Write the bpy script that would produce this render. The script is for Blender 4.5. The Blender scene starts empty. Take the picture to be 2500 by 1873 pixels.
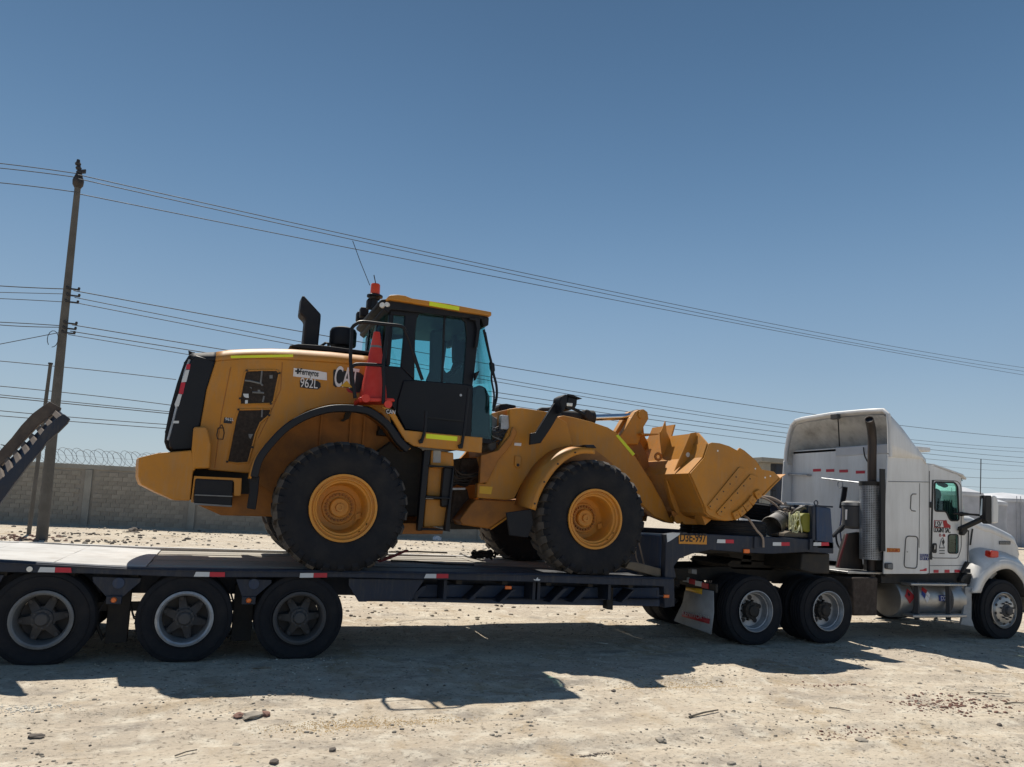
import bpy, math, random
import numpy as np
from mathutils import Vector, Matrix
random.seed(7); rng = np.random.default_rng(7)
S = bpy.context.scene
COL = S.collection
R = math.radians

# ------------------------------------------------------------------ camera
cd = bpy.data.cameras.new('camera'); cam = bpy.data.objects.new('camera', cd); COL.objects.link(cam); S.camera = cam
YAW, PITCH, ROLL = 0.36261, 0.10844, 0.04786
cam.location = (0.18985, -9.38109, 1.87557)
fw = Vector((math.sin(YAW)*math.cos(PITCH), math.cos(YAW)*math.cos(PITCH), math.sin(PITCH)))
r0 = Vector((math.cos(YAW), -math.sin(YAW), 0)); u0 = r0.cross(fw)
rt = math.cos(ROLL)*r0 + math.sin(ROLL)*u0; up = -math.sin(ROLL)*r0 + math.cos(ROLL)*u0
cam.rotation_euler = Matrix((rt, up, -fw)).transposed().to_euler()
cd.sensor_width = 36; cd.lens = 36*1880.4/2500; cd.shift_y = (1029.2-936.5)/2500
cd.clip_start = .1; cd.clip_end = 3000

# ------------------------------------------------------------------ light
SUN_DIR = Vector((0.06, -0.585, -1)).normalized()          # the way the light travels
w = bpy.data.worlds.new('World'); S.world = w; w.use_nodes = True
nt = w.node_tree; bg = nt.nodes['Background']
sky = nt.nodes.new('ShaderNodeTexSky'); sky.sky_type = 'NISHITA'; sky.sun_disc = False
sky.sun_elevation = math.asin(-SUN_DIR.z)
sky.sun_rotation = math.atan2(-SUN_DIR.x, -SUN_DIR.y)
sky.air_density = 1.25; sky.dust_density = 0.25; sky.ozone_density = 2.0; sky.altitude = 0
BG = 0.06
geo = nt.nodes.new('ShaderNodeNewGeometry'); sx_ = nt.nodes.new('ShaderNodeSeparateXYZ'); nt.links.new(geo.outputs['Incoming'], sx_.inputs[0])
neg = nt.nodes.new('ShaderNodeMath'); neg.operation = 'MULTIPLY'; neg.inputs[1].default_value = -1; nt.links.new(sx_.outputs[2], neg.inputs[0])
# dry coastal haze: pale near the horizon all round, deeper blue overhead
rp = nt.nodes.new('ShaderNodeValToRGB'); rp.color_ramp.interpolation = 'B_SPLINE'
for i, (p_, c_) in enumerate([(0, (.43, .53, .60)), (.07, (.38, .49, .585)), (.18, (.25, .378, .53)), (.34, (.125, .245, .415)), (.50, (.066, .148, .275)), (.64, (.044, .104, .20)), (1, (.036, .085, .17))]):
    e_ = rp.color_ramp.elements[i] if i < 2 else rp.color_ramp.elements.new(p_)
    e_.position = p_; e_.color = (*c_, 1)
nt.links.new(neg.outputs[0], rp.inputs[0])
sc_ = nt.nodes.new('ShaderNodeVectorMath'); sc_.operation = 'SCALE'; sc_.inputs['Scale'].default_value = 1/BG; nt.links.new(rp.outputs[0], sc_.inputs[0])
hz_n = nt.nodes.new('ShaderNodeTexNoise'); hz_n.inputs['Scale'].default_value = 1.6; hz_n.inputs['Detail'].default_value = 3; nt.links.new(geo.outputs['Incoming'], hz_n.inputs[0])
hz_r = nt.nodes.new('ShaderNodeMapRange'); hz_r.inputs[3].default_value = .90; hz_r.inputs[4].default_value = 1.10; nt.links.new(hz_n.outputs[0], hz_r.inputs[0])
sc2 = nt.nodes.new('ShaderNodeVectorMath'); sc2.operation = 'SCALE'; nt.links.new(sc_.outputs[0], sc2.inputs[0]); nt.links.new(hz_r.outputs[0], sc2.inputs['Scale'])
mxw = nt.nodes.new('ShaderNodeMix'); mxw.data_type = 'RGBA'; mxw.inputs[0].default_value = .82
nt.links.new(sky.outputs[0], mxw.inputs[6]); nt.links.new(sc2.outputs[0], mxw.inputs[7]); nt.links.new(mxw.outputs[2], bg.inputs[0])
bg.inputs[1].default_value = BG
sd = bpy.data.lights.new('sun', 'SUN'); so = bpy.data.objects.new('sun', sd); COL.objects.link(so)
sd.energy = 5.0; sd.angle = R(.5); sd.color = (1, .94, .84)
so.rotation_euler = SUN_DIR.to_track_quat('-Z', 'Y').to_euler(); so.location = (0, 20, 30)
S.view_settings.view_transform = 'Standard'; S.view_settings.look = 'None'; S.view_settings.exposure = 0.15; S.view_settings.gamma = 1
S.view_settings.use_curve_mapping = False
S.render.engine = 'CYCLES'

# ------------------------------------------------------------------ materials
def mat(name, col, rough=.5, metal=0, dirt=None, edge=0, film=None, amt=.3, scale=3, bump=0, bscale=60, spec=.5, col2=None, streak=False, coat=0):
    m = bpy.data.materials.new(name); m.use_nodes = True
    n = m.node_tree; b = n.nodes['Principled BSDF']; L = n.links.new
    b.inputs['Roughness'].default_value = rough; b.inputs['Metallic'].default_value = metal
    b.inputs['Specular IOR Level'].default_value = spec; b.inputs['Coat Weight'].default_value = coat
    tc = n.nodes.new('ShaderNodeTexCoord'); mp = n.nodes.new('ShaderNodeMapping'); L(tc.outputs['Object'], mp.inputs[0])
    if streak: mp.inputs['Scale'].default_value = (1, 1, .15)
    base = col
    b.inputs['Base Color'].default_value = (*col, 1)
    c2 = dirt or tuple(min(1, x*1.5+.01) for x in col)
    nz = n.nodes.new('ShaderNodeTexNoise'); nz.inputs['Scale'].default_value = scale; nz.inputs['Detail'].default_value = 8; nz.inputs['Roughness'].default_value = .65
    L(mp.outputs[0], nz.inputs[0])
    rp = n.nodes.new('ShaderNodeMapRange'); rp.inputs[1].default_value = .42; rp.inputs[2].default_value = .75; rp.inputs[3].default_value = 0; rp.inputs[4].default_value = amt
    L(nz.outputs[0], rp.inputs[0])
    mx = n.nodes.new('ShaderNodeMix'); mx.data_type = 'RGBA'; mx.inputs[6].default_value = (*col, 1); mx.inputs[7].default_value = (*c2, 1)
    L(rp.outputs[0], mx.inputs[0])
    # broad tone shift
    n2 = n.nodes.new('ShaderNodeTexNoise'); n2.inputs['Scale'].default_value = .9; n2.inputs['Detail'].default_value = 3; L(tc.outputs['Object'], n2.inputs[0])
    r2 = n.nodes.new('ShaderNodeMapRange'); r2.inputs[1].default_value = .3; r2.inputs[2].default_value = .7; r2.inputs[3].default_value = .86; r2.inputs[4].default_value = 1.1
    L(n2.outputs[0], r2.inputs[0])
    ml = n.nodes.new('ShaderNodeVectorMath'); ml.operation = 'SCALE'; L(mx.outputs[2], ml.inputs[0]); L(r2.outputs[0], ml.inputs['Scale'])
    last = ml.outputs[0]
    if edge or film:
        film = film or (.36, .24, .13, .55)
        # dust film lying in streaks and bare, rubbed edges
        mp2 = n.nodes.new('ShaderNodeMapping'); mp2.inputs['Scale'].default_value = (5, 5, .7); L(tc.outputs['Object'], mp2.inputs[0])
        n4 = n.nodes.new('ShaderNodeTexNoise'); n4.inputs['Scale'].default_value = 3.5; n4.inputs['Detail'].default_value = 10; n4.inputs['Roughness'].default_value = .7; L(mp2.outputs[0], n4.inputs[0])
        r4 = n.nodes.new('ShaderNodeMapRange'); r4.inputs[1].default_value = .50; r4.inputs[2].default_value = .80; r4.inputs[4].default_value = film[3]; L(n4.outputs[0], r4.inputs[0])
        m4 = n.nodes.new('ShaderNodeMix'); m4.data_type = 'RGBA'; m4.inputs[7].default_value = (*film[:3], 1); L(last, m4.inputs[6]); L(r4.outputs[0], m4.inputs[0])
        gp_ = n.nodes.new('ShaderNodeNewGeometry'); n5 = n.nodes.new('ShaderNodeTexNoise'); n5.inputs['Scale'].default_value = 14; n5.inputs['Detail'].default_value = 6; L(tc.outputs['Object'], n5.inputs[0])
        r5 = n.nodes.new('ShaderNodeMapRange'); r5.inputs[1].default_value = .515; r5.inputs[2].default_value = .60; L(gp_.outputs['Pointiness'], r5.inputs[0])
        r6 = n.nodes.new('ShaderNodeMapRange'); r6.inputs[1].default_value = .48; r6.inputs[2].default_value = .62; r6.inputs[4].default_value = edge; L(n5.outputs[0], r6.inputs[0])
        mm = n.nodes.new('ShaderNodeMath'); mm.operation = 'MULTIPLY'; L(r5.outputs[0], mm.inputs[0]); L(r6.outputs[0], mm.inputs[1])
        m5 = n.nodes.new('ShaderNodeMix'); m5.data_type = 'RGBA'; m5.inputs[7].default_value = (.16, .13, .11, 1); L(m4.outputs[2], m5.inputs[6]); L(mm.outputs[0], m5.inputs[0]); last = m5.outputs[2]
    L(last, b.inputs['Base Color'])
    rr = n.nodes.new('ShaderNodeMapRange'); rr.inputs[3].default_value = max(.03, rough-.08); rr.inputs[4].default_value = min(1, rough+.2)
    L(nz.outputs[0], rr.inputs[0]); L(rr.outputs[0], b.inputs['Roughness'])
    if bump:
        n3 = n.nodes.new('ShaderNodeTexNoise'); n3.inputs['Scale'].default_value = bscale; n3.inputs['Detail'].default_value = 6; L(tc.outputs['Object'], n3.inputs[0])
        bp = n.nodes.new('ShaderNodeBump'); bp.inputs['Strength'].default_value = bump; bp.inputs['Distance'].default_value = .02
        L(n3.outputs[0], bp.inputs['Height']); L(bp.outputs[0], b.inputs['Normal'])
    return m
def glass_mat(name, tint, mixf=.15, rough=.03):
    m = bpy.data.materials.new(name); m.use_nodes = True; n = m.node_tree; n.nodes.clear(); L = n.links.new
    out = n.nodes.new('ShaderNodeOutputMaterial'); t = n.nodes.new('ShaderNodeBsdfTransparent'); g = n.nodes.new('ShaderNodeBsdfGlossy')
    t.inputs[0].default_value = (*tint, 1); g.inputs['Roughness'].default_value = rough; g.inputs[0].default_value = (.9, .95, 1, 1)
    fr = n.nodes.new('ShaderNodeLayerWeight'); fr.inputs[0].default_value = .5
    pw = n.nodes.new('ShaderNodeMath'); pw.operation = 'POWER'; pw.inputs[1].default_value = 4.5; L(fr.outputs['Facing'], pw.inputs[0])
    ad = n.nodes.new('ShaderNodeMath'); ad.operation = 'MULTIPLY_ADD'; ad.inputs[1].default_value = .7; ad.inputs[2].default_value = .035+mixf; L(pw.outputs[0], ad.inputs[0])
    mx = n.nodes.new('ShaderNodeMixShader'); L(ad.outputs[0], mx.inputs[0]); L(t.outputs[0], mx.inputs[1]); L(g.outputs[0], mx.inputs[2]); L(mx.outputs[0], out.inputs[0])
    return m
DUST = (.30, .24, .17)
M = {}
M['yellow'] = mat('loader_paint', (.53, .222, .024), .45, dirt=(.34, .19, .075), amt=.6, scale=2.2, bump=.03, bscale=30, spec=.35, edge=.12)
M['ochre'] = mat('ochre_sand', (.52, .36, .17), .95, amt=.3)
M['yellow_rim'] = mat('rim_paint', (.62, .262, .030), .5, dirt=(.36, .22, .10), amt=.5, scale=5)
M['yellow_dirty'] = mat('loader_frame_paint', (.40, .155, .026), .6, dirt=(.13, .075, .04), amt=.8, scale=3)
M['black'] = mat('black_paint', (.0055, .007, .012), .4, dirt=(.022, .022, .025), amt=.4, scale=3, spec=.3)
M['black_matt'] = mat('black_plastic', (.009, .011, .017), .6, dirt=(.04, .038, .036), amt=.4, scale=4, spec=.3)
M['dark'] = mat('grimy_steel', (.02, .019, .019), .7, dirt=(.07, .055, .04), amt=.6, scale=7)
M['rubber'] = mat('tyre_rubber', (.0125, .014, .019), .8, dirt=(.045, .042, .04), amt=.55, scale=4, bump=.15, bscale=40, spec=.3)
M['tread'] = mat('dusty_tread', (.10, .092, .086), .9, dirt=(.16, .13, .10), amt=.6, scale=9, bump=.2, spec=.2)
M['blue'] = mat('trailer_blue', (.010, .038, .105), .5, dirt=(.06, .06, .065), amt=.6, scale=3, bump=.05, film=(.10, .088, .075, .5))
M['navy'] = mat('trailer_navy', (.008, .018, .042), .55, dirt=(.04, .036, .035), amt=.6, scale=4, bump=.05, film=(.10, .088, .075, .55))
M['plank_shaded'] = mat('deck_steel_shaded', (.055, .06, .07), .6, dirt=(.16, .155, .15), amt=.6, scale=3, bump=.15, bscale=25)  # dark steel tone with the loader's shade put into the colour
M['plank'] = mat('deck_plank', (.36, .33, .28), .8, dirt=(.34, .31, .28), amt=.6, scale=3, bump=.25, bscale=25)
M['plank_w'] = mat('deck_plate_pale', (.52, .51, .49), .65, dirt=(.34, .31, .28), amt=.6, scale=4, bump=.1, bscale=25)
M['white'] = mat('cab_white', (.74, .74, .74), .35, dirt=(.40, .38, .35), amt=.45, scale=2.5, streak=True, coat=.2, film=(.42, .38, .33, .28))
M['white_in'] = mat('fairing_inner', (.55, .54, .51), .8, dirt=(.12, .11, .10), amt=.7, scale=3)
M['trim'] = mat('rubber_trim', (.015, .015, .016), .6)
M['seam'] = mat('seam_grey', (.12, .12, .12), .7)
M['alu'] = mat('aluminium', (.42, .42, .42), .38, .85, dirt=(.25, .23, .2), amt=.5, scale=5)
M['steelrim'] = mat('rim_steel', (.42, .44, .47), .45, .5, dirt=(.16, .14, .12), amt=.6, scale=8)
M['rim_grey'] = mat('rim_dusty', (.20, .21, .22), .6, .2, dirt=(.12, .10, .09), amt=.6, scale=6)
M['rim_dark'] = mat('rim_dark', (.075, .075, .08), .75, .1, dirt=(.12, .105, .09), amt=.6, scale=6)
M['chrome'] = mat('chrome_rod', (.7, .7, .72), .15, 1)
M['rust'] = mat('rusty_pipe', (.045, .04, .038), .55, .5, dirt=(.13, .09, .07), amt=.7, scale=6, streak=True)
M['ramp_rust'] = mat('ramp_rust', (.095, .075, .065), .8, dirt=(.22, .17, .13), amt=.7, scale=5)
M['orange'] = mat('cone_orange', (.62, .035, .020), .5, dirt=(.7, .12, .09), amt=.4, scale=5)
M['lens_red'] = mat('red_lens', (.65, .03, .01), .25, spec=.7)
M['beacon'] = mat('beacon_orange', (.75, .07, .008), .3, spec=.6, amt=.1)
M['lens_amber'] = mat('amber_lens', (.85, .16, .01), .25, spec=.7)
M['lens_clear'] = mat('clear_lens', (.75, .75, .72), .15, spec=.8)
M['tape_y'] = mat('tape_yellow', (.72, .80, .02), .35, amt=.1)
M['tape_w'] = mat('tape_white', (.62, .65, .68), .4, amt=.2)
M['tape_r'] = mat('tape_red', (.50, .012, .035), .4, amt=.2)
M['decal_w'] = mat('decal_white', (.75, .72, .72), .5, amt=.1)
M['decal_k'] = mat('decal_black', (.01, .01, .014), .5, amt=.1)
M['decal_y'] = mat('decal_yellow', (.72, .42, .03), .5, amt=.1)
M['decal_r'] = mat('decal_red', (.38, .02, .025), .5, amt=.2)
M['decal_b'] = mat('decal_blue', (.02, .04, .22), .5, amt=.1)
M['plate'] = mat('plate_orange', (.60, .26, .03), .5, amt=.2)
M['cable'] = mat('cable_black', (.03, .03, .034), .7)
M['concrete'] = mat('concrete', (.30, .285, .25), .9, dirt=(.20, .19, .17), amt=.6, scale=2, bump=.15, bscale=20)
M['pole'] = mat('pole_concrete', (.10, .093, .082), .9, dirt=(.16, .15, .14), amt=.6, scale=2, bump=.1)
for i, c in enumerate([(.31, .28, .235), (.33, .30, .25), (.29, .262, .22), (.35, .315, .265)]):
    M['block%d' % i] = mat('wall_block_%d' % i, c, .95, dirt=tuple(x*.7 for x in c), amt=.6, scale=6, bump=.3, bscale=30)
M['mortar'] = mat('mortar', (.27, .245, .21), .95)
M['tank_w'] = mat('tank_white', (.58, .59, .62), .6, dirt=(.4, .4, .4), amt=.3, scale=.6)
M['tank_side'] = mat('tank_side', (.42, .43, .47), .6, dirt=(.3, .3, .3), amt=.3, scale=.5)
M['wire'] = mat('wire_dark', (.05, .052, .058), .6)
M['razor'] = mat('razor_wire', (.25, .25, .25), .4, .6)
M['stone'] = mat('stone_grey', (.34, .30, .245), .95, dirt=(.12, .10, .085), amt=.7, scale=20)
M['stone_d'] = mat('stone_dark', (.12, .10, .085), .95, dirt=(.14, .12, .10), amt=.6, scale=20)
M['brickbit'] = mat('brick_rubble', (.20, .10, .075), .95, dirt=(.28, .2, .16), amt=.7, scale=20)
M['pale'] = mat('pale_chips', (.62, .58, .50), .9, amt=.3, scale=10)
M['wood'] = mat('old_timber', (.13, .11, .085), .85, dirt=(.22, .19, .15), amt=.6, scale=6, bump=.2)
M['rope'] = mat('rope_tan', (.34, .27, .22), .9, amt=.3, scale=12)
M['rope_w'] = mat('rope_pale', (.55, .56, .36), .9, amt=.3, scale=12)
M['strap'] = mat('strap_maroon', (.12, .015, .02), .7, amt=.4)
M['jerry'] = mat('jerry_yellow', (.17, .17, .015), .55, amt=.4)
M['bucket_m'] = mat('bucket_metal', (.28, .27, .26), .5, .5, dirt=(.12, .1, .09), amt=.7, scale=6)
M['seat'] = mat('seat_fabric', (.015, .02, .025), .8)
M['mudflap'] = mat('mudflap_grey', (.40, .41, .42), .6, dirt=(.16, .15, .14), amt=.6, scale=4)
M['engine'] = mat('engine_grime', (.045, .032, .025), .8, dirt=(.11, .085, .07), amt=.8, scale=14, bump=.4, bscale=40)
M['mesh'] = mat('mesh_screen', (.020, .014, .011), .85, dirt=(.075, .055, .045), amt=.6, scale=25)
M['glass'] = glass_mat('cab_glass', (.70, .93, .93), .0)
M['glass_d'] = glass_mat('cab_glass_dark', (.4, .5, .52), .02)
M['glass_t'] = glass_mat('truck_glass', (.76, .95, .90), .0)
M['mirror'] = mat('mirror_glass', (.35, .37, .4), .05, 1, amt=.05)

# ------------------------------------------------------------------ mesh helpers
class MB:
    def __init__(s): s.v = []; s.f = []
    def add(s, v, f):
        o = len(s.v); s.v += [tuple(p) for p in v]; s.f += [tuple(i+o for i in q) for q in f]; return s
    def box(s, x0, x1, y0, y1, z0, z1):
        return s.add([(x0,y0,z0),(x1,y0,z0),(x1,y1,z0),(x0,y1,z0),(x0,y0,z1),(x1,y0,z1),(x1,y1,z1),(x0,y1,z1)],
                     [(0,3,2,1),(4,5,6,7),(0,1,5,4),(1,2,6,5),(2,3,7,6),(3,0,4,7)])
    def obox(s, c, ax, ay, az):           # centre and three half-axis vectors
        c, ax, ay, az = map(Vector, (c, ax, ay, az)); v = []
        for k in (-1, 1):
            for i, j in ((-1,-1),(1,-1),(1,1),(-1,1)): v.append(c+ax*i+ay*j+az*k)
        return s.add(v, [(0,3,2,1),(4,5,6,7),(0,1,5,4),(1,2,6,5),(2,3,7,6),(3,0,4,7)])
    def prism(s, pts, y0, y1):            # outline in (x, z), depth along y
        a = sum(pts[i][0]*pts[(i+1) % len(pts)][1]-pts[(i+1) % len(pts)][0]*pts[i][1] for i in range(len(pts)))
        if a < 0: pts = pts[::-1]
        n = len(pts)
        return s.add([(x, y0, z) for x, z in pts]+[(x, y1, z) for x, z in pts],
                     [tuple(range(n)), tuple(range(2*n-1, n-1, -1))]+[(i, i+n, (i+1) % n+n, (i+1) % n) for i in range(n)])
    def tube(s, pts, r, seg=8, r1=None, cap=True):
        pts = [Vector(p) for p in pts]; n = len(pts); v = []; f = []; prev = None
        for i, p in enumerate(pts):
            t = (pts[min(i+1, n-1)]-pts[max(i-1, 0)]).normalized()
            if prev is None: a = t.orthogonal().normalized()
            else: a = (prev-t*prev.dot(t)).normalized()
            prev = a; b = t.cross(a); rad = r if r1 is None else r+(r1-r)*i/(n-1)
            for k in range(seg):
                q = 2*math.pi*k/seg; v.append(p+a*math.cos(q)*rad+b*math.sin(q)*rad)
        for i in range(n-1):
            for k in range(seg):
                k2 = (k+1) % seg; f.append((i*seg+k, i*seg+k2, (i+1)*seg+k2, (i+1)*seg+k))
        if cap: f.append(tuple(range(seg-1, -1, -1))); f.append(tuple(range((n-1)*seg, n*seg)))
        return s.add(v, f)
    def rev(s, prof, c=(0,0,0), ax=(0,-1,0), seg=32, closed=False):   # profile (radius, distance along axis)
        ax = Vector(ax).normalized(); a = ax.orthogonal().normalized(); b = ax.cross(a); c = Vector(c); v = []; f = []; n = len(prof)
        for k in range(seg):
            q = 2*math.pi*k/seg; d = a*math.cos(q)+b*math.sin(q)
            for r, t in prof: v.append(c+d*r+ax*t)
        m = n if closed else n-1
        for k in range(seg):
            k2 = (k+1) % seg
            for i in range(m):
                j = (i+1) % n; f.append((k*n+i, k*n+j, k2*n+j, k2*n+i))
        return s.add(v, f)
    def disc(s, c, ax, r, h, seg=16): return s.rev([(0, 0), (r, 0), (r, h), (0, h)], c, ax, seg)
    def sheet(s, A, B):                   # ruled sheet between two polylines
        n = len(A); return s.add(list(A)+list(B), [(i, i+1, n+i+1, n+i) for i in range(n-1)])
    def moved(s, d): s.v = [(x+d[0], y+d[1], z+d[2]) for x, y, z in s.v]; return s
    def turned(s, ang, c, axis='Y'):
        m = Matrix.Translation(c) @ Matrix.Rotation(ang, 4, axis) @ Matrix.Translation(-Vector(c)); s.v = [tuple(m @ Vector(q)) for q in s.v]; return s
    def mesh(s, name):
        me = bpy.data.meshes.new(name); me.from_pydata(s.v, [], s.f); me.validate(); me.update(); return me
def finish(me, smooth=35):
    me.polygons.foreach_set('use_smooth', [True]*len(me.polygons)); me.set_sharp_from_angle(angle=R(smooth))
def world(o):
    m = Matrix.Translation(o.location)
    return m if o.parent is None else world(o.parent) @ o.matrix_parent_inverse @ m
def obj(name, mb, m, parent=None, bevel=0, solid=0, smooth=35, label=None, kind=None, recalc=True):
    me = mb if isinstance(mb, bpy.types.Mesh) else mb.mesh(name)
    if recalc and not isinstance(mb, bpy.types.Mesh):
        import bmesh
        bm = bmesh.new(); bm.from_mesh(me); bmesh.ops.recalc_face_normals(bm, faces=bm.faces); bm.to_mesh(me); bm.free()
    if not me.materials: me.materials.append(M[m])
    finish(me, smooth) if smooth else me.polygons.foreach_set('use_smooth', [False]*len(me.polygons))
    o = bpy.data.objects.new(name, me); COL.objects.link(o)
    if parent is not None:
        o.parent = parent; o.matrix_parent_inverse = world(parent).inverted()
    if solid:
        q = o.modifiers.new('solid', 'SOLIDIFY'); q.thickness = solid; q.offset = 0
    if bevel:
        q = o.modifiers.new('bevel', 'BEVEL'); q.width = bevel; q.segments = 2; q.limit_method = 'ANGLE'; q.angle_limit = R(40); q.harden_normals = False
    if label: o['label'] = label
    if kind: o['kind'] = kind
    return o
def tag(o, label, cat, group=None):
    o['label'] = label; o['category'] = cat
    if group: o['group'] = group
    return o
def thing(name, label, cat, loc=(0,0,0), group=None):
    o = bpy.data.objects.new(name, None); COL.objects.link(o); o.location = loc; o.empty_display_size = .3
    return tag(o, label, cat, group)
def node(name, parent, loc):              # an assembly part (empty) under a thing
    o = bpy.data.objects.new(name, None); COL.objects.link(o); o.empty_display_size = .2
    o.location = Vector(loc)-parent.location; o.parent = parent
    return o
def leaf(name, me, parent, m=None, loc=(0,0,0), rot=(0,0,0)):   # mesh in the parent's own space
    if me.materials: pass
    else: me.materials.append(M[m])
    o = bpy.data.objects.new(name, me); COL.objects.link(o); o.parent = parent; o.location = loc; o.rotation_euler = rot
    return o
def lettering(text, x, z, y, size, m, parent, width=None, name='lettering', rot=0, shear=0, depth=.003, bold=0):
    cu = bpy.data.curves.new(name, 'FONT'); cu.body = text; cu.size = size; cu.extrude = depth; cu.offset = bold; cu.shear = shear
    cu.align_x = 'LEFT'; cu.align_y = 'BOTTOM_BASELINE'
    t = bpy.data.objects.new(name, cu); COL.objects.link(t)
    bpy.context.view_layer.update()
    me = bpy.data.meshes.new_from_object(t.evaluated_get(bpy.context.evaluated_depsgraph_get()))
    bpy.data.objects.remove(t); n = len(me.vertices); co = np.zeros(n*3); me.vertices.foreach_get('co', co); co = co.reshape(-1, 3)
    if n and width: co[:, 0] *= width/max(1e-6, co[:, 0].max()-co[:, 0].min())
    if n: co[:, 0] -= co[:, 0].min()
    c, s_ = math.cos(rot), math.sin(rot)
    new = np.stack([x+co[:, 0]*c-co[:, 1]*s_, y-co[:, 2], z+co[:, 0]*s_+co[:, 1]*c], 1)
    me.vertices.foreach_set('co', new.ravel()); me.materials.clear(); me.materials.append(M[m]); me.update()
    return obj(name, me, m, parent, smooth=20)
def arc_pts(cx, cz, r, a0, a1, n): return [(cx+r*math.cos(R(a0+(a1-a0)*i/n)), cz+r*math.sin(R(a0+(a1-a0)*i/n))) for i in range(n+1)]
def rrect(x0, x1, z0, z1, r, n=4):
    return arc_pts(x1-r, z1-r, r, 0, 90, n)+arc_pts(x0+r, z1-r, r, 90, 180, n)+arc_pts(x0+r, z0+r, r, 180, 270, n)+arc_pts(x1-r, z0+r, r, 270, 360, n)
def ring_prism(outer, inner, y0, y1):     # frame between two outlines with the same number of points
    mb = MB(); n = len(outer); v = []
    for y in (y0, y1):
        v += [(x, y, z) for x, z in outer]+[(x, y, z) for x, z in inner]
    f = []
    for i in range(n):
        j = (i+1) % n
        f += [(i, j, n+j, n+i), (2*n+i, 3*n+i, 3*n+j, 2*n+j), (i, 2*n+i, 2*n+j, j), (n+i, n+j, 3*n+j, 3*n+i)]
    return mb.add(v, f)
def holed(outer, *holes):               # outline with windows cut through, joined by slits
    def area(q): return sum(q[i][0]*q[(i+1) % len(q)][1]-q[(i+1) % len(q)][0]*q[i][1] for i in range(len(q)))
    o = list(outer) if area(outer) > 0 else list(outer)[::-1]
    for h in holes:
        h = list(h) if area(h) < 0 else list(h)[::-1]
        i, j = min(((i, j) for i in range(len(o)) for j in range(len(h))), key=lambda q: (o[q[0]][0]-h[q[1]][0])**2+(o[q[0]][1]-h[q[1]][1])**2)
        o = o[:i+1]+h[j:]+h[:j+1]+o[i:]
    return o
def rounded(pts, r, n=4):
    out = []; N = len(pts)
    for i in range(N):
        p, a, b = Vector(pts[i]), Vector(pts[i-1]), Vector(pts[(i+1) % N]); u = (a-p).normalized(); v = (b-p).normalized(); d = min(r, (a-p).length*.45, (b-p).length*.45)
        s, e = p+u*d, p+v*d
        for k in range(n+1):
            t = k/n; q = s*(1-t)**2+p*2*t*(1-t)+e*t*t; out.append((q.x, q.y))
    return out
def shrink(pts, d):
    cx = sum(p[0] for p in pts)/len(pts); cz = sum(p[1] for p in pts)/len(pts)
    out = []
    for x, z in pts:
        l = math.hypot(x-cx, z-cz); k = max(0, (l-d)/l); out.append((cx+(x-cx)*k, cz+(z-cz)*k))
    return out

# ================================================================== GROUND
def vnoise(x, y, seed=0):
    xi = np.floor(x).astype(np.int64); yi = np.floor(y).astype(np.int64); fx = x-xi; fy = y-yi
    fx = fx*fx*(3-2*fx); fy = fy*fy*(3-2*fy)
    def h(a, b):
        n = (a*374761393+b*668265263+seed*974711) & 0xffffffff
        n = ((n ^ (n >> 13))*1274126177) & 0xffffffff
        return ((n ^ (n >> 16)) & 0xffff)/65535.0
    return (h(xi, yi)*(1-fx)+h(xi+1, yi)*fx)*(1-fy)+(h(xi, yi+1)*(1-fx)+h(xi+1, yi+1)*fx)*fy
def ground_z(x, y):
    x = np.asarray(x, float); y = np.asarray(y, float)
    near = np.clip(1-np.hypot((x-3)/60, (y-5)/60), 0, 1)
    z = (vnoise(x*.35, y*.5, 1)-.5)*.05+(vnoise(x*1.3, y*1.7, 2)-.5)*.025+(vnoise(x*5, y*6, 3)-.5)*.014+(vnoise(x*14, y*15, 4)-.5)*.008
    w1 = .35*np.sin(x*.21+.8)+.2*np.sin(x*.5)
    for y0, dp in ((-2.3, .032), (-4.25, .030), (-3.2, .016), (-5.2, .020)):
        d = np.abs(y-(y0+w1)); z = z-dp*np.exp(-(d/.17)**2)*(.7+.3*vnoise(x*2, y*0, 9))+dp*.5*np.exp(-((d-.28)/.10)**2)
    return z*near-.004
def spaced(lo, hi, step, far, k=1.18):
    c = list(np.arange(lo, hi, step)); s = step; a = c[-1]; b = c[0]; L = []; Rr = []
    while a < far: s *= k; a += s; Rr.append(a)
    s = step
    while b > -far: s *= k; b -= s; L.append(b)
    return np.array(L[::-1]+c+Rr)
gx = spaced(-5, 15, .05, 1500); gy = spaced(-6.5, 3.5, .045, 1500)
GX, GY = np.meshgrid(gx, gy); GZ = ground_z(GX, GY)
me = bpy.data.meshes.new('ground'); ny, nx = GX.shape
me.vertices.add(nx*ny); me.vertices.foreach_set('co', np.stack([GX, GY, GZ], -1).ravel())
i = (np.arange(ny-1)[:, None]*nx+np.arange(nx-1)[None]).ravel(); q = np.stack([i, i+1, i+1+nx, i+nx], 1)
me.loops.add(q.size); me.loops.foreach_set('vertex_index', q.ravel().astype(np.int32))
me.polygons.add(len(q)); me.polygons.foreach_set('loop_start', np.arange(0, q.size, 4).astype(np.int32)); me.polygons.foreach_set('use_smooth', [True]*len(q))
me.update(); me.validate()
gm = bpy.data.materials.new('desert_ground'); gm.use_nodes = True; n = gm.node_tree; b = n.nodes['Principled BSDF']; L = n.links.new
b.inputs['Roughness'].default_value = .95; b.inputs['Specular IOR Level'].default_value = .2
tc = n.nodes.new('ShaderNodeTexCoord')
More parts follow.
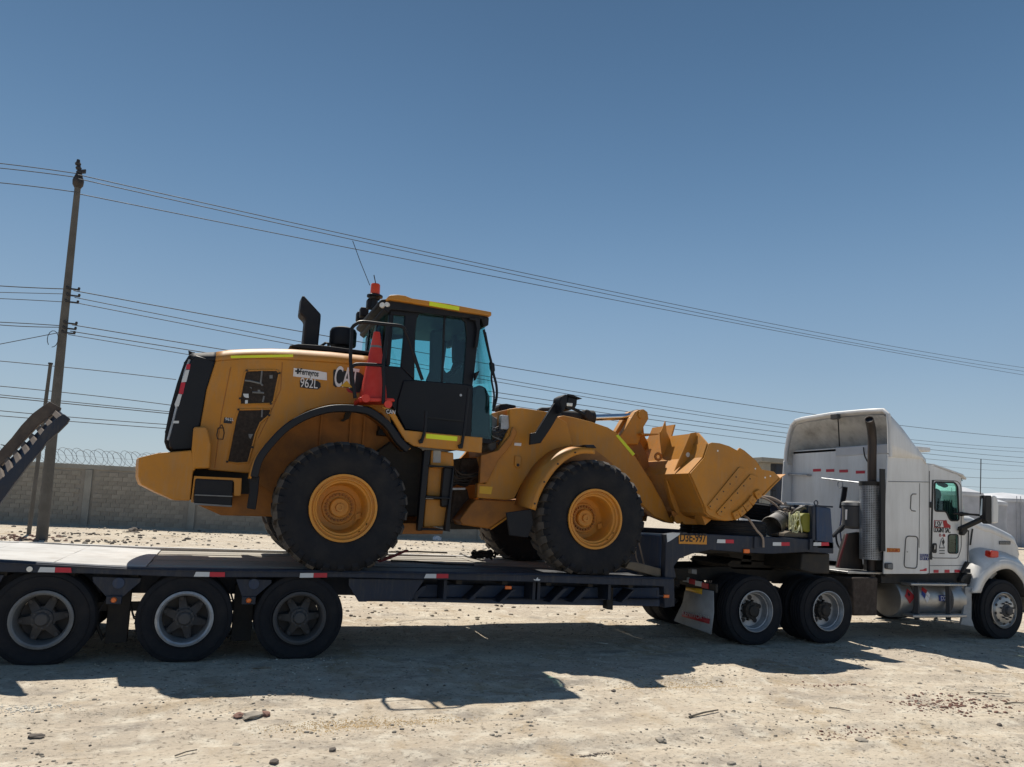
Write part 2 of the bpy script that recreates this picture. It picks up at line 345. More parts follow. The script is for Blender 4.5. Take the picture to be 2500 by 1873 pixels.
def gnoise(scale, det, lo, hi, dist=0, stretch=(1, 1, 1)):
    mp = n.nodes.new('ShaderNodeMapping'); mp.inputs['Scale'].default_value = stretch; L(tc.outputs['Object'], mp.inputs[0])
    q = n.nodes.new('ShaderNodeTexNoise'); q.inputs['Scale'].default_value = scale; q.inputs['Detail'].default_value = det; q.inputs['Roughness'].default_value = .65; q.inputs['Distortion'].default_value = dist
    L(mp.outputs[0], q.inputs[0]); r = n.nodes.new('ShaderNodeMapRange'); r.inputs[1].default_value = lo; r.inputs[2].default_value = hi; L(q.outputs[0], r.inputs[0]); return r.outputs[0], q.outputs[0]
def gmix(f, a, c):
    m = n.nodes.new('ShaderNodeMix'); m.data_type = 'RGBA'
    L(f, m.inputs[0])
    if hasattr(a, 'links'): L(a, m.inputs[6])
    else: m.inputs[6].default_value = (*a, 1)
    m.inputs[7].default_value = (*c, 1); return m.outputs[2]
c = gmix(gnoise(.5, 6, .42, .60)[0], (.475, .405, .32), (.565, .49, .385))
c = gmix(gnoise(.9, 6, .52, .68, 1, (1, .6, 1))[0], c, (.41, .32, .215))
c = gmix(gnoise(1.7, 7, .53, .68, .6, (.6, 1.4, 1))[0], c, (.325, .285, .24))
c = gmix(gnoise(4, 9, .50, .66)[0], c, (.62, .56, .46))
c = gmix(gnoise(22, 7, .545, .66)[0], c, (.20, .17, .135))
c = gmix(gnoise(60, 4, .62, .72)[0], c, (.60, .57, .50))
L(c, b.inputs['Base Color'])
hn = gnoise(9, 10, 0, 1)[1]; hn2 = gnoise(70, 8, 0, 1)[1]
ad = n.nodes.new('ShaderNodeMath'); ad.operation = 'MULTIPLY_ADD'; ad.inputs[1].default_value = .35; L(hn2, ad.inputs[0]); L(hn, ad.inputs[2])
bp = n.nodes.new('ShaderNodeBump'); bp.inputs['Strength'].default_value = .85; bp.inputs['Distance'].default_value = .035; L(ad.outputs[0], bp.inputs['Height']); L(bp.outputs[0], b.inputs['Normal'])
me.materials.append(gm)
g = bpy.data.objects.new('ground', me); COL.objects.link(g); g['kind'] = 'structure'; g['label'] = 'pale sandy dirt yard littered with stones and rubble'

# ================================================================== PERIMETER WALL (34 m away, almost square to the view)
WX0, WX1 = -20.0, 15.2
def wy(x): return 31.15-.17*(x+7)-.0*x
WA = math.atan2(-.17, 1); WD = Vector((math.cos(WA), math.sin(WA), 0)); WN = Vector((-math.sin(WA), math.cos(WA), 0))
W0 = Vector((WX0, wy(WX0), 0)); WL = (WX1-WX0)/math.cos(WA)
wall = thing('perimeter_wall', 'long grey concrete block wall topped with coiled razor wire behind the trailer', 'wall', tuple(W0))
def wframe(mb):                            # local (along, depth, z) -> world
    mb.v = [tuple(W0+WD*x+WN*y+Vector((0, 0, z))) for x, y, z in mb.v]; return mb
H_W = 2.82
obj('wall_core', wframe(MB().box(0, WL, .03, .17, -.3, H_W-.2)), 'mortar', wall)
obj('footing', wframe(MB().box(0, WL, -.02, .22, -.3, .10)), 'concrete', wall, bevel=.01)
obj('coping', wframe(MB().box(0, WL, -.025, .225, H_W-.22, H_W)), 'concrete', wall, bevel=.015)
bl = MB().box(0, .39, 0, .06, 0, .185).mesh('block'); bl_m = []
for k in range(4):
    c_ = bl.copy(); c_.materials.append(M['block%d' % k]); bl_m.append(c_)
pil = [x for x in np.arange(1.15, WL, 4.6)]
for x in pil: obj('pier', wframe(MB().box(x-.15, x+.15, -.06, .24, -.2, H_W-.23)), 'concrete', wall, bevel=.012)
rot = WA; cand = []
rows = int((H_W-.24-.11)/.2)
for r_ in range(rows):
    x = -.2*(r_ % 2)
    while x < WL:
        if x > 0 and x+.39 < WL and not any(abs(x+.195-p_) < .36 for p_ in pil): cand.append((x, .11+r_*.2))
        x += .4
vis = [c_ for c_ in cand if -8.8 < (W0+WD*c_[0]).x < 2.2]
vis = sorted(vis, key=lambda c_: (abs((W0+WD*c_[0]).x+3.2)))[:298]; vset = set(vis)
inv = world(wall).inverted()
for x, z in vis:
    o = bpy.data.objects.new('block', bl_m[random.randrange(4)]); COL.objects.link(o); o.parent = wall
    p_ = WD*x+WN*random.uniform(-.012, .008); o.location = (p_.x, p_.y, z); o.rotation_euler = (0, 0, rot)
rest = MB()
for x, z in cand:
    if (x, z) not in vset: d_ = random.uniform(-.012, .008); rest.box(x, x+.39, d_, .06, z, z+.185)
obj('blockwork', wframe(rest), 'block0', wall, kind='stuff')
# razor wire coil
co = []; nl = int(WL/.26)
for i in range(nl*16):
    t = i/16; a = 2*math.pi*t; rr = .36+.03*math.sin(t*3.1)
    co.append(W0+WD*(t*.26+.30*math.cos(a+.5)+.05*math.sin(t*2.3))+WN*(.1+rr*math.cos(a)*.6)+Vector((0, 0, H_W+.33+rr*math.sin(a)+.03*math.sin(t*1.3))))
rz = MB().tube(co, .0095, 4, cap=False)
co2 = [W0+WD*(x*1.0)+WN*.1+Vector((0, 0, H_W+.36+.02*math.sin(x))) for x in range(int(WL))]
obj('razor_wire_coil', rz, 'razor', wall)
obj('razor_wire_strand', MB().tube(co2, .006, 4), 'razor', wall)
pl = MB()
for x in (10.35, 10.6, 11.35):
    p_ = W0+WD*x+WN*.1+Vector((0, 0, H_W+.66)); pl.obox(p_, WD*.22+Vector((0,0,-.03)), WN*.02, (0, 0, .02))
obj('snagged_plastic', pl, 'cable', wall)

# ================================================================== POLES
def gz(x, y): return float(ground_z(x, y))
PB = Vector((-5.0, 20.2, 0)); PT = Vector((*[(-5.12,20.23,12.57)][0],))
pole = thing('power_pole', 'tall tapering concrete power pole with a burnt insulator head, left of the loader', 'power pole', tuple(PB))
pole['label'] = 'tall tapering concrete power pole with an insulator at its tip, standing left of the loader'
obj('shaft', MB().tube([PB+Vector((0,0,-.4)), PB+(PT-PB)*.5, PT], .185, 16, r1=.095), 'pole', pole)
d_ = (PT-PB).normalized()
obj('shaft_tip', MB().rev([(0, -.45), (.10, -.42), (.17, -.3), (.18, -.15), (.13, 0), (.09, .12), (.0, .14)], PT+d_*(-.05), d_, 16), 'rust', pole)
ins = MB(); q = PT+d_*.05
for k in range(3): ins.rev([(0, 0), (.08, 0), (.10, .06), (.06, .12), (.05, .2)], q+d_*(.15*k)+Vector((-.03*k, 0, 0)), d_, 12)
ins.obox(q+Vector((.1, 0, .1)), (.1, 0, .03), (0, .05, 0), (0, 0, .06))
obj('insulator', ins, 'cable', pole)
for (pyx, yy) in ((178,706),(179,722),(176,738),(172,790),(170,803),(167,813)):
    P_ = onp = None
for q in [(-4.89,20.12,8.51),(-4.86,20.11,8.28),(-4.88,20.12,8.05),(-4.85,20.11,7.31),(-4.86,20.11,7.13),(-4.88,20.12,6.98)]:
    mbk = MB().obox(q, (.20, 0, 0), (0, .04, 0), (0, 0, .022))
    for sx in (-1, 1): mbk.rev([(0, -.04), (.03, -.04), (.045, 0), (.03, .04), (0, .05)], Vector(q)+Vector((.18*sx, -.02, .04)), (0, 0, 1), 10)
    obj('cable_bracket', mbk, 'cable', pole)
loop = [Vector([(-5.18,20.00,6.82)][0])+Vector((-.12+.16*math.cos(a), 0, -.12+.28*math.sin(a))) for a in np.linspace(-1.6, 4.0, 14)]
obj('cable_loop', MB().tube(loop, .012, 5), 'cable', pole)
p2a, p2b = [(-5.94,23.11,0.00),(-5.86,23.10,6.25)]
pole2 = thing('wooden_post', 'thinner pale post standing just left of the tall power pole', 'post', p2a)
pole2['label'] = 'thin grey post close behind the tall power pole, only its top half above the wall'
obj('post_shaft', MB().tube([Vector(p2a)+Vector((0,0,-.3)), (Vector(p2a)+Vector(p2b))/2, Vector(p2b)], .075, 12, r1=.06), 'pole', pole2)
obj('post_cap', MB().disc(Vector(p2b), (0, 0, 1), .08, .06, 12), 'cable', pole2)

# ================================================================== WIRES
def smooth_line(P, n=36):
    xs = np.array([p[0] for p in P]); ys = np.array([p[1] for p in P]); zs = np.array([p[2] for p in P])
    deg = min(2, len(P)-1); cz = np.polyfit(xs, zs, deg); X = np.linspace(xs.min(), xs.max(), n)
    return [Vector((x, np.interp(x, xs, ys) if xs[0] < xs[-1] else np.interp(x, xs[::-1], ys[::-1]), np.polyval(cz, x))) for x in X]
def wire(P, r, label, grp):
    o = obj('power_line', MB().tube(smooth_line(P), r, 5), 'wire', smooth=80)
    tag(o, label, 'power line', grp)
GT = 'three wires from the tip of the tall pole'
tops = [[(-5.01,19.44,12.33),(-1.02,20.52,12.42),(12.40,24.15,12.97),(28.88,28.61,13.91),(69.22,39.54,16.81)],
        [(-4.98,19.45,12.20),(-1.01,20.52,12.26),(12.41,24.15,12.81),(28.89,28.62,13.68),(69.20,39.53,16.46)],
        [(-4.85,19.28,11.62),(-0.97,20.33,11.75),(10.93,23.55,12.36),(28.70,28.37,13.43),(68.72,39.20,16.02)]]
topl = [[(-5.15,20.21,12.61),(-6.37,20.41,12.64),(-8.31,20.73,12.63)], [(-5.14,20.20,12.47),(-6.36,20.41,12.49),(-8.29,20.72,12.45)], [(-5.03,19.99,11.87),(-6.26,20.19,11.90),(-8.17,20.51,11.87)]]
for a, b_, nm in zip(tops, topl, ('topmost', 'second from the top', 'third from the top')):
    wire(a, .016, 'long thin wire sloping right from the tall pole tip, '+nm, GT)
    wire(b_, .016, 'short wire left of the tall pole tip, '+nm, GT)
GM = 'twin clusters of cables halfway up the tall pole'
mids = [([(-4.85,19.98,8.48),(-0.69,21.06,8.39),(2.70,21.93,8.37),(12.00,24.33,8.30),(33.82,29.95,8.79),(67.85,38.73,10.09)], .017, 'twisted cable, highest of the lower bundle, passing behind the exhaust pipe'),
        ([(-4.80,19.99,8.25),(-0.66,21.06,8.06),(12.18,24.37,7.68),(32.97,29.73,7.88),(67.80,38.72,9.16)], .014, 'cable second in the lower bundle right of the tall pole'),
        ([(-4.83,19.99,8.03),(-0.65,21.07,7.93),(12.19,24.38,7.53),(32.97,29.73,7.65),(67.79,38.71,8.83)], .014, 'cable third in the lower bundle right of the tall pole'),
        ([(-4.79,20.02,7.30),(-0.59,21.11,7.16),(12.33,24.43,7.08),(32.98,29.74,7.29),(67.71,38.67,8.31)], .016, 'cable fourth in the lower bundle, just above the loader hood'),
        ([(-4.82,20.02,7.11),(-1.26,20.93,6.92),(12.35,24.43,6.83),(32.98,29.74,7.03),(67.68,38.66,7.86)], .016, 'cable fifth in the lower bundle, just above the loader hood'),
        ([(-4.87,20.03,6.97),(-1.25,20.96,6.79),(14.24,24.93,6.48),(32.99,29.74,6.67),(67.61,38.62,7.53)], .013, 'lowest cable of the bundle leaving the tall pole to the right')]
for P, r, lb in mids: wire(P, r, lb, GM)
mleft = [([(-4.89,20.25,8.54),(-5.95,20.39,8.46),(-7.72,20.64,8.38)], .017, 'thick cable left of the tall pole, upper bundle top'),
         ([(-5.19,20.29,8.34),(-6.12,20.41,8.26),(-7.70,20.63,8.13)], .012, 'thin cable left of the tall pole, upper bundle middle'),
         ([(-5.16,20.28,8.06),(-6.09,20.41,8.02),(-7.67,20.63,7.93)], .013, 'thin cable left of the tall pole, upper bundle bottom'),
         ([(-5.14,20.27,7.23),(-6.13,20.40,7.20),(-7.59,20.61,7.13)], .015, 'upper cable of the second bundle left of the tall pole'),
         ([(-5.13,20.27,7.18),(-5.94,20.38,7.11),(-7.58,20.61,7.07)], .015, 'lower cable of the second bundle left of the tall pole'),
         ([(-5.17,20.27,6.99),(-5.96,20.38,6.73),(-7.49,20.59,6.23)], .013, 'slack cable drooping down to the left edge from the tall pole')]
for P, r, lb in mleft: wire(P, r, lb, GM)
GF = 'faint distant wires running behind the wall'
far = [([(-11.58,36.81,8.02),(-10.77,37.16,8.06),(-8.61,38.11,8.20),(-2.52,40.77,8.44)], .022, 'faint far wire left of the loader, uppermost'),
       ([(-11.46,36.86,6.74),(-10.65,37.22,6.76),(-7.10,38.77,6.86),(-2.38,40.83,6.86)], .022, 'faint far wire left of the loader, second'),
       ([(-11.42,36.88,6.30),(-10.60,37.24,6.32),(-7.06,38.79,6.38),(-2.35,40.85,6.47)], .022, 'faint far wire left of the loader, third'),
       ([(-11.41,36.88,6.18),(-10.59,37.24,6.19),(-7.05,38.79,6.27),(-2.34,40.85,6.35)], .026, 'dark far wire left of the loader, fourth'),
       ([(-11.35,36.91,5.49),(-10.53,37.27,5.49),(-6.99,38.82,5.55),(-2.28,40.88,5.71)], .022, 'faint far wire just above the razor wire, upper'),
       ([(-11.32,36.92,5.22),(-10.50,37.28,5.22),(-6.97,38.83,5.32),(-2.26,40.89,5.46)], .022, 'faint far wire just above the razor wire, lower'),
       ([(79.13,69.56,10.47),(115.35,87.68,12.05),(186.29,123.15,16.25)], .02, 'faint far wire above the truck cab roof, upper'),
       ([(79.12,69.56,9.22),(115.29,87.64,10.50),(186.09,123.05,14.52)], .035, 'doubled grey far wire above the truck cab roof'),
       ([(115.22,87.61,8.82),(145.76,102.88,10.08),(195.89,127.95,12.32)], .025, 'lowest far wire to the right of the truck cab')]
for P, r, lb in far: wire(P, r, lb, GF)

# ================================================================== TANKS AND BUILDINGS FAR RIGHT
def tank(cx, cy, rad, h, label):
    t = thing('storage_tank', label, 'tank', (cx, cy, 0), 'pale storage tanks on the right horizon')
    obj('tank_shell', MB().rev([(rad, -.3), (rad, h), (rad-.05, h), (rad-.05, -.3)], (cx, cy, 0), (0, 0, 1), 48, closed=True), 'tank_side', t, smooth=40)
    obj('tank_roof', MB().rev([(rad+.06, h-.12), (rad+.06, h), (rad*.6, h+rad*.14), (0, h+rad*.2)], (cx, cy, 0), (0, 0, 1), 48), 'tank_w', t)
    obj('rim_band', MB().rev([(rad, h-.35), (rad+.1, h-.35), (rad+.1, h-.12), (rad, h-.12)], (cx, cy, 0), (0, 0, 1), 48), 'tank_w', t)
    lad = MB()
    for k in (-.9, -.86): 
        a = k*math.pi/1.3; lad.tube([(cx+rad*1.02*math.cos(a), cy+rad*1.02*math.sin(a), 0), (cx+rad*1.02*math.cos(a), cy+rad*1.02*math.sin(a), h+.3)], .04, 6)
    obj('ladder', lad, 'tank_side', t)
tc0, tc1, tc2, tc3 = [(63.016,41.357),(72.109,45.286),(83.617,50.237),(99.134,56.863)]
for (c_, rad, h, lb) in ((tc0, 3.4, 5.0, 'pale storage tank directly behind the truck windscreen pillar'), (tc1, 2.6, 4.5, 'lower grey tank seen between the truck mirror and the domed tank'),
                         (tc2, 3.9, 5.2, 'domed storage tank at the right edge above the truck hood'), (tc3, 4.2, 5.4, 'storage tank cut by the right edge of the picture')):
    tank(c_[0], c_[1]+rad*.6, rad, h, lb)
bt = thing('concrete_shelter', 'flat-roofed concrete shelter seen between the raised bucket and the truck sleeper', 'building', (29, 25, 0))
obj('roof_slab', MB().box(26.8, 33.5, 23.6, 28, 4.78, 5.02), 'concrete', bt, bevel=.02)
for x in (27.25, 32.6):
    for y in (24.0, 27.4): obj('column', MB().box(x, x+.45, y, y+.4, -.3, 4.775), 'concrete', bt, bevel=.02)
obj('dark_wall', MB().box(28.15, 32.4, 24.1, 27.3, -.3, 4.77), 'navy', bt)
obj('low_wall', MB().box(25.9, 28.1, 24.05, 24.25, -.3, 2.45), 'tank_w', bt)
gb = MB()
for k in range(10): gb.tube([(25.95+k*.22, 24.15, 2.4), (25.95+k*.22, 24.15, 3.35)], .025, 5)
gb.tube([(25.9, 24.15, 3.35), (28.1, 24.15, 3.35)], .03, 5)
obj('railing', gb, 'dark', bt)

# ================================================================== LOWBED TRAILER
TW = 2.85                                   # width
tr = thing('lowbed_trailer', 'dark blue three-axle lowbed trailer with timber deck carrying the yellow wheel loader', 'trailer', (2, 1.4, 0))
def tyre_mesh(Ro, Rr, Wd, tread=True, seg=64, grooves=4, name='tyre'):
    hw = Wd/2; sh = Wd*.10
    prof = [(Rr, hw*.78), (Rr+.015, hw*.86), (Rr+.022, hw*.93), (Rr+.034, hw*.93), (Rr+.04, hw*.90), (Rr+(Ro-Rr)*.35, hw*.99), (Rr+(Ro-Rr)*.55, hw), (Ro-(Ro-Rr)*.30, hw*1.0), (Ro-(Ro-Rr)*.29, hw*1.03), (Ro-(Ro-Rr)*.26, hw*1.03), (Ro-(Ro-Rr)*.25, hw*.985), (Ro-.055, hw*.93), (Ro-.050, hw*.955), (Ro-.040, hw*.945), (Ro-.018, hw*.86), (Ro-.004, hw*.80)]
    tr_ = []
    for g_ in range(grooves):
        y = hw*.75-(g_+.5)*(hw*1.5/grooves); tr_ += [(Ro, y+.022), (Ro-.012, y+.012), (Ro-.012, y-.012), (Ro, y-.022)] if tread else []
    prof = prof+tr_+[(r, -t) for r, t in prof[::-1]]
    # dents at the bead so the sidewall has moulded rings
    return MB().rev(prof, (0, 0, 0), (0, -1, 0), seg, closed=True).mesh(name)
def flatten(me, Ro, squash):
    for v in me.vertices:
        if v.co.z < -(Ro-squash): 
            v.co.z = -(Ro-squash)+(v.co.z+(Ro-squash))*.05; v.co.y *= 1.03
# cast spoke wheel of the trailer: flange ring plus 6 spokes and a hub
def spoke_wheel(Rr):
    ring = MB().rev([(Rr+.012, 0), (Rr+.012, .035), (Rr-.012, .045), (Rr-.03, .03), (Rr-.035, -.02), (Rr-.05, -.10), (Rr-.05, -.26), (Rr-.03, -.27), (Rr-.0, -.05)], (0,0,0), (0,-1,0), 48, closed=True).mesh('rim_ring')
    sp = MB()
    for k in range(6):
        a = k*math.pi/3+.25; d = Vector((math.cos(a), 0, math.sin(a))); t = Vector((-math.sin(a), 0, math.cos(a)))
        sp.add([d*.09+t*.045+Vector((0, .04, 0)), d*.09-t*.045+Vector((0, .04, 0)), d*(Rr-.05)+t*.032+Vector((0, .13, 0)), d*(Rr-.05)-t*.032+Vector((0, .13, 0)),
                d*.09+t*.05+Vector((0, .13, 0)), d*.09-t*.05+Vector((0, .13, 0)), d*(Rr-.05)+t*.04+Vector((0, .19, 0)), d*(Rr-.05)-t*.04+Vector((0, .19, 0))],
               [(0,1,3,2), (4,6,7,5), (0,2,6,4), (1,5,7,3), (2,3,7,6), (0,4,5,1)])
        sp.disc(d*(Rr-.075)+Vector((0, .15, 0)), (0, -1, 0), .022, .05, 8)
    sp.rev([(Rr-.055, -.20), (Rr-.055, -.24), (.06, -.26), (.06, -.22)], (0,0,0), (0,-1,0), 32, closed=True)
    sp = sp.mesh('spokes')
    hub = MB().rev([(0, .03), (.055, .03), (.065, .02), (.075, -.01), (.10, -.02), (.105, -.06), (.125, -.07), (.13, -.2)], (0,0,0), (0,-1,0), 24)
    for k in range(10):
        a = k*math.pi/5; hub.disc((.088*math.cos(a), -.012, .088*math.sin(a)), (0,-1,0), .010, .012, 6)
    return ring, sp, hub.mesh('hub')
RT = .50; RRM = .288
t_me = tyre_mesh(RT, RRM, .27); flatten(t_me, RT, .035); finish(t_me); t_me.materials.append(M['rubber'])
ring, spk, hub = spoke_wheel(RRM)
for m_ in (ring, spk, hub): finish(m_)
def trailer_wheel(x, far=False, m='rim_dark', ringm=None, rot=0, y=None):
    yy = (TW+.0 if far else 0) if y is None else y
    wn = node('wheel', tr, (x, yy, .462)); wn.rotation_euler = (0, 0, math.pi if far else 0)
    leaf('tyre', t_me, wn, loc=(0, .135, 0)); leaf('inner_tyre', t_me, wn, loc=(0, .135+.33, 0))
    for nm, me_, mm in (('rim', ring, ringm or m), ('spokes', spk, m), ('hub', hub, m)):
        q = me_.copy(); q.materials.clear(); q.materials.append(M[mm]); leaf(nm, q, wn, loc=(0, .012, 0), rot=(0, rot if nm != 'rim' else 0, 0))
    return wn
for x, rm, rt_ in ((-1.378, 'rim_grey', .1), (0, 'steelrim', .55), (1.234, 'rim_dark', .2)):
    trailer_wheel(x, m='rim_dark', ringm=rm, rot=rt_); trailer_wheel(x, far=True)
    obj('axle', MB().tube([(x, .3, .47), (x, TW-.3, .47)], .065, 10), 'dark', tr)
trailer_wheel(-2.70, m='rim_dark', rot=.3); 
# side rails
rail = [(-2.701,1.074),(-1.801,1.067),(-0.557,1.013),(1.615,1.014),(3.899,1.016),(6.232,0.980),(6.235,0.857),(3.905,0.907),(1.620,0.933),(0.047,0.915),(-0.968,0.942),(-1.789,0.947),(-2.689,0.959)]
obj('side_rail', MB().prism(rail, -.03, .10), 'navy', tr, bevel=.008)
railf = [(x, z) for x, z in rail]
obj('side_rail', MB().prism(railf, TW-.10, TW+.03), 'navy', tr, bevel=.008)
obj('rail_lip', MB().tube([(x, -.033, z-.022) for x, z in [(-2.701,1.074),(-1.801,1.067),(-0.557,1.013),(1.615,1.014),(3.899,1.016),(6.232,0.980)]], .012, 6), 'navy', tr)
# deck: boards lengthwise, each its own plank; pale plates at the tail
zt = lambda x: float(np.interp(x, [-4.5, -2, -.6, 1.6, 3.9, 6.3], [1.075, 1.06, 1.010, 1.012, 1.012, .975]))
nb = 11; yb = np.linspace(.115, TW-.115, nb+1)
secs = [(-.44, 1.55), (1.565, 3.9), (3.915, 6.28)]
for i in range(nb):
    for x0, x1 in secs:
        a = random.uniform(-.03, .03); dz = random.uniform(-.012, .004)
        y0, y1 = yb[i]+.007, yb[i+1]-.007
        mb = MB().add([(x0+a*.2, y0, zt(x0)-.06), (x1, y0, zt(x1)-.06), (x1, y1, zt(x1)-.06), (x0+a*.2, y1, zt(x0)-.06),
                       (x0+a*.2, y0, zt(x0)+dz), (x1, y0, zt(x1)+dz), (x1, y1, zt(x1)+dz), (x0+a*.2, y1, zt(x0)+dz)],
                      [(0,3,2,1),(4,5,6,7),(0,1,5,4),(1,2,6,5),(2,3,7,6),(3,0,4,7)])
        obj('plank', mb, 'plank_shaded' if i < 4 and x0 > 0 else 'plank', tr, bevel=.006)  # near rows take the tone with shade painted in
for i, (x0, x1) in enumerate([(-4.6, -3.3), (-3.295, -2.2), (-2.195, -1.35), (-1.345, -.45)]):
    for y0, y1 in ((.115, 1.40), (1.405, TW-.115)):
        mb = MB().add([(x0, y0, zt(x0)-.05), (x1, y0, zt(x1)-.05), (x1, y1, zt(x1)-.05), (x0, y1, zt(x0)-.05), (x0, y0, zt(x0)+.002), (x1, y0, zt(x1)+.004), (x1, y1, zt(x1)+.002), (x0, y1, zt(x0)+.006)],
                      [(0,3,2,1),(4,5,6,7),(0,1,5,4),(1,2,6,5),(2,3,7,6),(3,0,4,7)])
        obj('deck_plate', mb, 'plank_w', tr, bevel=.004)
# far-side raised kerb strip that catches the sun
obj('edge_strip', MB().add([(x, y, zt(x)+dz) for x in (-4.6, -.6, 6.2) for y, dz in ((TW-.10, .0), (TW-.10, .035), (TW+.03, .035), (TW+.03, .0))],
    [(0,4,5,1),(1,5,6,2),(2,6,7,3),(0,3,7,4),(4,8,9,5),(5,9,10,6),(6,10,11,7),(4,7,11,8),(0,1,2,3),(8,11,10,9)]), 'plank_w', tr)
# sub frame
for y in (.52, TW-.62): obj('chassis_beam', MB().prism([(-4.6, .93), (6.2, .91), (6.35, .62), (2.2, .62), (1.9, .66), (-4.6, .70)], y, y+.10), 'navy', tr, bevel=.006)
bm_ = [(1.870,0.830),(2.775,0.815),(4.033,0.809),(5.410,0.793),(6.491,0.796),(6.419,0.532),(5.924,0.537),(5.545,0.542),(4.091,0.560),(3.103,0.587),(2.071,0.600),(2.037,0.664)]
obj('side_beam', MB().prism(bm_, .40, .44), 'blue', tr, bevel=.004)
obj('beam_flange', MB().box(2.35, 6.3, .30, .52, .632, .652), 'navy', tr, bevel=.004)
for q in ([(2.574,0.697),(2.708,0.824),(2.769,0.825),(2.628,0.639)], [(3.320,0.660),(3.503,0.831),(3.568,0.831),(3.374,0.640)], [(3.731,0.621),(3.920,0.793),(3.965,0.788),(3.786,0.621)], [(4.447,0.621),(4.647,0.809),(4.717,0.809),(4.505,0.611)], [(4.772,0.621),(4.977,0.811),(5.049,0.807),(4.843,0.611)], [(5.518,0.622),(5.698,0.790),(5.736,0.790),(5.567,0.622)]):
    obj('gusset', MB().prism(q, .12, .40), 'navy', tr, bevel=.003)
for x in [(2.998,0.714),(4.210,0.718),(4.277,0.718),(5.327,0.722)]:
    obj('outrigger', MB().box(x[0]-.02, x[0]+.02, .10, .40, .66, .90), 'navy', tr)
obj('landing_bracket', MB().prism([(5.377,0.805),(5.485,0.805),(5.487,0.499),(5.398,0.508)], .28, .42), 'dark', tr, bevel=.005)
for x0 in np.arange(-4.3, 6.0, .62): obj('crossmember', MB().box(x0, x0+.07, .1, TW-.1, zt(x0)-.16, zt(x0)-.064), 'dark', tr)
# suspension hangers between the wheels
for q in ([(-0.951,0.905),(-0.474,0.894),(-0.485,0.850),(-0.637,0.695),(-0.664,0.652),(-0.784,0.652),(-0.800,0.695),(-0.937,0.846)], [(0.504,0.896),(0.890,0.891),(0.893,0.854),(0.729,0.699),(0.716,0.645),(0.594,0.645),(0.581,0.698),(0.523,0.842)], [(1.773,0.916),(2.703,0.912),(2.587,0.729),(2.564,0.662),(2.043,0.662),(1.998,0.642),(1.911,0.642),(1.779,0.831)]):
    obj('hanger_plate', MB().prism(q, .03, .06), 'navy', tr, bevel=.004)
obj('hanger_plate', MB().prism([(-2.257,0.898),(-1.763,0.912),(-1.780,0.863),(-1.862,0.700),(-1.974,0.699),(-2.211,0.858)], .03, .06), 'navy', tr, bevel=.004)
for x, z in [(-0.693,0.840),(0.700,0.843)]: obj('hanger_boss', MB().disc((x, .03, z), (0, -1, 0), .06, .012, 20), 'blue', tr, bevel=.003)
for x, z in [(-0.720,0.665),(0.657,0.661)]:
    obj('lamp_box', MB().box(x-.075, x+.075, -.0, .06, z-.045, z+.04), 'navy', tr, bevel=.006)
    obj('marker_light', MB().rev([(0, .022), (.022, .018), (.03, 0)], (x, -.002, z), (0, -1, 0), 16), 'lens_amber', tr)
for x, z, y in [(*q, .06) for q in [(3.825,0.821)]]+[(*q, -.035) for q in [(6.133,0.730)]]:
    mbm = MB().box(x-.045, x+.045, y-.025, y, z-.022, z+.022); obj('marker_light', mbm, 'lens_amber', tr, bevel=.008)
for k, x in enumerate((-.69, .62, -2.05)):
    lm = MB().box(x-.11, x+.11, .30, .42, .16, .80); lm.box(x-.35, x+.35, .34, .40, .50, .60); lm.tube([(x-.30, .36, .55), (x-.14, .36, .20), (x+.02, .36, .5)], .03, 6)
    obj('suspension_arm', lm, 'dark', tr, bevel=.008)
    obj('air_bag', MB().rev([(0, 0), (.10, 0), (.13, .04), (.11, .08), (.13, .12), (.10, .16), (0, .16)], (x+.28, .5, .30), (0, 0, 1), 16), 'rubber', tr)
hz_ = []
for k in range(5):
    x = -1.2+k*.55; P_ = [Vector((x, .35, .75)), Vector((x+.12, .33, .42)), Vector((x+.25, .33, .36)), Vector((x+.4, .35, .7))]
    obj('air_hose', MB().tube(P_, .012, 5), 'cable', tr)
# rail end block and corner box at the foot of the gooseneck
obj('corner_box', MB().prism([(5.734,0.961),(6.261,0.974),(6.285,0.590),(6.120,0.569),(6.099,0.858),(5.736,0.877)], -.034, .10), 'navy', tr, bevel=.008)
obj('corner_bracket', MB().prism([(5.983,0.814),(6.011,0.814),(6.013,0.746),(6.111,0.746),(6.111,0.722),(5.985,0.727)], -.05, -.036), 'navy', tr, bevel=.002)
# gooseneck
gn = [(6.133,1.578),(6.310,1.605),(6.963,1.600),(7.949,1.593),(8.724,1.577),(9.125,1.549),(9.126,1.376),(8.602,1.387),(7.976,1.346),(7.510,1.351),(6.880,1.377),(6.575,1.319),(6.363,1.242),(6.277,1.133),(6.310,1.026),(6.311,0.976),(6.134,0.974)]
obj('gooseneck_side', MB().prism(gn, 0, .12), 'navy', tr, bevel=.01)
obj('gooseneck_side', MB().prism(gn, TW-.12, TW), 'navy', tr, bevel=.01)
gx0 = gn[0][0]; zn = 1.545
obj('gooseneck_front', MB().box(gx0+.0, gx0+.12, .125, TW-.125, .92, zn), 'blue', tr, bevel=.01)
obj('neck_deck', MB().add([(gx0+.125, .125, zn-.02), (9.2, .125, zn-.065), (9.2, TW-.125, zn-.065), (gx0+.125, TW-.125, zn-.02), (gx0+.125, .125, zn-.05), (9.2, .125, zn-.1), (9.2, TW-.125, zn-.1), (gx0+.125, TW-.125, zn-.05)],
    [(0,1,2,3),(4,7,6,5),(0,4,5,1),(1,5,6,2),(2,6,7,3),(3,7,4,0)]), 'navy', tr)
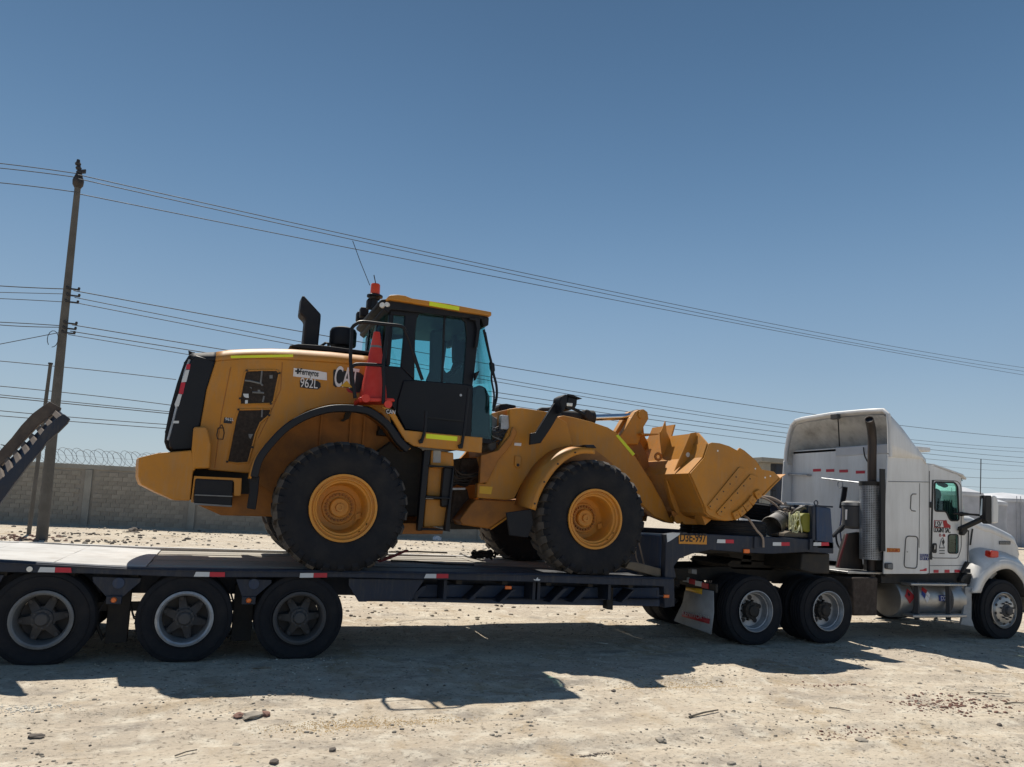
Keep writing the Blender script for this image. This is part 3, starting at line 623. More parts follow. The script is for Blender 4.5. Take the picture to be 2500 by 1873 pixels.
obj('pale_corner', MB().prism([(6.138,1.593),(6.393,1.604),(6.205,1.490),(6.155,1.467)], -.006, -.002), 'tape_w', tr)
obj('side_rib', MB().prism([(7.622,1.591),(7.666,1.592),(7.662,1.416),(7.617,1.421)], -.03, 0), 'navy', tr, bevel=.003)
obj('side_rib', MB().prism([(8.643,1.590),(8.691,1.589),(8.684,1.423),(8.636,1.421)], -.03, 0), 'navy', tr, bevel=.003)
for y in (.7, TW-.8): obj('neck_beam', MB().prism([(7.050,1.355),(7.981,1.398),(9.176,1.408),(9.177,1.329),(7.983,1.302),(7.052,1.285)], y, y+.1), 'dark', tr, bevel=.005)
for q in ([(8.291,1.317),(8.862,1.309),(8.864,1.171),(8.525,1.175),(8.141,1.199),(7.939,1.226),(7.888,1.287)], [(8.190,1.273),(8.344,1.255),(8.346,1.109),(8.118,1.105)]): obj('kingpin_plate', MB().prism(q, .95, 1.9), 'dark', tr, bevel=.005)
# headboard box at the neck's nose
hx = [(8.785,2.092),(9.068,2.066),(9.127,1.610),(8.803,1.626)]
obj('headboard', MB().prism([(hx[0][0], hx[0][1]), (hx[1][0], hx[1][1]-.0), (hx[2][0], zn-.10), (hx[3][0], zn-.10)], 0, 1.05), 'blue', tr, bevel=.012)
obj('headboard_cap', MB().box(hx[0][0]-.015, hx[1][0]+.03, -.015, 1.07, hx[0][1]-.015, hx[0][1]+.01), 'navy', tr, bevel=.004)
obj('headboard_post', MB().box(hx[0][0]-.07, hx[0][0]-.012, .0, .10, zn-.08, hx[0][1]), 'navy', tr, bevel=.008)
obj('lifting_eye', MB().rev([(.035+.009*math.cos(a), .009*math.sin(a)) for a in np.linspace(0, 2*math.pi, 8, endpoint=False)], (hx[0][0]+.02, .03, hx[0][1]+.045), (0, -1, 0), 14, closed=True), 'navy', tr)
obj('neck_nose', MB().prism([(8.768,1.366),(9.145,1.371),(9.146,1.060),(8.820,1.066),(8.585,1.111),(8.608,1.363)], .10, TW-.4), 'dark', tr, bevel=.02)
# licence plate
pq = [(6.337,1.571),(6.803,1.578),(6.806,1.453),(6.341,1.452)]
obj('licence_plate', MB().prism(pq, -.012, -.004), 'plate', tr, bevel=.002)
lettering('D3E-997', pq[3][0]+.015, pq[3][1]+.035, -.012, .17, 'decal_k', tr, width=(pq[1][0]-pq[0][0])-.03, rot=math.atan2(pq[2][1]-pq[3][1], pq[2][0]-pq[3][0]), bold=.003)
# reflectors
def reflector(pts, y, flip=False):
    (x0, z0), (x1, z1) = pts[0], pts[1]; h = .052; xm = (x0+x1)/2; zm = (z0+z1)/2
    obj('reflector_white', MB().prism([(x0, z0-h/2), (xm-.001, zm-h/2), (xm-.001, zm+h/2), (x0+random.uniform(0, .03), z0+h/2)], y-.003, y), 'tape_w', tr)
    obj('reflector_red', MB().prism([(xm+.001, zm-h/2), (x1, z1-h/2), (x1-random.uniform(0, .012), z1+h/2), (xm+.001, zm+h/2)], y-.003, y), 'tape_r', tr)
reflector([(-1.451,0.980),(-1.140,0.978)], -.046)
for q in ([(0.055,0.952),(0.379,0.952)], [(1.193,0.953),(1.505,0.959)], [(2.676,0.964),(2.986,0.967)]): reflector(q, -.046)
for q in ([(6.979,1.506),(7.275,1.509)], [(7.969,1.492),(8.280,1.499)], [(8.724,1.511),(9.029,1.519)]): reflector(q, -.004)
for q in [(7.491,1.377)]: obj('marker_light', MB().box(q[0]-.05, q[0]+.05, -.03, 0, q[1]-.03, q[1]+.03), 'lens_amber', tr, bevel=.008)
for q in [(-1.525,0.984)]: obj('rail_lamp', MB().disc((q[0], -.05, q[1]), (0,-1,0), .028, .012, 14), 'lens_clear', tr)
obj('paint_chip', MB().prism([(4.132,0.944),(4.163,0.936),(4.191,0.969),(4.198,0.945),(4.230,0.941),(4.217,0.921),(4.171,0.924),(4.142,0.928)], -.048, -.045), 'tape_w', tr)
# loading ramps, folded up at the tail
ra = [(-2.197,1.951),(-1.950,2.132),(-1.852,2.318),(-1.776,2.467),(-1.688,2.592),(-1.604,2.680),(-1.545,2.748),(-1.526,2.741),(-1.456,2.704),(-1.435,2.695),(-1.442,2.651),(-1.481,2.572),(-1.585,2.488),(-1.699,2.330),(-1.816,2.141),(-1.933,1.966),(-2.174,1.736)]
obj('ramp_side', MB().prism([(-2.410,1.957),(-2.146,2.201),(-2.036,2.369),(-1.952,2.525),(-1.857,2.667),(-1.765,2.763),(-1.695,2.826),(-1.577,2.768),(-1.585,2.720),(-1.635,2.686),(-1.783,2.539),(-1.914,2.343),(-2.126,2.008),(-2.386,1.735)], .92, 1.0), 'ramp_rust', tr, bevel=.008)
obj('ramp_side', MB().prism([(-2.212,1.619),(-1.967,1.857),(-1.725,2.210),(-1.582,2.482),(-1.479,2.601),(-1.430,2.644),(-1.368,2.597),(-1.387,2.542),(-1.463,2.437),(-1.566,2.319),(-1.597,2.241),(-1.710,2.060),(-1.827,1.838),(-1.941,1.610),(-2.179,1.308)], .27, .35), 'navy', tr, bevel=.008)
r0_, r1_ = [(-2.033,1.769),(-1.425,2.623)]; s0_, s1_ = [(-2.195,1.912),(-1.596,2.735)]
dr_ = Vector((r1_[0]-r0_[0], 0, r1_[1]-r0_[1])).normalized(); A0 = Vector((r0_[0], .36, r0_[1])); A1 = Vector((r1_[0], .36, r1_[1])); B0 = Vector((s0_[0], .91, s0_[1])); B1 = Vector((s1_[0], .91, s1_[1]))
nn_ = dr_.cross((B0-A0)).normalized()
if nn_.dot(Vector(cam.location)-A0) < 0: nn_ = -nn_
obj('ramp_back', MB().add([tuple(p-nn_*.012) for p in (A0, A1, B1, B0)]+[tuple(p-nn_*.03) for p in (A0, A1, B1, B0)], [(0,1,2,3),(4,7,6,5),(0,4,5,1),(1,5,6,2),(2,6,7,3),(3,7,4,0)]), 'navy', tr)
for k in range(9):
    t = k/8.6+.02; A_ = A0.lerp(A1, t); B_ = B0.lerp(B1, t)
    obj('ramp_rung', MB().obox((A_+B_)/2, (A1-A0)/8.6*.25, (B_-A_)/2, nn_*.02), 'ramp_rust', tr, bevel=.004)
obj('ramp_hinge', MB().tube([(-3.9, .2, 1.1), (-3.9, 1.1, 1.1)], .06, 10), 'navy', tr)

# ================================================================== WHEEL LOADER
YN, YF = .45, 2.25                           # hood sides
ld = thing('wheel_loader', 'yellow wheel loader with black cab and raised bucket standing on the trailer deck', 'wheel loader', (3.3, 1.35, 1.0))
def both(name, pts, y0, y1, m, bevel=.01, c=1.35, parent=None):   # the plate and its twin on the far side
    p_ = parent or ld
    obj(name, MB().prism(pts, y0, y1), m, p_, bevel=bevel); obj(name, MB().prism(pts, 2*c-y1, 2*c-y0), m, p_, bevel=bevel)
# ---- wheels
RL = .80
def big_tyre():
    hw = .30; prof = [(.385, hw*.80), (.40, hw*.90), (.46, hw*.97), (.55, hw*1.03), (.63, hw*1.03), (.70, hw*.98), (.735, hw*.90), (.757, hw*.80), (.765, hw*.5), (.768, 0)]
    prof = prof+[(r, -t) for r, t in prof[::-1][1:]]
    mb = MB().rev(prof, (0, 0, 0), (0, -1, 0), 72, closed=True)
    N = 26
    for s_ in (-1, 1):
        for k in range(N):
            a0 = 2*math.pi*(k+(.5 if s_ > 0 else 0))/N; v = []
            # lug path from the centre of the tread out over the shoulder
            for (y, r0, r1, da, hwid) in ((.02, .74, .797, 0, .060), (.14, .74, .80, -.05, .062), (.225, .73, .795, -.085, .064), (.275, .70, .757, -.095, .060), (.300, .66, .712, -.098, .050)):
                for r in (r0, r1):
                    for e in (-1, 1):
                        a = a0+s_*0+da+e*hwid/.8*(1.0 if r == r0 else .86)*.9; v.append((r*math.cos(a), s_*y if r == r0 or y < .27 else s_*(y+.014), r*math.sin(a)))
            f = []
            for i in range(4):
                b0 = i*4; b1 = b0+4
                f += [(b0+2, b0+3, b1+3, b1+2), (b0, b0+2, b1+2, b1), (b0+1, b1+1, b1+3, b0+3)]
            f += [(0, 1, 3, 2), (16, 18, 19, 17)]
            mb.add(v, f)
    me = mb.mesh('tyre')
    import bmesh
    bm = bmesh.new(); bm.from_mesh(me); bmesh.ops.recalc_face_normals(bm, faces=bm.faces); bm.to_mesh(me); bm.free()
    me.materials.append(M['rubber']); me.materials.append(M['tread'])
    nb_ = 72*(len(prof))
    for p_ in me.polygons:
        c_ = p_.center; r = math.hypot(c_.x, c_.z)
        if r > .70 and abs(c_.y) < .292 and (p_.index >= nb_ or r > .75): p_.material_index = 1
    for v in me.vertices:
        if v.co.z < -.735: v.co.z = -.735+(v.co.z+.735)*.04; v.co.y *= 1.02
    finish(me, 30); return me
bt_me = big_tyre()
rim_prof = [(.375, .30), (.402, .305), (.405, .29), (.385, .28), (.372, .255), (.352, .25), (.350, .262), (.336, .262), (.333, .24), (.322, .225), (.305, .225), (.298, .21), (.292, .10), (.286, -.06), (.272, -.08), (.05, -.085), (.05, -.12), (.30, -.12), (.36, .20)]
rm_me = MB().rev(rim_prof, (0,0,0), (0,-1,0), 64, closed=True)
for a in (-.25, -.62): rm_me.disc((.345*math.cos(a), -.25, .345*math.sin(a)), (0,-1,0), .012, .012, 8)
rm_me = rm_me.mesh('rim')
hb = MB().rev([(0, .05), (.02, .05), (.022, .062), (.05, .06), (.055, .03), (.105, .028), (.118, .015), (.122, -.03), (.20, -.035), (.212, -.05), (.215, -.20)], (0,0,0), (0,-1,0), 48).mesh('hub')
hbolt = MB()
for k in range(24):
    a = 2*math.pi*k/24; hbolt.rev([(0, .03), (.015, .03), (.017, 0)], (.160*math.cos(a), .032, .160*math.sin(a)), (0,-1,0), 6)
hbolt = hbolt.mesh('hub_bolts')
valve = MB().obox((.235, .03, -.10), (.03, 0, .01), (0, .012, 0), (0, 0, .035)).mesh('valve')
for m_ in (rm_me, hb, hbolt, valve): finish(m_); m_.materials.append(M['yellow_rim'])
hbolt.materials.clear(); hbolt.materials.append(M['yellow_dirty'])
for x in (1.637, 4.985):
    for far in (0, 1):
        wn = node('wheel', ld, (x, 2.475 if far else .225, 1.749)); wn.rotation_euler = (0, 0, math.pi if far else 0)
        a = random.uniform(0, 1)
        t_ = leaf('tyre', bt_me, wn)
        leaf('rim', rm_me, wn, rot=(0, .3, 0)); leaf('hub', hb, wn, loc=(0, .03, 0)); leaf('hub_bolts', hbolt, wn, loc=(0, .03, 0)); leaf('valve', valve, wn)
    obj('axle', MB().rev([(.14, -.95), (.14, -.45), (.26, -.2), (.30, 0), (.26, .2), (.14, .45), (.14, .95)], (x, 1.35, 1.749), (0, 1, 0), 20), 'yellow_dirty', ld)
# ---- engine hood
side = [(0.073,3.433),(0.387,3.498),(0.685,3.532),(0.971,3.548),(1.443,3.570),(1.923,3.578),(2.079,3.578),(2.255,2.837),(2.120,2.972),(1.948,3.051),(1.742,3.063),(1.481,3.039),(1.193,2.932),(0.973,2.768),(0.808,2.560),(0.675,2.334),(0.588,2.108),(0.101,2.123),(0.101,2.123),(-0.031,2.630),(0.002,3.077)]
side = side[:17]+side[18:]
obj('hood_panel', MB().prism(side, YN, YN+.04), 'yellow', ld, bevel=.012)
obj('hood_panel', MB().prism(side, YF-.04, YF), 'yellow', ld, bevel=.012)
sh = [(0.073,3.433),(0.387,3.498),(0.685,3.532),(0.971,3.548),(1.443,3.570),(1.923,3.578)]
tp = [(0.063,3.557),(0.233,3.603),(0.456,3.640),(0.702,3.673),(0.954,3.696),(1.454,3.717),(1.941,3.718)]
def top_loft(sh_, tp_, n=24):
    mb = MB(); rows = []
    xs = np.linspace(sh_[0][0], sh_[-1][0], n); zs = np.interp(xs, *zip(*sh_)); zt_ = np.interp(xs+.0, *zip(*tp_))
    for x, a, b_ in zip(xs, zs, zt_):
        half = [(YN+.002, a), (YN+.03, a+(b_-a)*.45), (YN+.09, a+(b_-a)*.85), (YN+.18, b_+.005), (YN+.5, b_+.035)]
        rows.append([(x, y, z) for y, z in half]+[(x, 2.7-y, z) for y, z in half[::-1]])
    m_ = len(rows[0]); v = [p for r_ in rows for p in r_]
    return mb.add(v, [(i*m_+j, i*m_+j+1, (i+1)*m_+j+1, (i+1)*m_+j) for i in range(n-1) for j in range(m_-1)])
obj('hood_top', top_loft(sh, tp), 'yellow', ld, solid=.02, smooth=60)
obj('engine_core', MB().box(side[0][0]+.1, 2.0, YN+.25, YF-.25, 2.1, 3.38), 'engine', ld)
# rear grille section, black
gb_ = [(0.073,3.433),(0.002,3.077),(-0.031,2.630),(-0.090,2.597),(-0.087,2.349),(-0.302,2.321),(-0.344,2.359),(-0.355,2.443),(-0.326,2.625),(-0.285,2.924),(-0.238,3.285),(-0.202,3.421),(-0.157,3.479)]
obj('rear_cowl', MB().prism(gb_, YN-.004, YF+.004), 'black', ld, bevel=.02)
gr = [(-0.165,3.526),(-0.235,3.504),(-0.280,3.404),(-0.338,3.143),(-0.390,2.827),(-0.415,2.555),(-0.416,2.430),(-0.378,2.337),(-0.308,2.342),(-0.339,2.445),(-0.281,2.798),(-0.186,3.355)]
obj('rear_grille', MB().prism(gr, .62, 2.08), 'black_matt', ld, bevel=.02)
sl = MB()
for k in range(16):
    t = k/15; q0 = Vector((gr[2][0], 0, gr[2][1])).lerp(Vector((gr[5][0], 0, gr[5][1])), t); sl.box(q0.x-.006, q0.x+.02, .68, 2.02, q0.z-.012, q0.z+.012)
obj('grille_slats', sl, 'dark', ld)
cz = [(0.073,3.433),(-0.202,3.421)]; ct = [(0.063,3.557),(-0.163,3.517)]
sh2 = [(cz[1][0], cz[1][1]), (cz[0][0], cz[0][1])]; tp2 = [(ct[1][0], ct[1][1]), (ct[0][0], ct[0][1])]
obj('rear_cowl_top', top_loft(sh2, tp2, 8), 'black_matt', ld, solid=.02, smooth=60)
for q in ([(-0.322,3.525),(-0.251,3.537),(-0.260,3.491),(-0.262,3.406),(-0.301,3.430)], [(-0.299,3.754),(-0.251,3.739),(-0.210,3.737),(-0.215,3.681),(-0.287,3.684)]): obj('rear_lamp', MB().prism(q, .86 if q[0][1] < 3.5 else 1.8, 1.1 if q[0][1] < 3.5 else 2.0), 'black_matt', ld, bevel=.01)
for q, m_ in (([(-0.242,3.355),(-0.200,3.364),(-0.203,3.298),(-0.245,3.296)], 'tape_r'), ([(-0.248,3.283),(-0.206,3.292),(-0.227,3.144),(-0.281,3.137)], 'tape_w'), ([(-0.282,3.134),(-0.236,3.138),(-0.251,2.996),(-0.299,2.997)], 'tape_r'), ([(-0.301,2.992),(-0.262,2.990),(-0.284,2.848),(-0.324,2.840),(-0.331,2.869)], 'tape_w')):
    obj('reflector', MB().prism(q, .440, .444), m_, ld)
obj('cowl_edge', MB().tube([(x-.005, .50, z) for x, z in [(-0.202,3.421),(-0.238,3.285),(-0.285,2.924),(-0.326,2.625),(-0.355,2.443)]], .022, 8), 'steelrim', ld)
obj('small_decal', MB().prism([(-0.327,2.672),(-0.267,2.677),(-0.266,2.648),(-0.327,2.643)], .440, .444), 'tape_w', ld)
# mesh screens
def screen(pts, m='mesh'):
    obj('screen_recess', MB().prism(shrink(pts, .01), YN-.004, YN-.001), m, ld)
    obj('screen_frame', MB().tube([(x, YN-.006, z) for x, z in pts+[pts[0]]], .012, 6, cap=False), 'yellow', ld)
    for x, z in pts[::3]: obj('screen_bolt', MB().disc((x, YN-.012, z), (0,-1,0), .014, .012, 8), 'dark', ld)
up_s = [(0.436,3.352),(0.615,3.378),(0.782,3.396),(0.817,3.359),(0.798,3.200),(0.778,3.009),(0.746,2.973),(0.561,2.952),(0.398,2.931),(0.385,3.004),(0.399,3.160),(0.416,3.322)]
lo_s = [(0.379,2.868),(0.566,2.888),(0.753,2.911),(0.737,2.829),(0.642,2.728),(0.599,2.591),(0.574,2.425),(0.540,2.239),(0.417,2.221),(0.302,2.232),(0.326,2.458),(0.355,2.745)]
screen(up_s); screen(lo_s)
ip = MB()
for q in ([(0.611,3.367),(0.608,3.211),(0.635,3.187)], [(0.422,3.228),(0.480,3.229),(0.598,3.212)], [(0.660,3.060),(0.651,2.986)], [(0.520,3.093),(0.656,3.099)], [(0.653,2.893),(0.655,2.800)]):
    ip.tube([(x, YN-.006, z) for x, z in q], .012, 6)
for q in ([(0.703,3.325),(0.739,3.329),(0.742,3.287),(0.706,3.283)], [(0.486,3.152),(0.505,3.153),(0.512,3.133)], [(0.580,3.130),(0.605,3.132),(0.617,3.102),(0.583,3.099)], [(0.517,2.583),(0.570,2.583),(0.562,2.566),(0.546,2.524),(0.525,2.543)]): ip.prism(q, YN-.010, YN-.005)
obj('engine_pipes', ip, 'rim_grey', ld)
for q in ([(0.415,3.065),(0.478,3.071),(0.485,3.022),(0.453,3.019),(0.428,3.032)], [(0.446,2.990),(0.477,2.993),(0.479,2.941),(0.447,2.938)]): obj('painted_sky_gap', MB().prism(q, YN-.008, YN-.005), 'tape_w', ld)  # white plates painted as sky glimpsed through the screen
# air intake, exhaust, cleaner
obj('hood_grille_top', MB().prism([(0.933,3.780),(1.043,3.815),(1.396,3.831),(1.999,3.822),(2.001,3.786),(1.401,3.761),(0.985,3.761)], .75, 1.95), 'black_matt', ld, bevel=.012)
obj('exhaust_stack', MB().prism([(1.076,4.570),(1.109,4.567),(1.346,4.348),(1.348,4.273),(1.341,3.877),(1.140,3.845),(1.147,4.226),(1.140,4.262),(1.069,4.318),(1.067,4.349)], 1.2, 1.52), 'black_matt', ld, bevel=.05)
pc = (1.684,4.033)
obj('air_precleaner', MB().rev([(0, .20), (.10, .195), (.165, .17), (.185, .13), (.185, -.05), (.175, -.07), (.10, -.08), (.09, -.16), (.12, -.18), (.14, -.24)], (pc[0], 1.35, pc[1]), (0,0,1), 28), 'black_matt', ld)
obj('hood_latch', MB().tube([(x, 1.2, z) for x, z in [(1.366,3.895),(1.435,3.954),(1.470,3.955),(1.479,3.888)]], .018, 8), 'black', ld)
# counterweight
cwp = [(-0.637,2.212),(-0.443,2.279),(-0.094,2.336),(-0.036,2.110),(-0.061,2.100),(-0.064,1.753),(-0.224,1.749),(-0.419,1.828),(-0.593,1.913),(-0.625,1.993),(-0.636,2.129)]
ys_ = np.linspace(.28, 2.42, 9); cw = MB(); n_ = len(cwp)
for y in ys_:
    cw.v += [(x-(.10*(1-((y-1.35)/1.07)**2) if x < -.2 else 0), y, z) for x, z in cwp]
cw.f = [tuple(range(n_)), tuple(range(8*n_+n_-1, 8*n_-1, -1))]+[(k*n_+i, k*n_+(i+1) % n_, (k+1)*n_+(i+1) % n_, (k+1)*n_+i) for k in range(8) for i in range(n_)]
obj('counterweight', cw, 'yellow', ld, bevel=.02)
for q in ([(0.249,3.377),(0.189,2.784),(0.170,2.147)], [(0.840,3.503),(0.847,3.161),(0.739,2.832),(0.631,2.546)]): obj('panel_seam', MB().tube([(x, YN-.001, z) for x, z in q], .005, 5), 'yellow_dirty', ld)
cwu = [(-0.097,2.340),(-0.099,2.596),(-0.079,2.609),(0.033,2.622),(0.059,2.586),(0.113,2.411),(0.118,2.139),(-0.038,2.125),(-0.064,2.109)]
both('counterweight_horn', cwu, .276, .52, 'yellow', .02)
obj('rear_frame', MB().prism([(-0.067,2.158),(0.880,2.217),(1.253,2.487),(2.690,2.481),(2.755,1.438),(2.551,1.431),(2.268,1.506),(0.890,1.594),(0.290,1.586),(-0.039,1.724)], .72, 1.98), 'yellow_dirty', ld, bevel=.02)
obj('frame_recess', MB().prism([(-0.081,2.136),(0.588,2.118),(0.599,1.862),(0.451,1.855),(-0.034,2.004)], .62, .715), 'dark', ld)
obj('step_frame', MB().prism([(-0.044,2.040),(0.481,2.044),(0.486,1.835),(0.409,1.831),(0.396,1.995),(-0.027,2.000),(-0.030,1.730),(-0.053,1.739)], .28, .34), 'yellow', ld, bevel=.006)
sb = [(-0.027,2.009),(0.388,2.013),(0.397,1.707),(-0.024,1.731)]
obj('step_box', MB().prism(sb, .26, .60), 'black_matt', ld, bevel=.015)
obj('step_edge', MB().prism([(-0.018,1.829),(0.394,1.831),(0.393,1.818),(-0.019,1.816)], .24, .262), 'rim_grey', ld)
obj('step_bottom', MB().prism([(-0.024,1.731),(0.396,1.719),(0.392,1.700),(-0.001,1.708)], .25, .6), 'rim_grey', ld)
obj('rear_flap', MB().prism([(0.553,2.077),(0.669,2.074),(0.668,1.868),(0.656,1.684),(0.561,1.695),(0.574,1.882)], .10, .30), 'black_matt', ld, bevel=.01)
obj('hydraulic_tank', MB().prism([(2.029,2.429),(2.344,2.685),(2.703,2.553),(2.757,1.674),(2.352,1.658)], .50, .75), 'dark', ld, bevel=.02)
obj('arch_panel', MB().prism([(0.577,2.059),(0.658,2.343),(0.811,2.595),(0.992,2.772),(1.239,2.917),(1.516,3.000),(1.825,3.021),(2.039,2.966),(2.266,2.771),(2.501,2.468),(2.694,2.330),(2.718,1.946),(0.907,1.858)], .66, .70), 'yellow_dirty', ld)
for x in [(1.390,2.862),(1.764,2.894),(1.936,2.909)]: obj('panel_rib', MB().box(x[0]-.012, x[0]+.012, .625, .658, 2.2, 2.95), 'yellow_dirty', ld)
obj('hose_bracket', MB().prism([(1.677,2.960),(1.761,2.987),(1.730,2.888),(1.657,2.843),(1.619,2.849),(1.664,2.882)], .58, .62), 'dark', ld)
# rear fender: sheet from the hood out over the tyre, black rubber edge
fo = [(0.560,2.061),(0.605,2.286),(0.737,2.504),(0.891,2.689),(1.108,2.847),(1.362,2.953),(1.608,2.989),(1.861,2.978),(2.025,2.898),(2.155,2.799),(2.282,2.640),(2.410,2.530),(2.514,2.513)]
fo = fo[:-1]
oc = [Vector((x, -.02, z)) for x, z in fo]; ic = [Vector((x, .50, z)) for x, z in fo]
def dense(P, n=40):
    P = [Vector(p) for p in P]; d = [0]
    for a, b_ in zip(P, P[1:]): d.append(d[-1]+(b_-a).length)
    out = []
    for i in range(n+1):
        t = d[-1]*i/n; k = max(0, min(len(P)-2, int(np.searchsorted(d, t)-1))); u = (t-d[k])/(d[k+1]-d[k]); p0 = P[max(0, k-1)]; p1 = P[k]; p2 = P[k+1]; p3 = P[min(len(P)-1, k+2)]
        out.append(.5*((2*p1)+(p2-p0)*u+(2*p0-5*p1+4*p2-p3)*u*u+(3*p1-p0-3*p2+p3)*u**3))
    return out
oc = dense(oc); ic = dense(ic)
for far in (0, 1):
    k = (lambda v: Vector((v.x, 2.7-v.y, v.z))) if far else (lambda v: v)
    obj('rear_fender', MB().sheet([k(v)+Vector((0,0,-.02)) for v in oc], [k(v)+Vector((0,0,-.02)) for v in ic]), 'yellow', ld, solid=.025, smooth=60)
    lip = MB()
    lo_ = []
    for i, v in enumerate(oc):
        t = (oc[min(i+1, len(oc)-1)]-oc[max(i-1, 0)]).normalized(); nn = Vector((t.z, 0, -t.x)); wdt = .085
        lo_.append((v, v+nn*wdt))
    V = []
    for a, b_ in lo_:
        for q in (a, b_):
            V += [k(Vector((q.x, -.06, q.z))), k(Vector((q.x, .05, q.z)))]
    F = []
    for i in range(len(lo_)-1):
        a = i*4; b_ = a+4
        F += [(a, b_, b_+1, a+1), (a+2, a+3, b_+3, b_+2), (a, a+2, b_+2, b_), (a+1, b_+1, b_+3, a+3)]
    F += [(0, 1, 3, 2), (len(V)-4, len(V)-2, len(V)-1, len(V)-3)]
    lip.add(V, F); obj('fender_edge', lip, 'black', ld, bevel=.012, smooth=50)
sk = [(2.024,3.011),(2.166,2.990),(2.249,2.860),(2.331,2.741),(2.837,2.732),(3.357,2.728),(3.354,2.527),(2.985,2.539),(2.597,2.546),(2.464,2.553),(2.347,2.609),(2.234,2.767),(2.142,2.897),(2.053,2.982)]
both('platform_skirt', sk, .0, .05, 'yellow', .01)
obj('platform_floor', MB().box((2.331,2.741)[0], (3.357,2.728)[0], .05, 2.65, (2.842,2.646)[1]-.03, (2.842,2.646)[1]+.04), 'black_matt', ld)
obj('reflective_tape', MB().prism([(2.606,2.718),(3.017,2.712),(3.012,2.653),(2.604,2.660)], -.005, -.001), 'tape_y', ld)
obj('reflective_tape', MB().prism([(0.236,3.513),(0.961,3.614),(0.964,3.582),(0.244,3.484)], .443, .446).turned(R(0), (0,0,0)), 'tape_y', ld)
obj('small_decal', MB().prism([(2.071,2.983),(2.161,2.986),(2.165,2.927),(2.080,2.927)], -.006, -.002), 'decal_k', ld)
lettering('CAN', *(2.085,2.929), -.007, .07, 'decal_w', ld, width=.11)
# ---- cab
YC, YD = .50, 2.20
cabn = []
def cabp(name, pts, m='black', y0=YC, y1=YC+.07, bevel=.012, twin=True):
    obj(name, MB().prism(pts, y0, y1), m, ld, bevel=bevel)
    if twin: obj(name, MB().prism(pts, 2.7-y1, 2.7-y0), m, ld, bevel=bevel)
cabp('cab_header', [(2.125,4.508),(2.184,4.504),(2.959,4.503),(3.450,4.477),(3.434,4.371),(3.189,4.359),(3.101,4.419),(2.758,4.394),(2.584,4.384),(2.526,4.342),(2.347,4.298),(2.158,4.292),(2.132,4.389)])
cabp('rear_pillar', [(2.138,4.306),(2.201,4.306),(2.198,3.623),(2.148,3.617)])
cabp('centre_pillar', [(2.350,4.318),(2.554,4.376),(2.515,4.280),(2.507,4.097),(2.534,3.461),(2.341,3.609),(2.351,3.958)])
cabp('cab_rear_panel', [(2.105,3.613),(2.345,3.615),(2.531,3.457),(2.538,3.342),(2.431,2.821),(2.311,3.006),(2.235,3.117),(2.126,3.145),(2.116,3.300)])
cabp('door_panel', [(2.382,3.435),(2.531,3.457),(3.208,3.474),(3.345,3.463),(3.353,2.759),(2.917,2.765),(2.445,2.793),(2.321,3.007),(2.321,3.164)], y0=YC-.025)
cabp('front_pillar', [(3.069,4.425),(3.187,4.386),(3.401,4.387),(3.398,4.251),(3.380,4.001),(3.358,3.628),(3.337,3.421),(3.201,3.408),(3.208,3.474),(3.223,4.126),(3.191,4.328)])
obj('cab_step_trim', MB().prism([(2.690,2.987),(3.234,2.979),(3.235,2.959),(2.692,2.967)], .46, .475), 'trim', ld)
obj('window_divider', MB().prism([(2.887,4.415),(2.914,4.415),(2.927,3.464),(2.902,3.461)], .52, .55), 'black', ld)
def pane(pts, name='window_pane', m='glass', y=.53, twin=True):
    obj(name, MB().prism(pts, y, y+.008), m, ld)
    if twin: obj(name, MB().prism(pts, 2.7-y-.008, 2.7-y), m, ld)
pane([(2.158,4.303),(2.357,4.322),(2.356,3.615),(2.158,3.613)])
pane([(2.520,4.388),(3.207,4.399),(3.233,4.133),(3.222,3.465),(2.529,3.448),(2.511,4.144)])
pane([(3.405,4.388),(3.470,4.308),(3.570,3.862),(3.624,3.454),(3.657,2.763),(3.367,2.766),(3.368,3.510),(3.398,4.049)], 'side_glass')
rb0 = (2.138,4.306); rb1 = (2.106,3.603); rb2 = (2.117,3.145)
obj('rear_window', MB().sheet([(rb0[0]-.04, .56, rb0[1]), (rb0[0]-.04, 2.14, rb0[1])], [(rb1[0]-.04, .56, rb1[1]), (rb1[0]-.04, 2.14, rb1[1])]), 'glass', ld, solid=.008)
obj('rear_wall', MB().add([(rb1[0]-.04, .52, rb1[1]), (rb1[0]-.04, 2.18, rb1[1]), (rb2[0], 2.18, 2.75), (rb2[0], .52, 2.75), (rb1[0]+.02, .52, rb1[1]), (rb1[0]+.02, 2.18, rb1[1]), (rb2[0]+.06, 2.18, 2.75), (rb2[0]+.06, .52, 2.75)],
    [(0,1,2,3),(4,7,6,5),(0,4,5,1),(1,5,6,2),(2,6,7,3),(3,7,4,0)]), 'black', ld, bevel=.01)
for y in (1.05, 1.65): obj('rear_mullion', MB().obox(((rb0[0]+rb1[0])/2-.045, y, (rb0[1]+rb1[1])/2), ((rb0[0]-rb1[0])/2, 0, (rb0[1]-rb1[1])/2), (0, .02, 0), (.01, 0, 0)), 'black', ld)
wf = [(3.470,4.308),(3.570,3.862),(3.624,3.454),(3.661,2.764)]
obj('windshield', MB().sheet([(x+.02, .56, z) for x, z in wf], [(x+.02, 2.14, z) for x, z in wf]), 'glass', ld, solid=.008, smooth=5)
obj('dashboard', MB().prism([(3.401,3.443),(3.479,3.513),(3.578,3.481),(3.644,3.363),(3.679,2.787),(3.263,2.796),(3.387,3.235)], .62, 2.05), 'black_matt', ld, bevel=.03)
obj('cab_floor', MB().box(rb1[0], wf[-1][0], .52, 2.18, 2.70, 2.76), 'black_matt', ld)
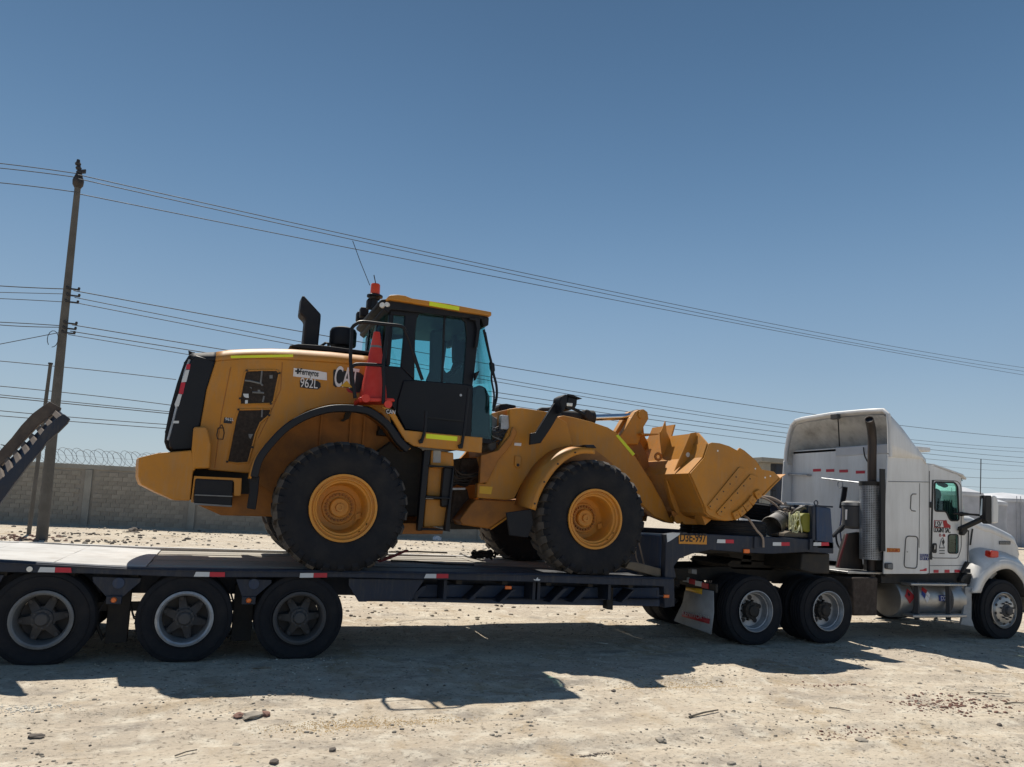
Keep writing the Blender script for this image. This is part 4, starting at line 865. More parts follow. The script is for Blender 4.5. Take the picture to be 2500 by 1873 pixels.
obj('dark_cab_blocker', MB().prism([(2.483,4.500),(2.682,4.618),(2.908,4.742),(3.383,4.759),(3.701,4.753),(3.713,4.546),(3.397,4.524),(3.266,4.501),(3.100,4.492),(2.890,4.469),(2.815,4.357),(2.666,4.325),(2.475,4.275)], 2.03, 2.06), 'seat', ld)  # added dark panel, blocks the sky seen through the far cab windows
obj('seat', MB().prism([(2.921,4.348),(3.132,4.386),(3.140,4.332),(3.156,3.782),(3.226,3.735),(3.233,3.615),(2.891,3.580),(2.947,3.738)], 1.30, 1.40), 'seat', ld, bevel=.04)
obj('steering_column', MB().prism([(3.352,4.438),(3.604,4.481),(3.585,3.983),(3.493,3.939),(3.415,3.862),(3.337,3.797),(3.333,3.672),(3.648,3.704),(3.609,3.975),(3.386,3.961),(3.370,4.131)], 1.65, 1.75), 'seat', ld, bevel=.03)
sw = [( (q := (3.314,3.777))[0]+.0+.17*math.cos(a)*.5, 1.35+.19*math.sin(a), q[1]+.17*math.cos(a)*.55) for a in np.linspace(0, 2*math.pi, 25)]
obj('steering_wheel', MB().tube(sw, .016, 6, cap=False), 'seat', ld)
rf = [(2.079,4.461),(2.084,4.497),(2.117,4.526),(2.218,4.546),(2.313,4.546),(2.404,4.523),(2.923,4.520),(3.520,4.491),(3.523,4.434),(3.094,4.437),(2.640,4.452),(2.378,4.459)]
obj('roof', MB().prism(rf, .38, 2.32), 'yellow', ld, bevel=.015)
obj('roof_liner', MB().prism([(2.061,4.385),(2.134,4.475),(2.392,4.467),(3.432,4.439),(3.501,4.423),(3.503,4.311),(3.435,4.294),(3.402,4.385),(2.142,4.352),(2.126,4.295),(2.054,4.340)], .44, 2.26), 'black_matt', ld, bevel=.012)
obj('rear_visor', MB().prism([(1.982,4.437),(2.028,4.484),(2.144,4.510),(2.165,4.343),(2.075,4.357),(1.994,4.399)], .50, 2.2), 'black_matt', ld, bevel=.015)
obj('reflective_tape', MB().prism([(2.640,4.510),(3.056,4.495),(3.055,4.442),(2.639,4.454)], .373, .377), 'tape_y', ld)
for q in [(2.051,4.391),(2.115,4.407)]:
    wl = MB().rev([(0, .02), (.03, .018), (.037, .0), (.035, -.03), (0, -.04)], (q[0]-.02, .45, q[1]), (-.4, -.9, 0), 16)
    obj('work_lamp', wl, 'lens_clear', ld)
for y in (1.2, 1.75, 2.05): 
    q = (1.974,4.485)
    obj('work_lamp', MB().box(q[0]-.02, q[0]+.10, y-.07, y+.07, q[1]+.02, q[1]+.16), 'black_matt', ld, bevel=.02)
bq = [(1.985,4.855),(2.117,4.875),(2.126,4.737),(1.994,4.718),(2.072,4.549)]
bx = (bq[0][0]+bq[1][0])/2
obj('beacon_base', MB().rev([(.07, 0), (.08, .03), (.11, .035), (.11, .06), (.07, .08)], (bx, 1.15, bq[3][1]-.085), (0,0,1), 20), 'black', ld)
obj('beacon_lens', MB().rev([(0, .145), (.055, .145), (.064, .13), (.067, .0), (0, 0)], (bx, 1.15, bq[3][1]-.005), (0,0,1), 24), 'beacon', ld)
obj('beacon_post', MB().tube([(bx, 1.15, bq[3][1]-.08), (bx-.01, 1.15, bq[4][1]-.05)], .052, 10), 'black', ld)
obj('whip_antenna', MB().tube([(x, 1.3, z) for x, z in [(1.713,5.473),(1.842,5.184),(1.997,4.869)]], .005, 5), 'cable', ld)
obj('short_antenna', MB().tube([(x, 1.15, z) for x, z in [(2.018,4.983),(2.051,4.865)]], .007, 5), 'cable', ld)
# handrails
def rail3(name, pts, y, r=.022, m='black'): return obj(name, MB().tube(dense([Vector((x, y, z)) for x, z in pts], max(8, len(pts)*4)), r, 8), m, ld)
rail3('handrail', [(1.701,3.088),(1.655,3.307),(1.610,3.561),(1.605,3.838),(1.601,3.949),(1.652,4.008),(1.723,4.043),(1.963,4.048),(2.208,4.050),(2.268,3.997),(2.334,3.871),(2.448,3.579),(2.526,3.398)], .04)
rail3('handrail', [(1.635,3.462),(1.652,3.488),(1.705,3.508),(1.850,3.521),(2.016,3.528)], .04)
rail3('handrail', [(2.042,4.034),(2.029,3.758),(2.016,3.532),(2.040,3.310),(2.048,3.050)], .04)
rail3('handrail', [(x+.02, z) for x, z in [(1.701,3.088),(1.655,3.307),(1.610,3.561),(1.605,3.838),(1.601,3.949),(1.652,4.008),(1.723,4.043),(1.963,4.048),(2.208,4.050),(2.268,3.997),(2.334,3.871),(2.448,3.579),(2.526,3.398)]], 2.66)
rail3('grab_rail', [(2.580,2.999),(2.581,2.793),(2.568,2.699),(2.546,2.613)], -.03, .02)
obj('grab_rail_foot', MB().prism([(2.508,2.628),(2.567,2.661),(2.564,2.595),(2.521,2.583)], -.04, 0), 'black', ld, bevel=.006)
rail3('grab_rail', [(3.122,3.335),(3.108,3.046),(3.092,2.796),(3.070,2.605)], -.03, .02)
obj('grab_rail_foot', MB().prism([(3.023,2.605),(3.093,2.634),(3.085,2.564),(3.034,2.560)], -.04, 0), 'black', ld, bevel=.006)
rail3('mirror_arm', [(3.425,4.235),(3.483,4.036),(3.555,3.798),(3.600,3.639),(3.650,3.481),(3.660,3.319),(3.617,3.132)], .40, .018)
rail3('mirror_arm', [(3.442,4.196),(3.515,3.917),(3.562,3.758),(3.568,3.554),(3.615,3.355),(3.610,3.172)], .38, .014)
obj('wiper_motor', MB().prism([(3.541,3.804),(3.600,3.786),(3.616,3.685),(3.586,3.641),(3.554,3.719)], .38, .46), 'black', ld, bevel=.01)
obj('door_mirror_bracket', MB().prism([(3.226,4.382),(3.370,4.391),(3.383,4.238),(3.360,3.988),(3.324,3.983),(3.340,4.232),(3.308,4.352),(3.234,4.352)], .42, .49), 'black_matt', ld, bevel=.008)
obj('front_lamp_box', MB().prism([(3.419,4.414),(3.505,4.417),(3.502,4.313),(3.443,4.293)], .43, .62), 'black_matt', ld, bevel=.01)
obj('side_spotlight', MB().prism([(3.335,3.631),(3.392,3.662),(3.378,3.616),(3.341,3.521)], .38, .47), 'black_matt', ld, bevel=.008)
obj('door_handle', MB().disc((3.172,3.316)[:1]+(.476,)+(3.172,3.316)[1:], (0,-1,0), .018, .012, 10), 'steelrim', ld)
# ---- access steps and boxes under the cab
obj('tool_box', MB().prism([(2.720,2.527),(3.019,2.515),(3.033,2.344),(2.899,2.306),(2.773,2.308),(2.720,2.325)], .14, .6), 'yellow', ld, bevel=.012)
obj('tool_box', MB().prism([(2.713,2.315),(2.917,2.315),(2.911,1.942),(2.712,1.947)], .20, .6), 'yellow', ld, bevel=.012)
obj('tool_box', MB().prism([(2.699,1.906),(2.905,1.909),(2.913,1.816),(2.998,1.809),(2.977,1.582),(2.928,1.570),(2.690,1.547)], .18, .6), 'yellow', ld, bevel=.012)
obj('step_rail', MB().prism([(2.610,2.515),(2.697,2.521),(2.685,2.290),(2.668,1.901),(2.651,1.508),(2.583,1.506),(2.597,2.056)], .06, .16), 'black', ld, bevel=.01)
obj('step_rail', MB().prism([(3.003,2.339),(3.016,2.330),(3.015,2.078),(3.000,1.877),(3.006,1.508),(2.938,1.516),(2.957,1.735),(2.966,1.835)], .06, .16), 'black', ld, bevel=.01)
for q in ([(2.672,2.333),(2.863,2.330),(2.994,2.340),(2.995,2.316),(2.674,2.308)], [(2.665,1.948),(2.866,1.940),(2.991,1.936),(2.992,1.914),(2.662,1.916)], [(2.634,1.541),(2.911,1.536),(2.912,1.518),(2.636,1.515)]): obj('step_tread', MB().prism(q, .04, .24), 'black_matt', ld, bevel=.006)
obj('battery_box', MB().prism([(2.890,2.315),(3.016,2.319),(3.012,1.925),(2.994,1.836),(2.890,1.816),(2.881,1.931)], .10, .5), 'black', ld, bevel=.012)
obj('warning_decal', MB().prism([(2.749,2.522),(2.849,2.526),(2.852,2.372),(2.752,2.371)], .134, .138), 'mudflap', ld)
obj('lower_sill', MB().prism([(2.374,1.586),(2.630,1.595),(2.990,1.527),(2.983,1.466),(2.363,1.447)], .3, .7), 'yellow_dirty', ld, bevel=.01)
# ---- articulation joint: hoses and dark castings
obj('articulation_hitch', MB().prism([(3.286,2.053),(3.494,2.075),(3.553,1.867),(3.424,1.663),(3.336,1.594),(3.267,1.603)], .95, 1.75), 'engine', ld, bevel=.02)
obj('articulation_hitch', MB().prism([(3.376,2.502),(3.646,2.520),(3.655,2.139),(3.374,2.146),(3.354,2.389)], .95, 1.75), 'engine', ld, bevel=.02)
obj('frame_bar', MB().prism([(3.225,2.074),(3.412,2.087),(3.414,2.060),(3.227,2.047)], .8, .9), 'steelrim', ld)
obj('drive_casting', MB().prism([(3.266,1.614),(3.553,1.867),(3.736,1.520),(3.295,1.505)], 1.0, 1.7), 'dark', ld)
for k in range(9):
    y = .72+.03*k; z0 = k*12
    hp = [(3.234,2.311),(3.282,2.275),(3.338,2.295),(3.464,2.281),(3.566,2.331)]
    hp = [(x, z-.018*k+random.uniform(-.03, .03)) for x, z in hp]
    obj('hydraulic_hose', MB().tube(dense([Vector((x, y+random.uniform(-.02, .02), z)) for x, z in hp], 14), .016, 6), 'cable' if k % 3 else 'rust', ld)
for q in ([(3.654,2.883),(3.748,2.876),(3.819,2.906),(3.901,2.932),(4.015,2.946)], [(3.666,2.855),(3.770,2.844),(3.873,2.871),(4.017,2.912)], [(3.803,3.003),(3.802,2.924),(3.832,2.848),(3.867,2.773),(3.796,2.650)], [(3.894,3.070),(3.866,2.989),(3.850,2.909),(3.887,2.794),(3.811,2.661)], [(4.033,2.913),(4.102,2.909),(4.159,2.834),(4.193,2.777),(4.249,2.732)]):
    rail3('hydraulic_hose', q, .62, .013, 'cable')
for q in ([(3.670,2.918),(3.992,2.963)], [(3.672,2.874),(3.890,2.886)]): obj('steel_pipe', MB().tube([(x, .68, z) for x, z in q], .02, 8), 'steelrim', ld)
for k in range(16):
    q = [(.62+random.uniform(-.03, .05)), random.uniform(0, 1), random.uniform(0, 1)]
    xa, za = (3.665,3.013); xb, zb_ = (4.016,2.667)
    P_ = [Vector((xa+(xb-xa)*random.uniform(-.1, 1.1), q[0], za+(zb_-za)*random.uniform(0, .9))) for _ in range(4)]
    P_.sort(key=lambda v: v.x if k % 2 else v.z)
    obj('hydraulic_hose', MB().tube(dense(P_, 14), random.choice((.008, .012, .016)), 6), random.choice(('cable', 'rim_grey', 'rust', 'cable')), ld)
obj('valve_cover', MB().prism([(3.698,3.146),(3.791,3.084),(3.948,3.107),(3.953,3.008),(3.906,2.706),(3.754,2.596),(3.689,2.650)], .74, 1.2), 'rim_grey', ld, bevel=.03)
obj('valve_block', MB().box(xa+.15, xa+.30, .60, .74, zb_+.25, zb_+.45), 'steelrim', ld, bevel=.01)
# ---- front frame
obj('front_frame', MB().prism([(3.495,2.508),(3.680,2.539),(3.773,2.639),(3.865,2.796),(3.937,2.953),(3.908,3.207),(4.086,3.236),(4.251,3.228),(4.533,3.211),(4.804,3.082),(4.903,2.778),(4.696,2.647),(4.334,2.356),(4.139,2.156),(4.048,1.964),(3.929,1.944),(3.506,1.953),(3.504,2.159),(3.631,2.156)], .55, .66), 'yellow', ld, bevel=.015)
obj('front_frame', MB().prism([(3.495,2.508),(3.680,2.539),(3.773,2.639),(3.865,2.796),(3.937,2.953),(3.908,3.207),(4.086,3.236),(4.251,3.228),(4.533,3.211),(4.804,3.082),(4.903,2.778),(4.696,2.647),(4.334,2.356),(4.139,2.156),(4.048,1.964),(3.929,1.944),(3.506,1.953),(3.504,2.159),(3.631,2.156)], 2.04, 2.15), 'yellow', ld, bevel=.015)
obj('front_frame_web', MB().prism([(3.805,3.174),(4.094,3.259),(4.088,2.961),(3.918,2.614),(3.817,2.568),(3.803,2.840)], .70, 2.0), 'yellow_dirty', ld, bevel=.01)
obj('frame_gusset', MB().prism([(3.504,2.529),(3.746,2.611),(3.915,2.821),(3.949,2.956),(4.013,2.886),(3.941,2.709),(3.753,2.471),(3.612,2.165),(3.505,2.150)], .47, .545), 'yellow_dirty', ld, bevel=.01)
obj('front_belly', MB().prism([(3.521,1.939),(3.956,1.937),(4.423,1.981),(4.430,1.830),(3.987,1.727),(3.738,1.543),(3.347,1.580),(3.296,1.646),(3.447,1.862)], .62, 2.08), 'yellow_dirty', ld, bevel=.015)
obj('belly_edge', MB().tube([(x, .60, z) for x, z in [(3.738,1.539),(3.978,1.708)]], .014, 6), 'yellow', ld)
obj('lift_lug', MB().prism([(4.020,2.562),(4.112,2.549),(4.109,2.408),(4.059,2.391),(4.017,2.421)], .52, .548), 'yellow', ld, bevel=.006)
obj('lug_hole', MB().disc((4.065,2.433)[:1]+(.519,)+(4.065,2.433)[1:], (0,-1,0), .022, .004, 12), 'decal_k', ld)
obj('small_decal', MB().prism([(4.009,2.739),(4.110,2.742),(4.108,2.700),(4.007,2.701)], .543, .547), 'decal_w', ld)
obj('caution_decal', MB().prism([(3.533,2.114),(3.718,2.115),(3.704,2.013),(3.532,2.017)], .543, .547), 'decal_y', ld)
obj('loader_tower', MB().prism([(3.985,3.226),(4.123,3.248),(4.231,3.248),(4.384,3.231),(4.560,3.242),(4.564,3.150),(4.415,3.046),(4.083,2.978),(3.993,3.071)], .75, .9), 'yellow', ld, bevel=.012)
obj('tower_boss', MB().prism([(4.074,3.194),(4.364,3.214),(4.361,3.058),(4.179,3.022),(4.092,3.045)], .69, .745), 'yellow_dirty', ld, bevel=.01)
obj('front_work_lamp', MB().prism([(4.096,3.348),(4.122,3.394),(4.219,3.408),(4.376,3.395),(4.374,3.318),(4.225,3.283),(4.110,3.295)], 1.5, 1.75), 'black_matt', ld, bevel=.015)
# front fender
ff = [(4.049,1.843),(4.088,1.998),(4.163,2.171),(4.285,2.366),(4.412,2.506),(4.547,2.609),(4.676,2.666),(4.797,2.693),(4.955,2.696)]
fc = dense([Vector((x, 0, z)) for x, z in ff], 30)
for far in (0, 1):
    s_ = (lambda y: 2.7-y) if far else (lambda y: y)
    obj('front_fender', MB().sheet([(v.x, s_(-.03), v.z) for v in fc], [(v.x, s_(.52), v.z+.04) for v in fc]), 'yellow', ld, solid=.02, smooth=60)
    fl = []
    for i, v in enumerate(fc):
        t = (fc[min(i+1, len(fc)-1)]-fc[max(i-1, 0)]).normalized(); nn = Vector((t.z, 0, -t.x)); fl.append(v+nn*.075)
    obj('fender_flange', MB().sheet([(v.x, s_(-.035), v.z) for v in fc], [(v.x, s_(-.035), v.z) for v in fl]), 'yellow', ld, solid=.016, smooth=60)
for i in (2, 9, 16, 23):
    v = (fc[i]+fl[i])/2; obj('fender_bolt', MB().disc((v.x, -.044, v.z), (0,-1,0), .013, .01, 8), 'dark', ld)
obj('fender_pad', MB().prism([(4.790,2.736),(4.933,2.746),(4.982,2.702),(4.822,2.698)], -.05, .45), 'black', ld, bevel=.01)
obj('front_mudguard', MB().prism([(3.740,1.780),(4.089,1.838),(4.121,1.654),(4.059,1.467),(3.802,1.489)], .02, .06), 'black_matt', ld, bevel=.008)
obj('inner_guard', MB().prism([(4.494,2.480),(4.905,2.720),(5.229,2.742),(5.546,2.547),(5.352,2.417),(4.708,2.378)], .53, .56), 'yellow_dirty', ld)
# head lamp on its bracket
obj('lamp_bracket', MB().prism([(4.138,2.863),(4.212,2.877),(4.466,3.306),(4.569,3.278),(4.563,3.189),(4.430,2.952),(4.321,2.788),(4.294,2.740),(4.135,2.705)], .28, .34), 'black', ld, bevel=.008)
lm_ = [(4.479,3.378),(4.550,3.419),(4.588,3.413),(4.586,3.324),(4.564,3.234),(4.534,3.172),(4.498,3.155),(4.505,3.224),(4.472,3.304)]
obj('lamp_housing', MB().prism(lm_, .10, .36), 'black_matt', ld, bevel=.02)
obj('lamp_housing', MB().prism([(4.588,3.403),(4.746,3.384),(4.742,3.349),(4.739,3.289),(4.709,3.237),(4.624,3.202),(4.569,3.234),(4.586,3.324)], .12, .34), 'black', ld, bevel=.02)
obj('lamp_visor', MB().prism([(4.582,3.422),(4.658,3.415),(4.800,3.379),(4.768,3.373),(4.583,3.401)], .08, .38), 'black_matt', ld, bevel=.004)
obj('lamp_lens', MB().prism([(4.573,3.303),(4.669,3.307),(4.662,3.262),(4.580,3.260)], .105, .119), 'lens_clear', ld, bevel=.006)
obj('lamp_strut', MB().tube([(x, .35, z) for x, z in [(4.750,3.279),(4.872,3.240),(4.973,3.199)]], .022, 8), 'black', ld)
# ---- lift arms
arm = [(4.551,2.887),(4.665,2.945),(4.740,3.188),(4.815,3.204),(4.968,3.192),(5.267,3.149),(5.539,3.091),(5.689,3.022),(5.843,2.895),(6.085,2.607),(6.304,2.334),(6.502,2.059),(6.628,1.829),(6.739,1.717),(6.607,1.733),(6.368,1.805),(6.141,1.981),(6.012,2.167),(5.874,2.361),(5.686,2.501),(5.444,2.635),(5.196,2.718),(4.910,2.771),(4.672,2.799)]
both('lift_arm', arm, .70, .86, 'yellow', .018)
obj('reflective_tape', MB().prism([(5.665,2.979),(5.710,2.994),(6.000,2.727),(5.960,2.696)], .693, .697), 'tape_y', ld)
obj('arm_crosstube', MB().tube([((6.008,2.462)[0], .86, (6.008,2.462)[1]), ((6.008,2.462)[0], 1.84, (6.008,2.462)[1])], .14, 16), 'yellow', ld)
for q in [(6.694,1.802)]: obj('pin_boss', MB().disc((q[0], .70, q[1]), (0,-1,0), .06, .02, 20), 'yellow', ld, bevel=.004)
# tilt cylinder and bellcrank
c0, c1, c2 = [(5.033,3.277),(5.580,3.294),(6.328,3.380)]
obj('tilt_cylinder', MB().rev([(0, 0), (.09, 0), (.09, (Vector(c1)-Vector(c0)).length-.06), (.115, (Vector(c1)-Vector(c0)).length-.05), (.115, (Vector(c1)-Vector(c0)).length+.03), (.06, (Vector(c1)-Vector(c0)).length+.03)], (c0[0], 1.35, c0[1]), (c1[0]-c0[0], 0, c1[1]-c0[1]), 20), 'dark', ld)
obj('cylinder_head', MB().prism([(5.387,3.396),(5.459,3.395),(5.529,3.327),(5.527,3.218),(5.443,3.211),(5.368,3.280)], 1.17, 1.5), 'dark', ld, bevel=.03)
obj('cylinder_rod', MB().tube([(c1[0], 1.35, c1[1]), (c2[0], 1.35, c2[1])], .052, 16), 'chrome', ld)
obj('hose_loop', MB().tube(dense([Vector((x, 1.1, z)) for x, z in [(4.574,3.287),(4.618,3.314),(4.710,3.323),(4.778,3.337)]], 12), .03, 8), 'cable', ld)
bc_ = [(6.240,3.423),(6.305,3.466),(6.398,3.485),(6.473,3.444),(6.492,3.337),(6.396,3.182),(6.358,3.049),(6.319,2.917),(6.125,2.903),(5.965,2.998),(6.068,3.134)]
obj('bellcrank', MB().prism(bc_, 1.15, 1.28), 'yellow', ld, bevel=.015)
obj('bellcrank', MB().prism(bc_, 1.42, 1.55), 'yellow', ld, bevel=.015)
q = (6.359,3.390); obj('pin_boss', MB().disc((q[0], 1.15, q[1]), (0,-1,0), .07, .02, 20), 'yellow', ld, bevel=.004)
obj('rod_eye', MB().disc((c2[0]+.05, 1.29, c2[1]+.01), (0,1,0), .10, .12, 20), 'dark', ld)
obj('tilt_link', MB().prism([(5.999,3.064),(6.365,3.007),(6.545,2.761),(6.610,2.293),(6.462,2.285),(6.349,2.748),(6.053,2.898)], 1.22, 1.48), 'yellow_dirty', ld, bevel=.015)
# ---- bucket
bk = [(6.747,2.890),(6.803,2.911),(6.931,2.911),(7.098,2.881),(7.242,2.827),(7.281,2.870),(7.366,2.837),(7.576,2.703),(7.682,2.578),(7.898,2.559),(8.010,2.477),(7.688,2.198),(7.596,2.139),(7.518,2.041),(7.415,1.950),(7.312,1.871),(7.197,1.816),(7.082,1.802),(6.929,1.817),(6.780,1.869),(6.726,1.911),(6.712,1.973),(6.446,2.444),(6.673,2.680)]
BY0, BY1 = -.10, 2.80
obj('bucket_side', MB().prism(bk, BY0, BY0+.035), 'yellow', ld, bevel=.008)
obj('bucket_side', MB().prism(bk, BY1-.035, BY1), 'yellow', ld, bevel=.008)
shp = [(6.747,2.890),(6.673,2.680),(6.446,2.444),(6.712,1.973),(6.726,1.911),(6.780,1.869),(6.929,1.825),(7.082,1.815),(7.190,1.835),(8.000,2.479)]
obj('bucket_shell', MB().sheet([(x, BY0+.036, z) for x, z in shp], [(x, BY1-.036, z) for x, z in shp]), 'yellow', ld, solid=.03, smooth=0)
ce = [(8.010,2.477),(8.109,2.535),(8.075,2.505),(7.715,2.192),(7.688,2.195)]
obj('cutting_edge', MB().prism(ce, BY0-.012, BY1+.01), 'yellow', ld, bevel=.004)
top = [(6.747,2.890),(6.673,2.680)]
tx, tz = top[0]; dirx = (top[0][0]-top[1][0]); dirz = (top[0][1]-top[1][1]); l_ = math.hypot(dirx, dirz); ux, uz = dirx/l_, dirz/l_
prof_ = [(-.06, 0), (.28, .20), (1.0, .20), (1.02, .40), (1.68, .40), (1.70, .20), (2.42, .20), (2.76, 0)]
V = []; F = []
for th in (0, .025):
    for y, h in prof_: V.append((tx+ux*(h)+.02*0+th, y, tz+uz*h))
    for y, h in prof_[::-1]: V.append((tx-ux*.02+th, y, tz-uz*.02))
n_ = len(prof_)*2
for i in range(len(prof_)-1): F += [(i, i+1, n_-2-i, n_-1-i), (n_+i, 2*n_-1-i, 2*n_-2-i, n_+i+1), (i, n_+i, n_+i+1, i+1)]
F += [(0, n_-1, 2*n_-1, n_), (len(prof_)-1, n_+len(prof_)-1, n_+len(prof_), len(prof_))]
obj('spill_guard', MB().add(V, F), 'yellow', ld)
r1 = [(6.690,3.066),(6.793,3.085),(6.808,2.956),(6.781,2.733),(6.564,2.588),(6.428,2.484)]
r2 = [(6.616,3.125),(6.644,3.162),(6.707,3.314),(6.734,3.132),(6.839,2.966),(6.888,2.794),(6.848,2.675),(6.703,2.538),(6.629,2.986)]
for y, q in ((.28, r1), (1.0, r2), (1.68, r2), (2.39, r1)): obj('bucket_rib', MB().prism(q, y, y+.03), 'yellow', ld, bevel=.006)
q = (6.649,2.740); obj('rib_hole_daylight', MB().disc((q[0], .279, q[1]), (0,-1,0), .035, .003, 16), 'lens_clear', ld)  # pale disc painted as daylight coming through the rib
q = (6.496,2.725); obj('lifting_eye', MB().rev([(.05+.02*math.cos(a), .02*math.sin(a)) for a in np.linspace(0, 2*math.pi, 8, endpoint=False)], (q[0], .85, q[1]), (0,-1,0), 18, closed=True), 'yellow_dirty', ld)
obj('upper_shelf', MB().prism([(6.287,3.085),(6.619,3.104),(6.619,3.088),(6.341,3.062)], 1.05, 1.65), 'yellow', ld)
ear = [(6.446,2.477),(6.478,2.422),(6.623,2.155),(6.759,2.003),(6.881,1.896),(7.059,1.833),(7.039,1.716),(6.800,1.716),(6.692,1.821),(6.567,2.056),(6.488,2.305)]
both('hinge_ear', ear, .56, .66, 'yellow', .012)
for q in [(6.687,1.792)]: obj('hinge_pin', MB().disc((q[0], .56, q[1]), (0,-1,0), .07, .02, 20), 'yellow', ld, bevel=.004)
obj('hinge_plate', MB().prism([(6.561,1.897),(6.606,1.906),(6.712,1.828),(6.740,1.752),(6.688,1.744),(6.582,1.845)], .545, .558), 'yellow_dirty', ld, bevel=.004)
obj('heel_wedge', MB().prism([(6.791,1.852),(6.990,1.871),(6.991,1.833),(6.852,1.726)], .1, .3), 'yellow', ld, bevel=.005)
for q in ([(6.735,2.006),(7.251,2.575),(7.284,2.588),(7.369,2.552),(6.824,1.945),(6.786,1.951)], [(6.887,1.918),(7.468,2.497),(7.601,2.464),(6.990,1.859),(6.920,1.878)]): obj('wear_strip', MB().prism(q, -.122, -.101), 'yellow', ld, bevel=.005)
for q in [(7.207,2.438),(7.104,2.331),(6.993,2.217),(6.886,2.103),(6.772,1.997),(7.451,2.425),(7.342,2.317),(7.236,2.207),(7.128,2.096),(7.018,1.987),(6.966,1.929)]: obj('strip_bolt', MB().disc((q[0], -.120, q[1]), (0,-1,0), .011, .005, 8), 'decal_k', ld)
for q in [(6.897,2.797),(7.560,2.581),(7.737,2.461),(7.832,2.488)]: obj('side_hole_daylight', MB().disc((q[0], -.1005, q[1]), (0,-1,0), .013, .003, 12), 'lens_clear', ld)  # pale discs painted as sunlight showing through holes in the side plate
sc = [(7.187,1.820),(7.289,1.871),(7.392,1.948),(7.495,2.038),(7.572,2.135),(7.670,2.197)]
for a, b_ in zip(sc, sc[1:]):
    m0 = Vector((a[0], 0, a[1])); m1 = Vector((b_[0], 0, b_[1])); t = (m1-m0).normalized(); nn = Vector((-t.z, 0, t.x)); c_ = (m0+m1)/2+nn*.05
    obj('edge_segment', MB().obox(c_+Vector((0, -.122, 0)), t*(m1-m0).length*.44, (0, .02, 0), nn*.06), 'yellow', ld, bevel=.01)
    obj('strip_bolt', MB().disc((c_.x, -.142, c_.z), (0,-1,0), .012, .004, 8), 'yellow_dirty', ld)
# ---- writing on the hood
yl = YN-.004
def quad(name, pts, m, dy=0): return obj(name, MB().prism(pts, yl-.003-dy, yl-dy), m, ld)
quad('dealer_sticker', [(0.983,3.445),(1.277,3.439),(1.388,3.429),(1.397,3.332),(1.285,3.332),(0.983,3.340)], 'decal_w')
a, b_ = [(1.001,3.365),(1.287,3.356)]
lettering('Ferreyros', a[0]+.06, a[1]+.01, yl-.004, .105, 'decal_k', ld, width=b_[0]-a[0]-.06, rot=math.atan2(b_[1]-a[1], b_[0]-a[0]), bold=.002)
lettering('+', a[0], a[1], yl-.004, .12, 'decal_k', ld, bold=.006)
pl_ = [(1.066,3.295),(1.159,3.321),(1.287,3.311),(1.320,3.288),(1.327,3.236),(1.294,3.205),(1.168,3.204),(1.076,3.211)]
quad('model_badge', pl_, 'decal_k')
a, b_ = [(1.076,3.211),(1.288,3.211)]
lettering('962L', a[0], a[1]+.005, yl-.004, .17, 'decal_w', ld, width=b_[0]-a[0], rot=math.atan2(b_[1]-a[1], b_[0]-a[0]), bold=.0)
quad('logo_backing', [(1.471,3.477),(1.571,3.491),(1.605,3.474),(1.663,3.477),(1.809,3.473),(1.851,3.437),(1.878,3.385),(1.860,3.316),(1.832,3.233),(1.800,3.216),(1.714,3.221),(1.665,3.263),(1.547,3.268),(1.509,3.254),(1.479,3.278),(1.467,3.443)], 'decal_k')
quad('logo_band', [(1.640,3.249),(1.711,3.268),(1.765,3.246),(1.837,3.260),(1.839,3.233),(1.814,3.214),(1.736,3.197),(1.669,3.210)], 'decal_r', -.001)
a, b_ = [(1.485,3.272),(1.804,3.257)]
lettering('CAT', a[0], a[1]-.0, yl-.004, .37, 'decal_w', ld, width=b_[0]-a[0]-.02, rot=math.atan2(b_[1]-a[1], b_[0]-a[0])*.8, bold=.004)
quad('logo_triangle', [(1.567,3.272),(1.643,3.353),(1.721,3.269)], 'decal_y', .0075)
quad('small_badge', [(0.228,2.759),(0.318,2.760),(0.317,2.691),(0.224,2.693)], 'decal_k')
lettering('962L', *(0.239,2.725), yl-.004, .05, 'decal_w', ld)
for q in ([(0.170,2.628),(0.226,2.632),(0.241,2.573),(0.233,2.496),(0.172,2.497),(0.161,2.546)], [(0.198,2.666),(0.209,2.667),(0.226,2.632),(0.186,2.629)]):
    obj('fuel_symbol', MB().tube([(x, yl, z) for x, z in q+[q[0]]], .006, 5, cap=False), 'decal_k', ld)

# ================================================================== TRUCK TRACTOR
TY = .22; TC = 1.47                          # near side, centre line
tk = thing('semi_truck', 'white long-nosed sleeper truck coupled to the blue lowbed trailer, heading right', 'truck', (10.5, TC, 0))
def tb(name, pts, y0, y1, m, bevel=.01):
    obj(name, MB().prism(pts, y0, y1), m, tk, bevel=bevel); obj(name, MB().prism(pts, 2*TC-y1, 2*TC-y0), m, tk, bevel=bevel)
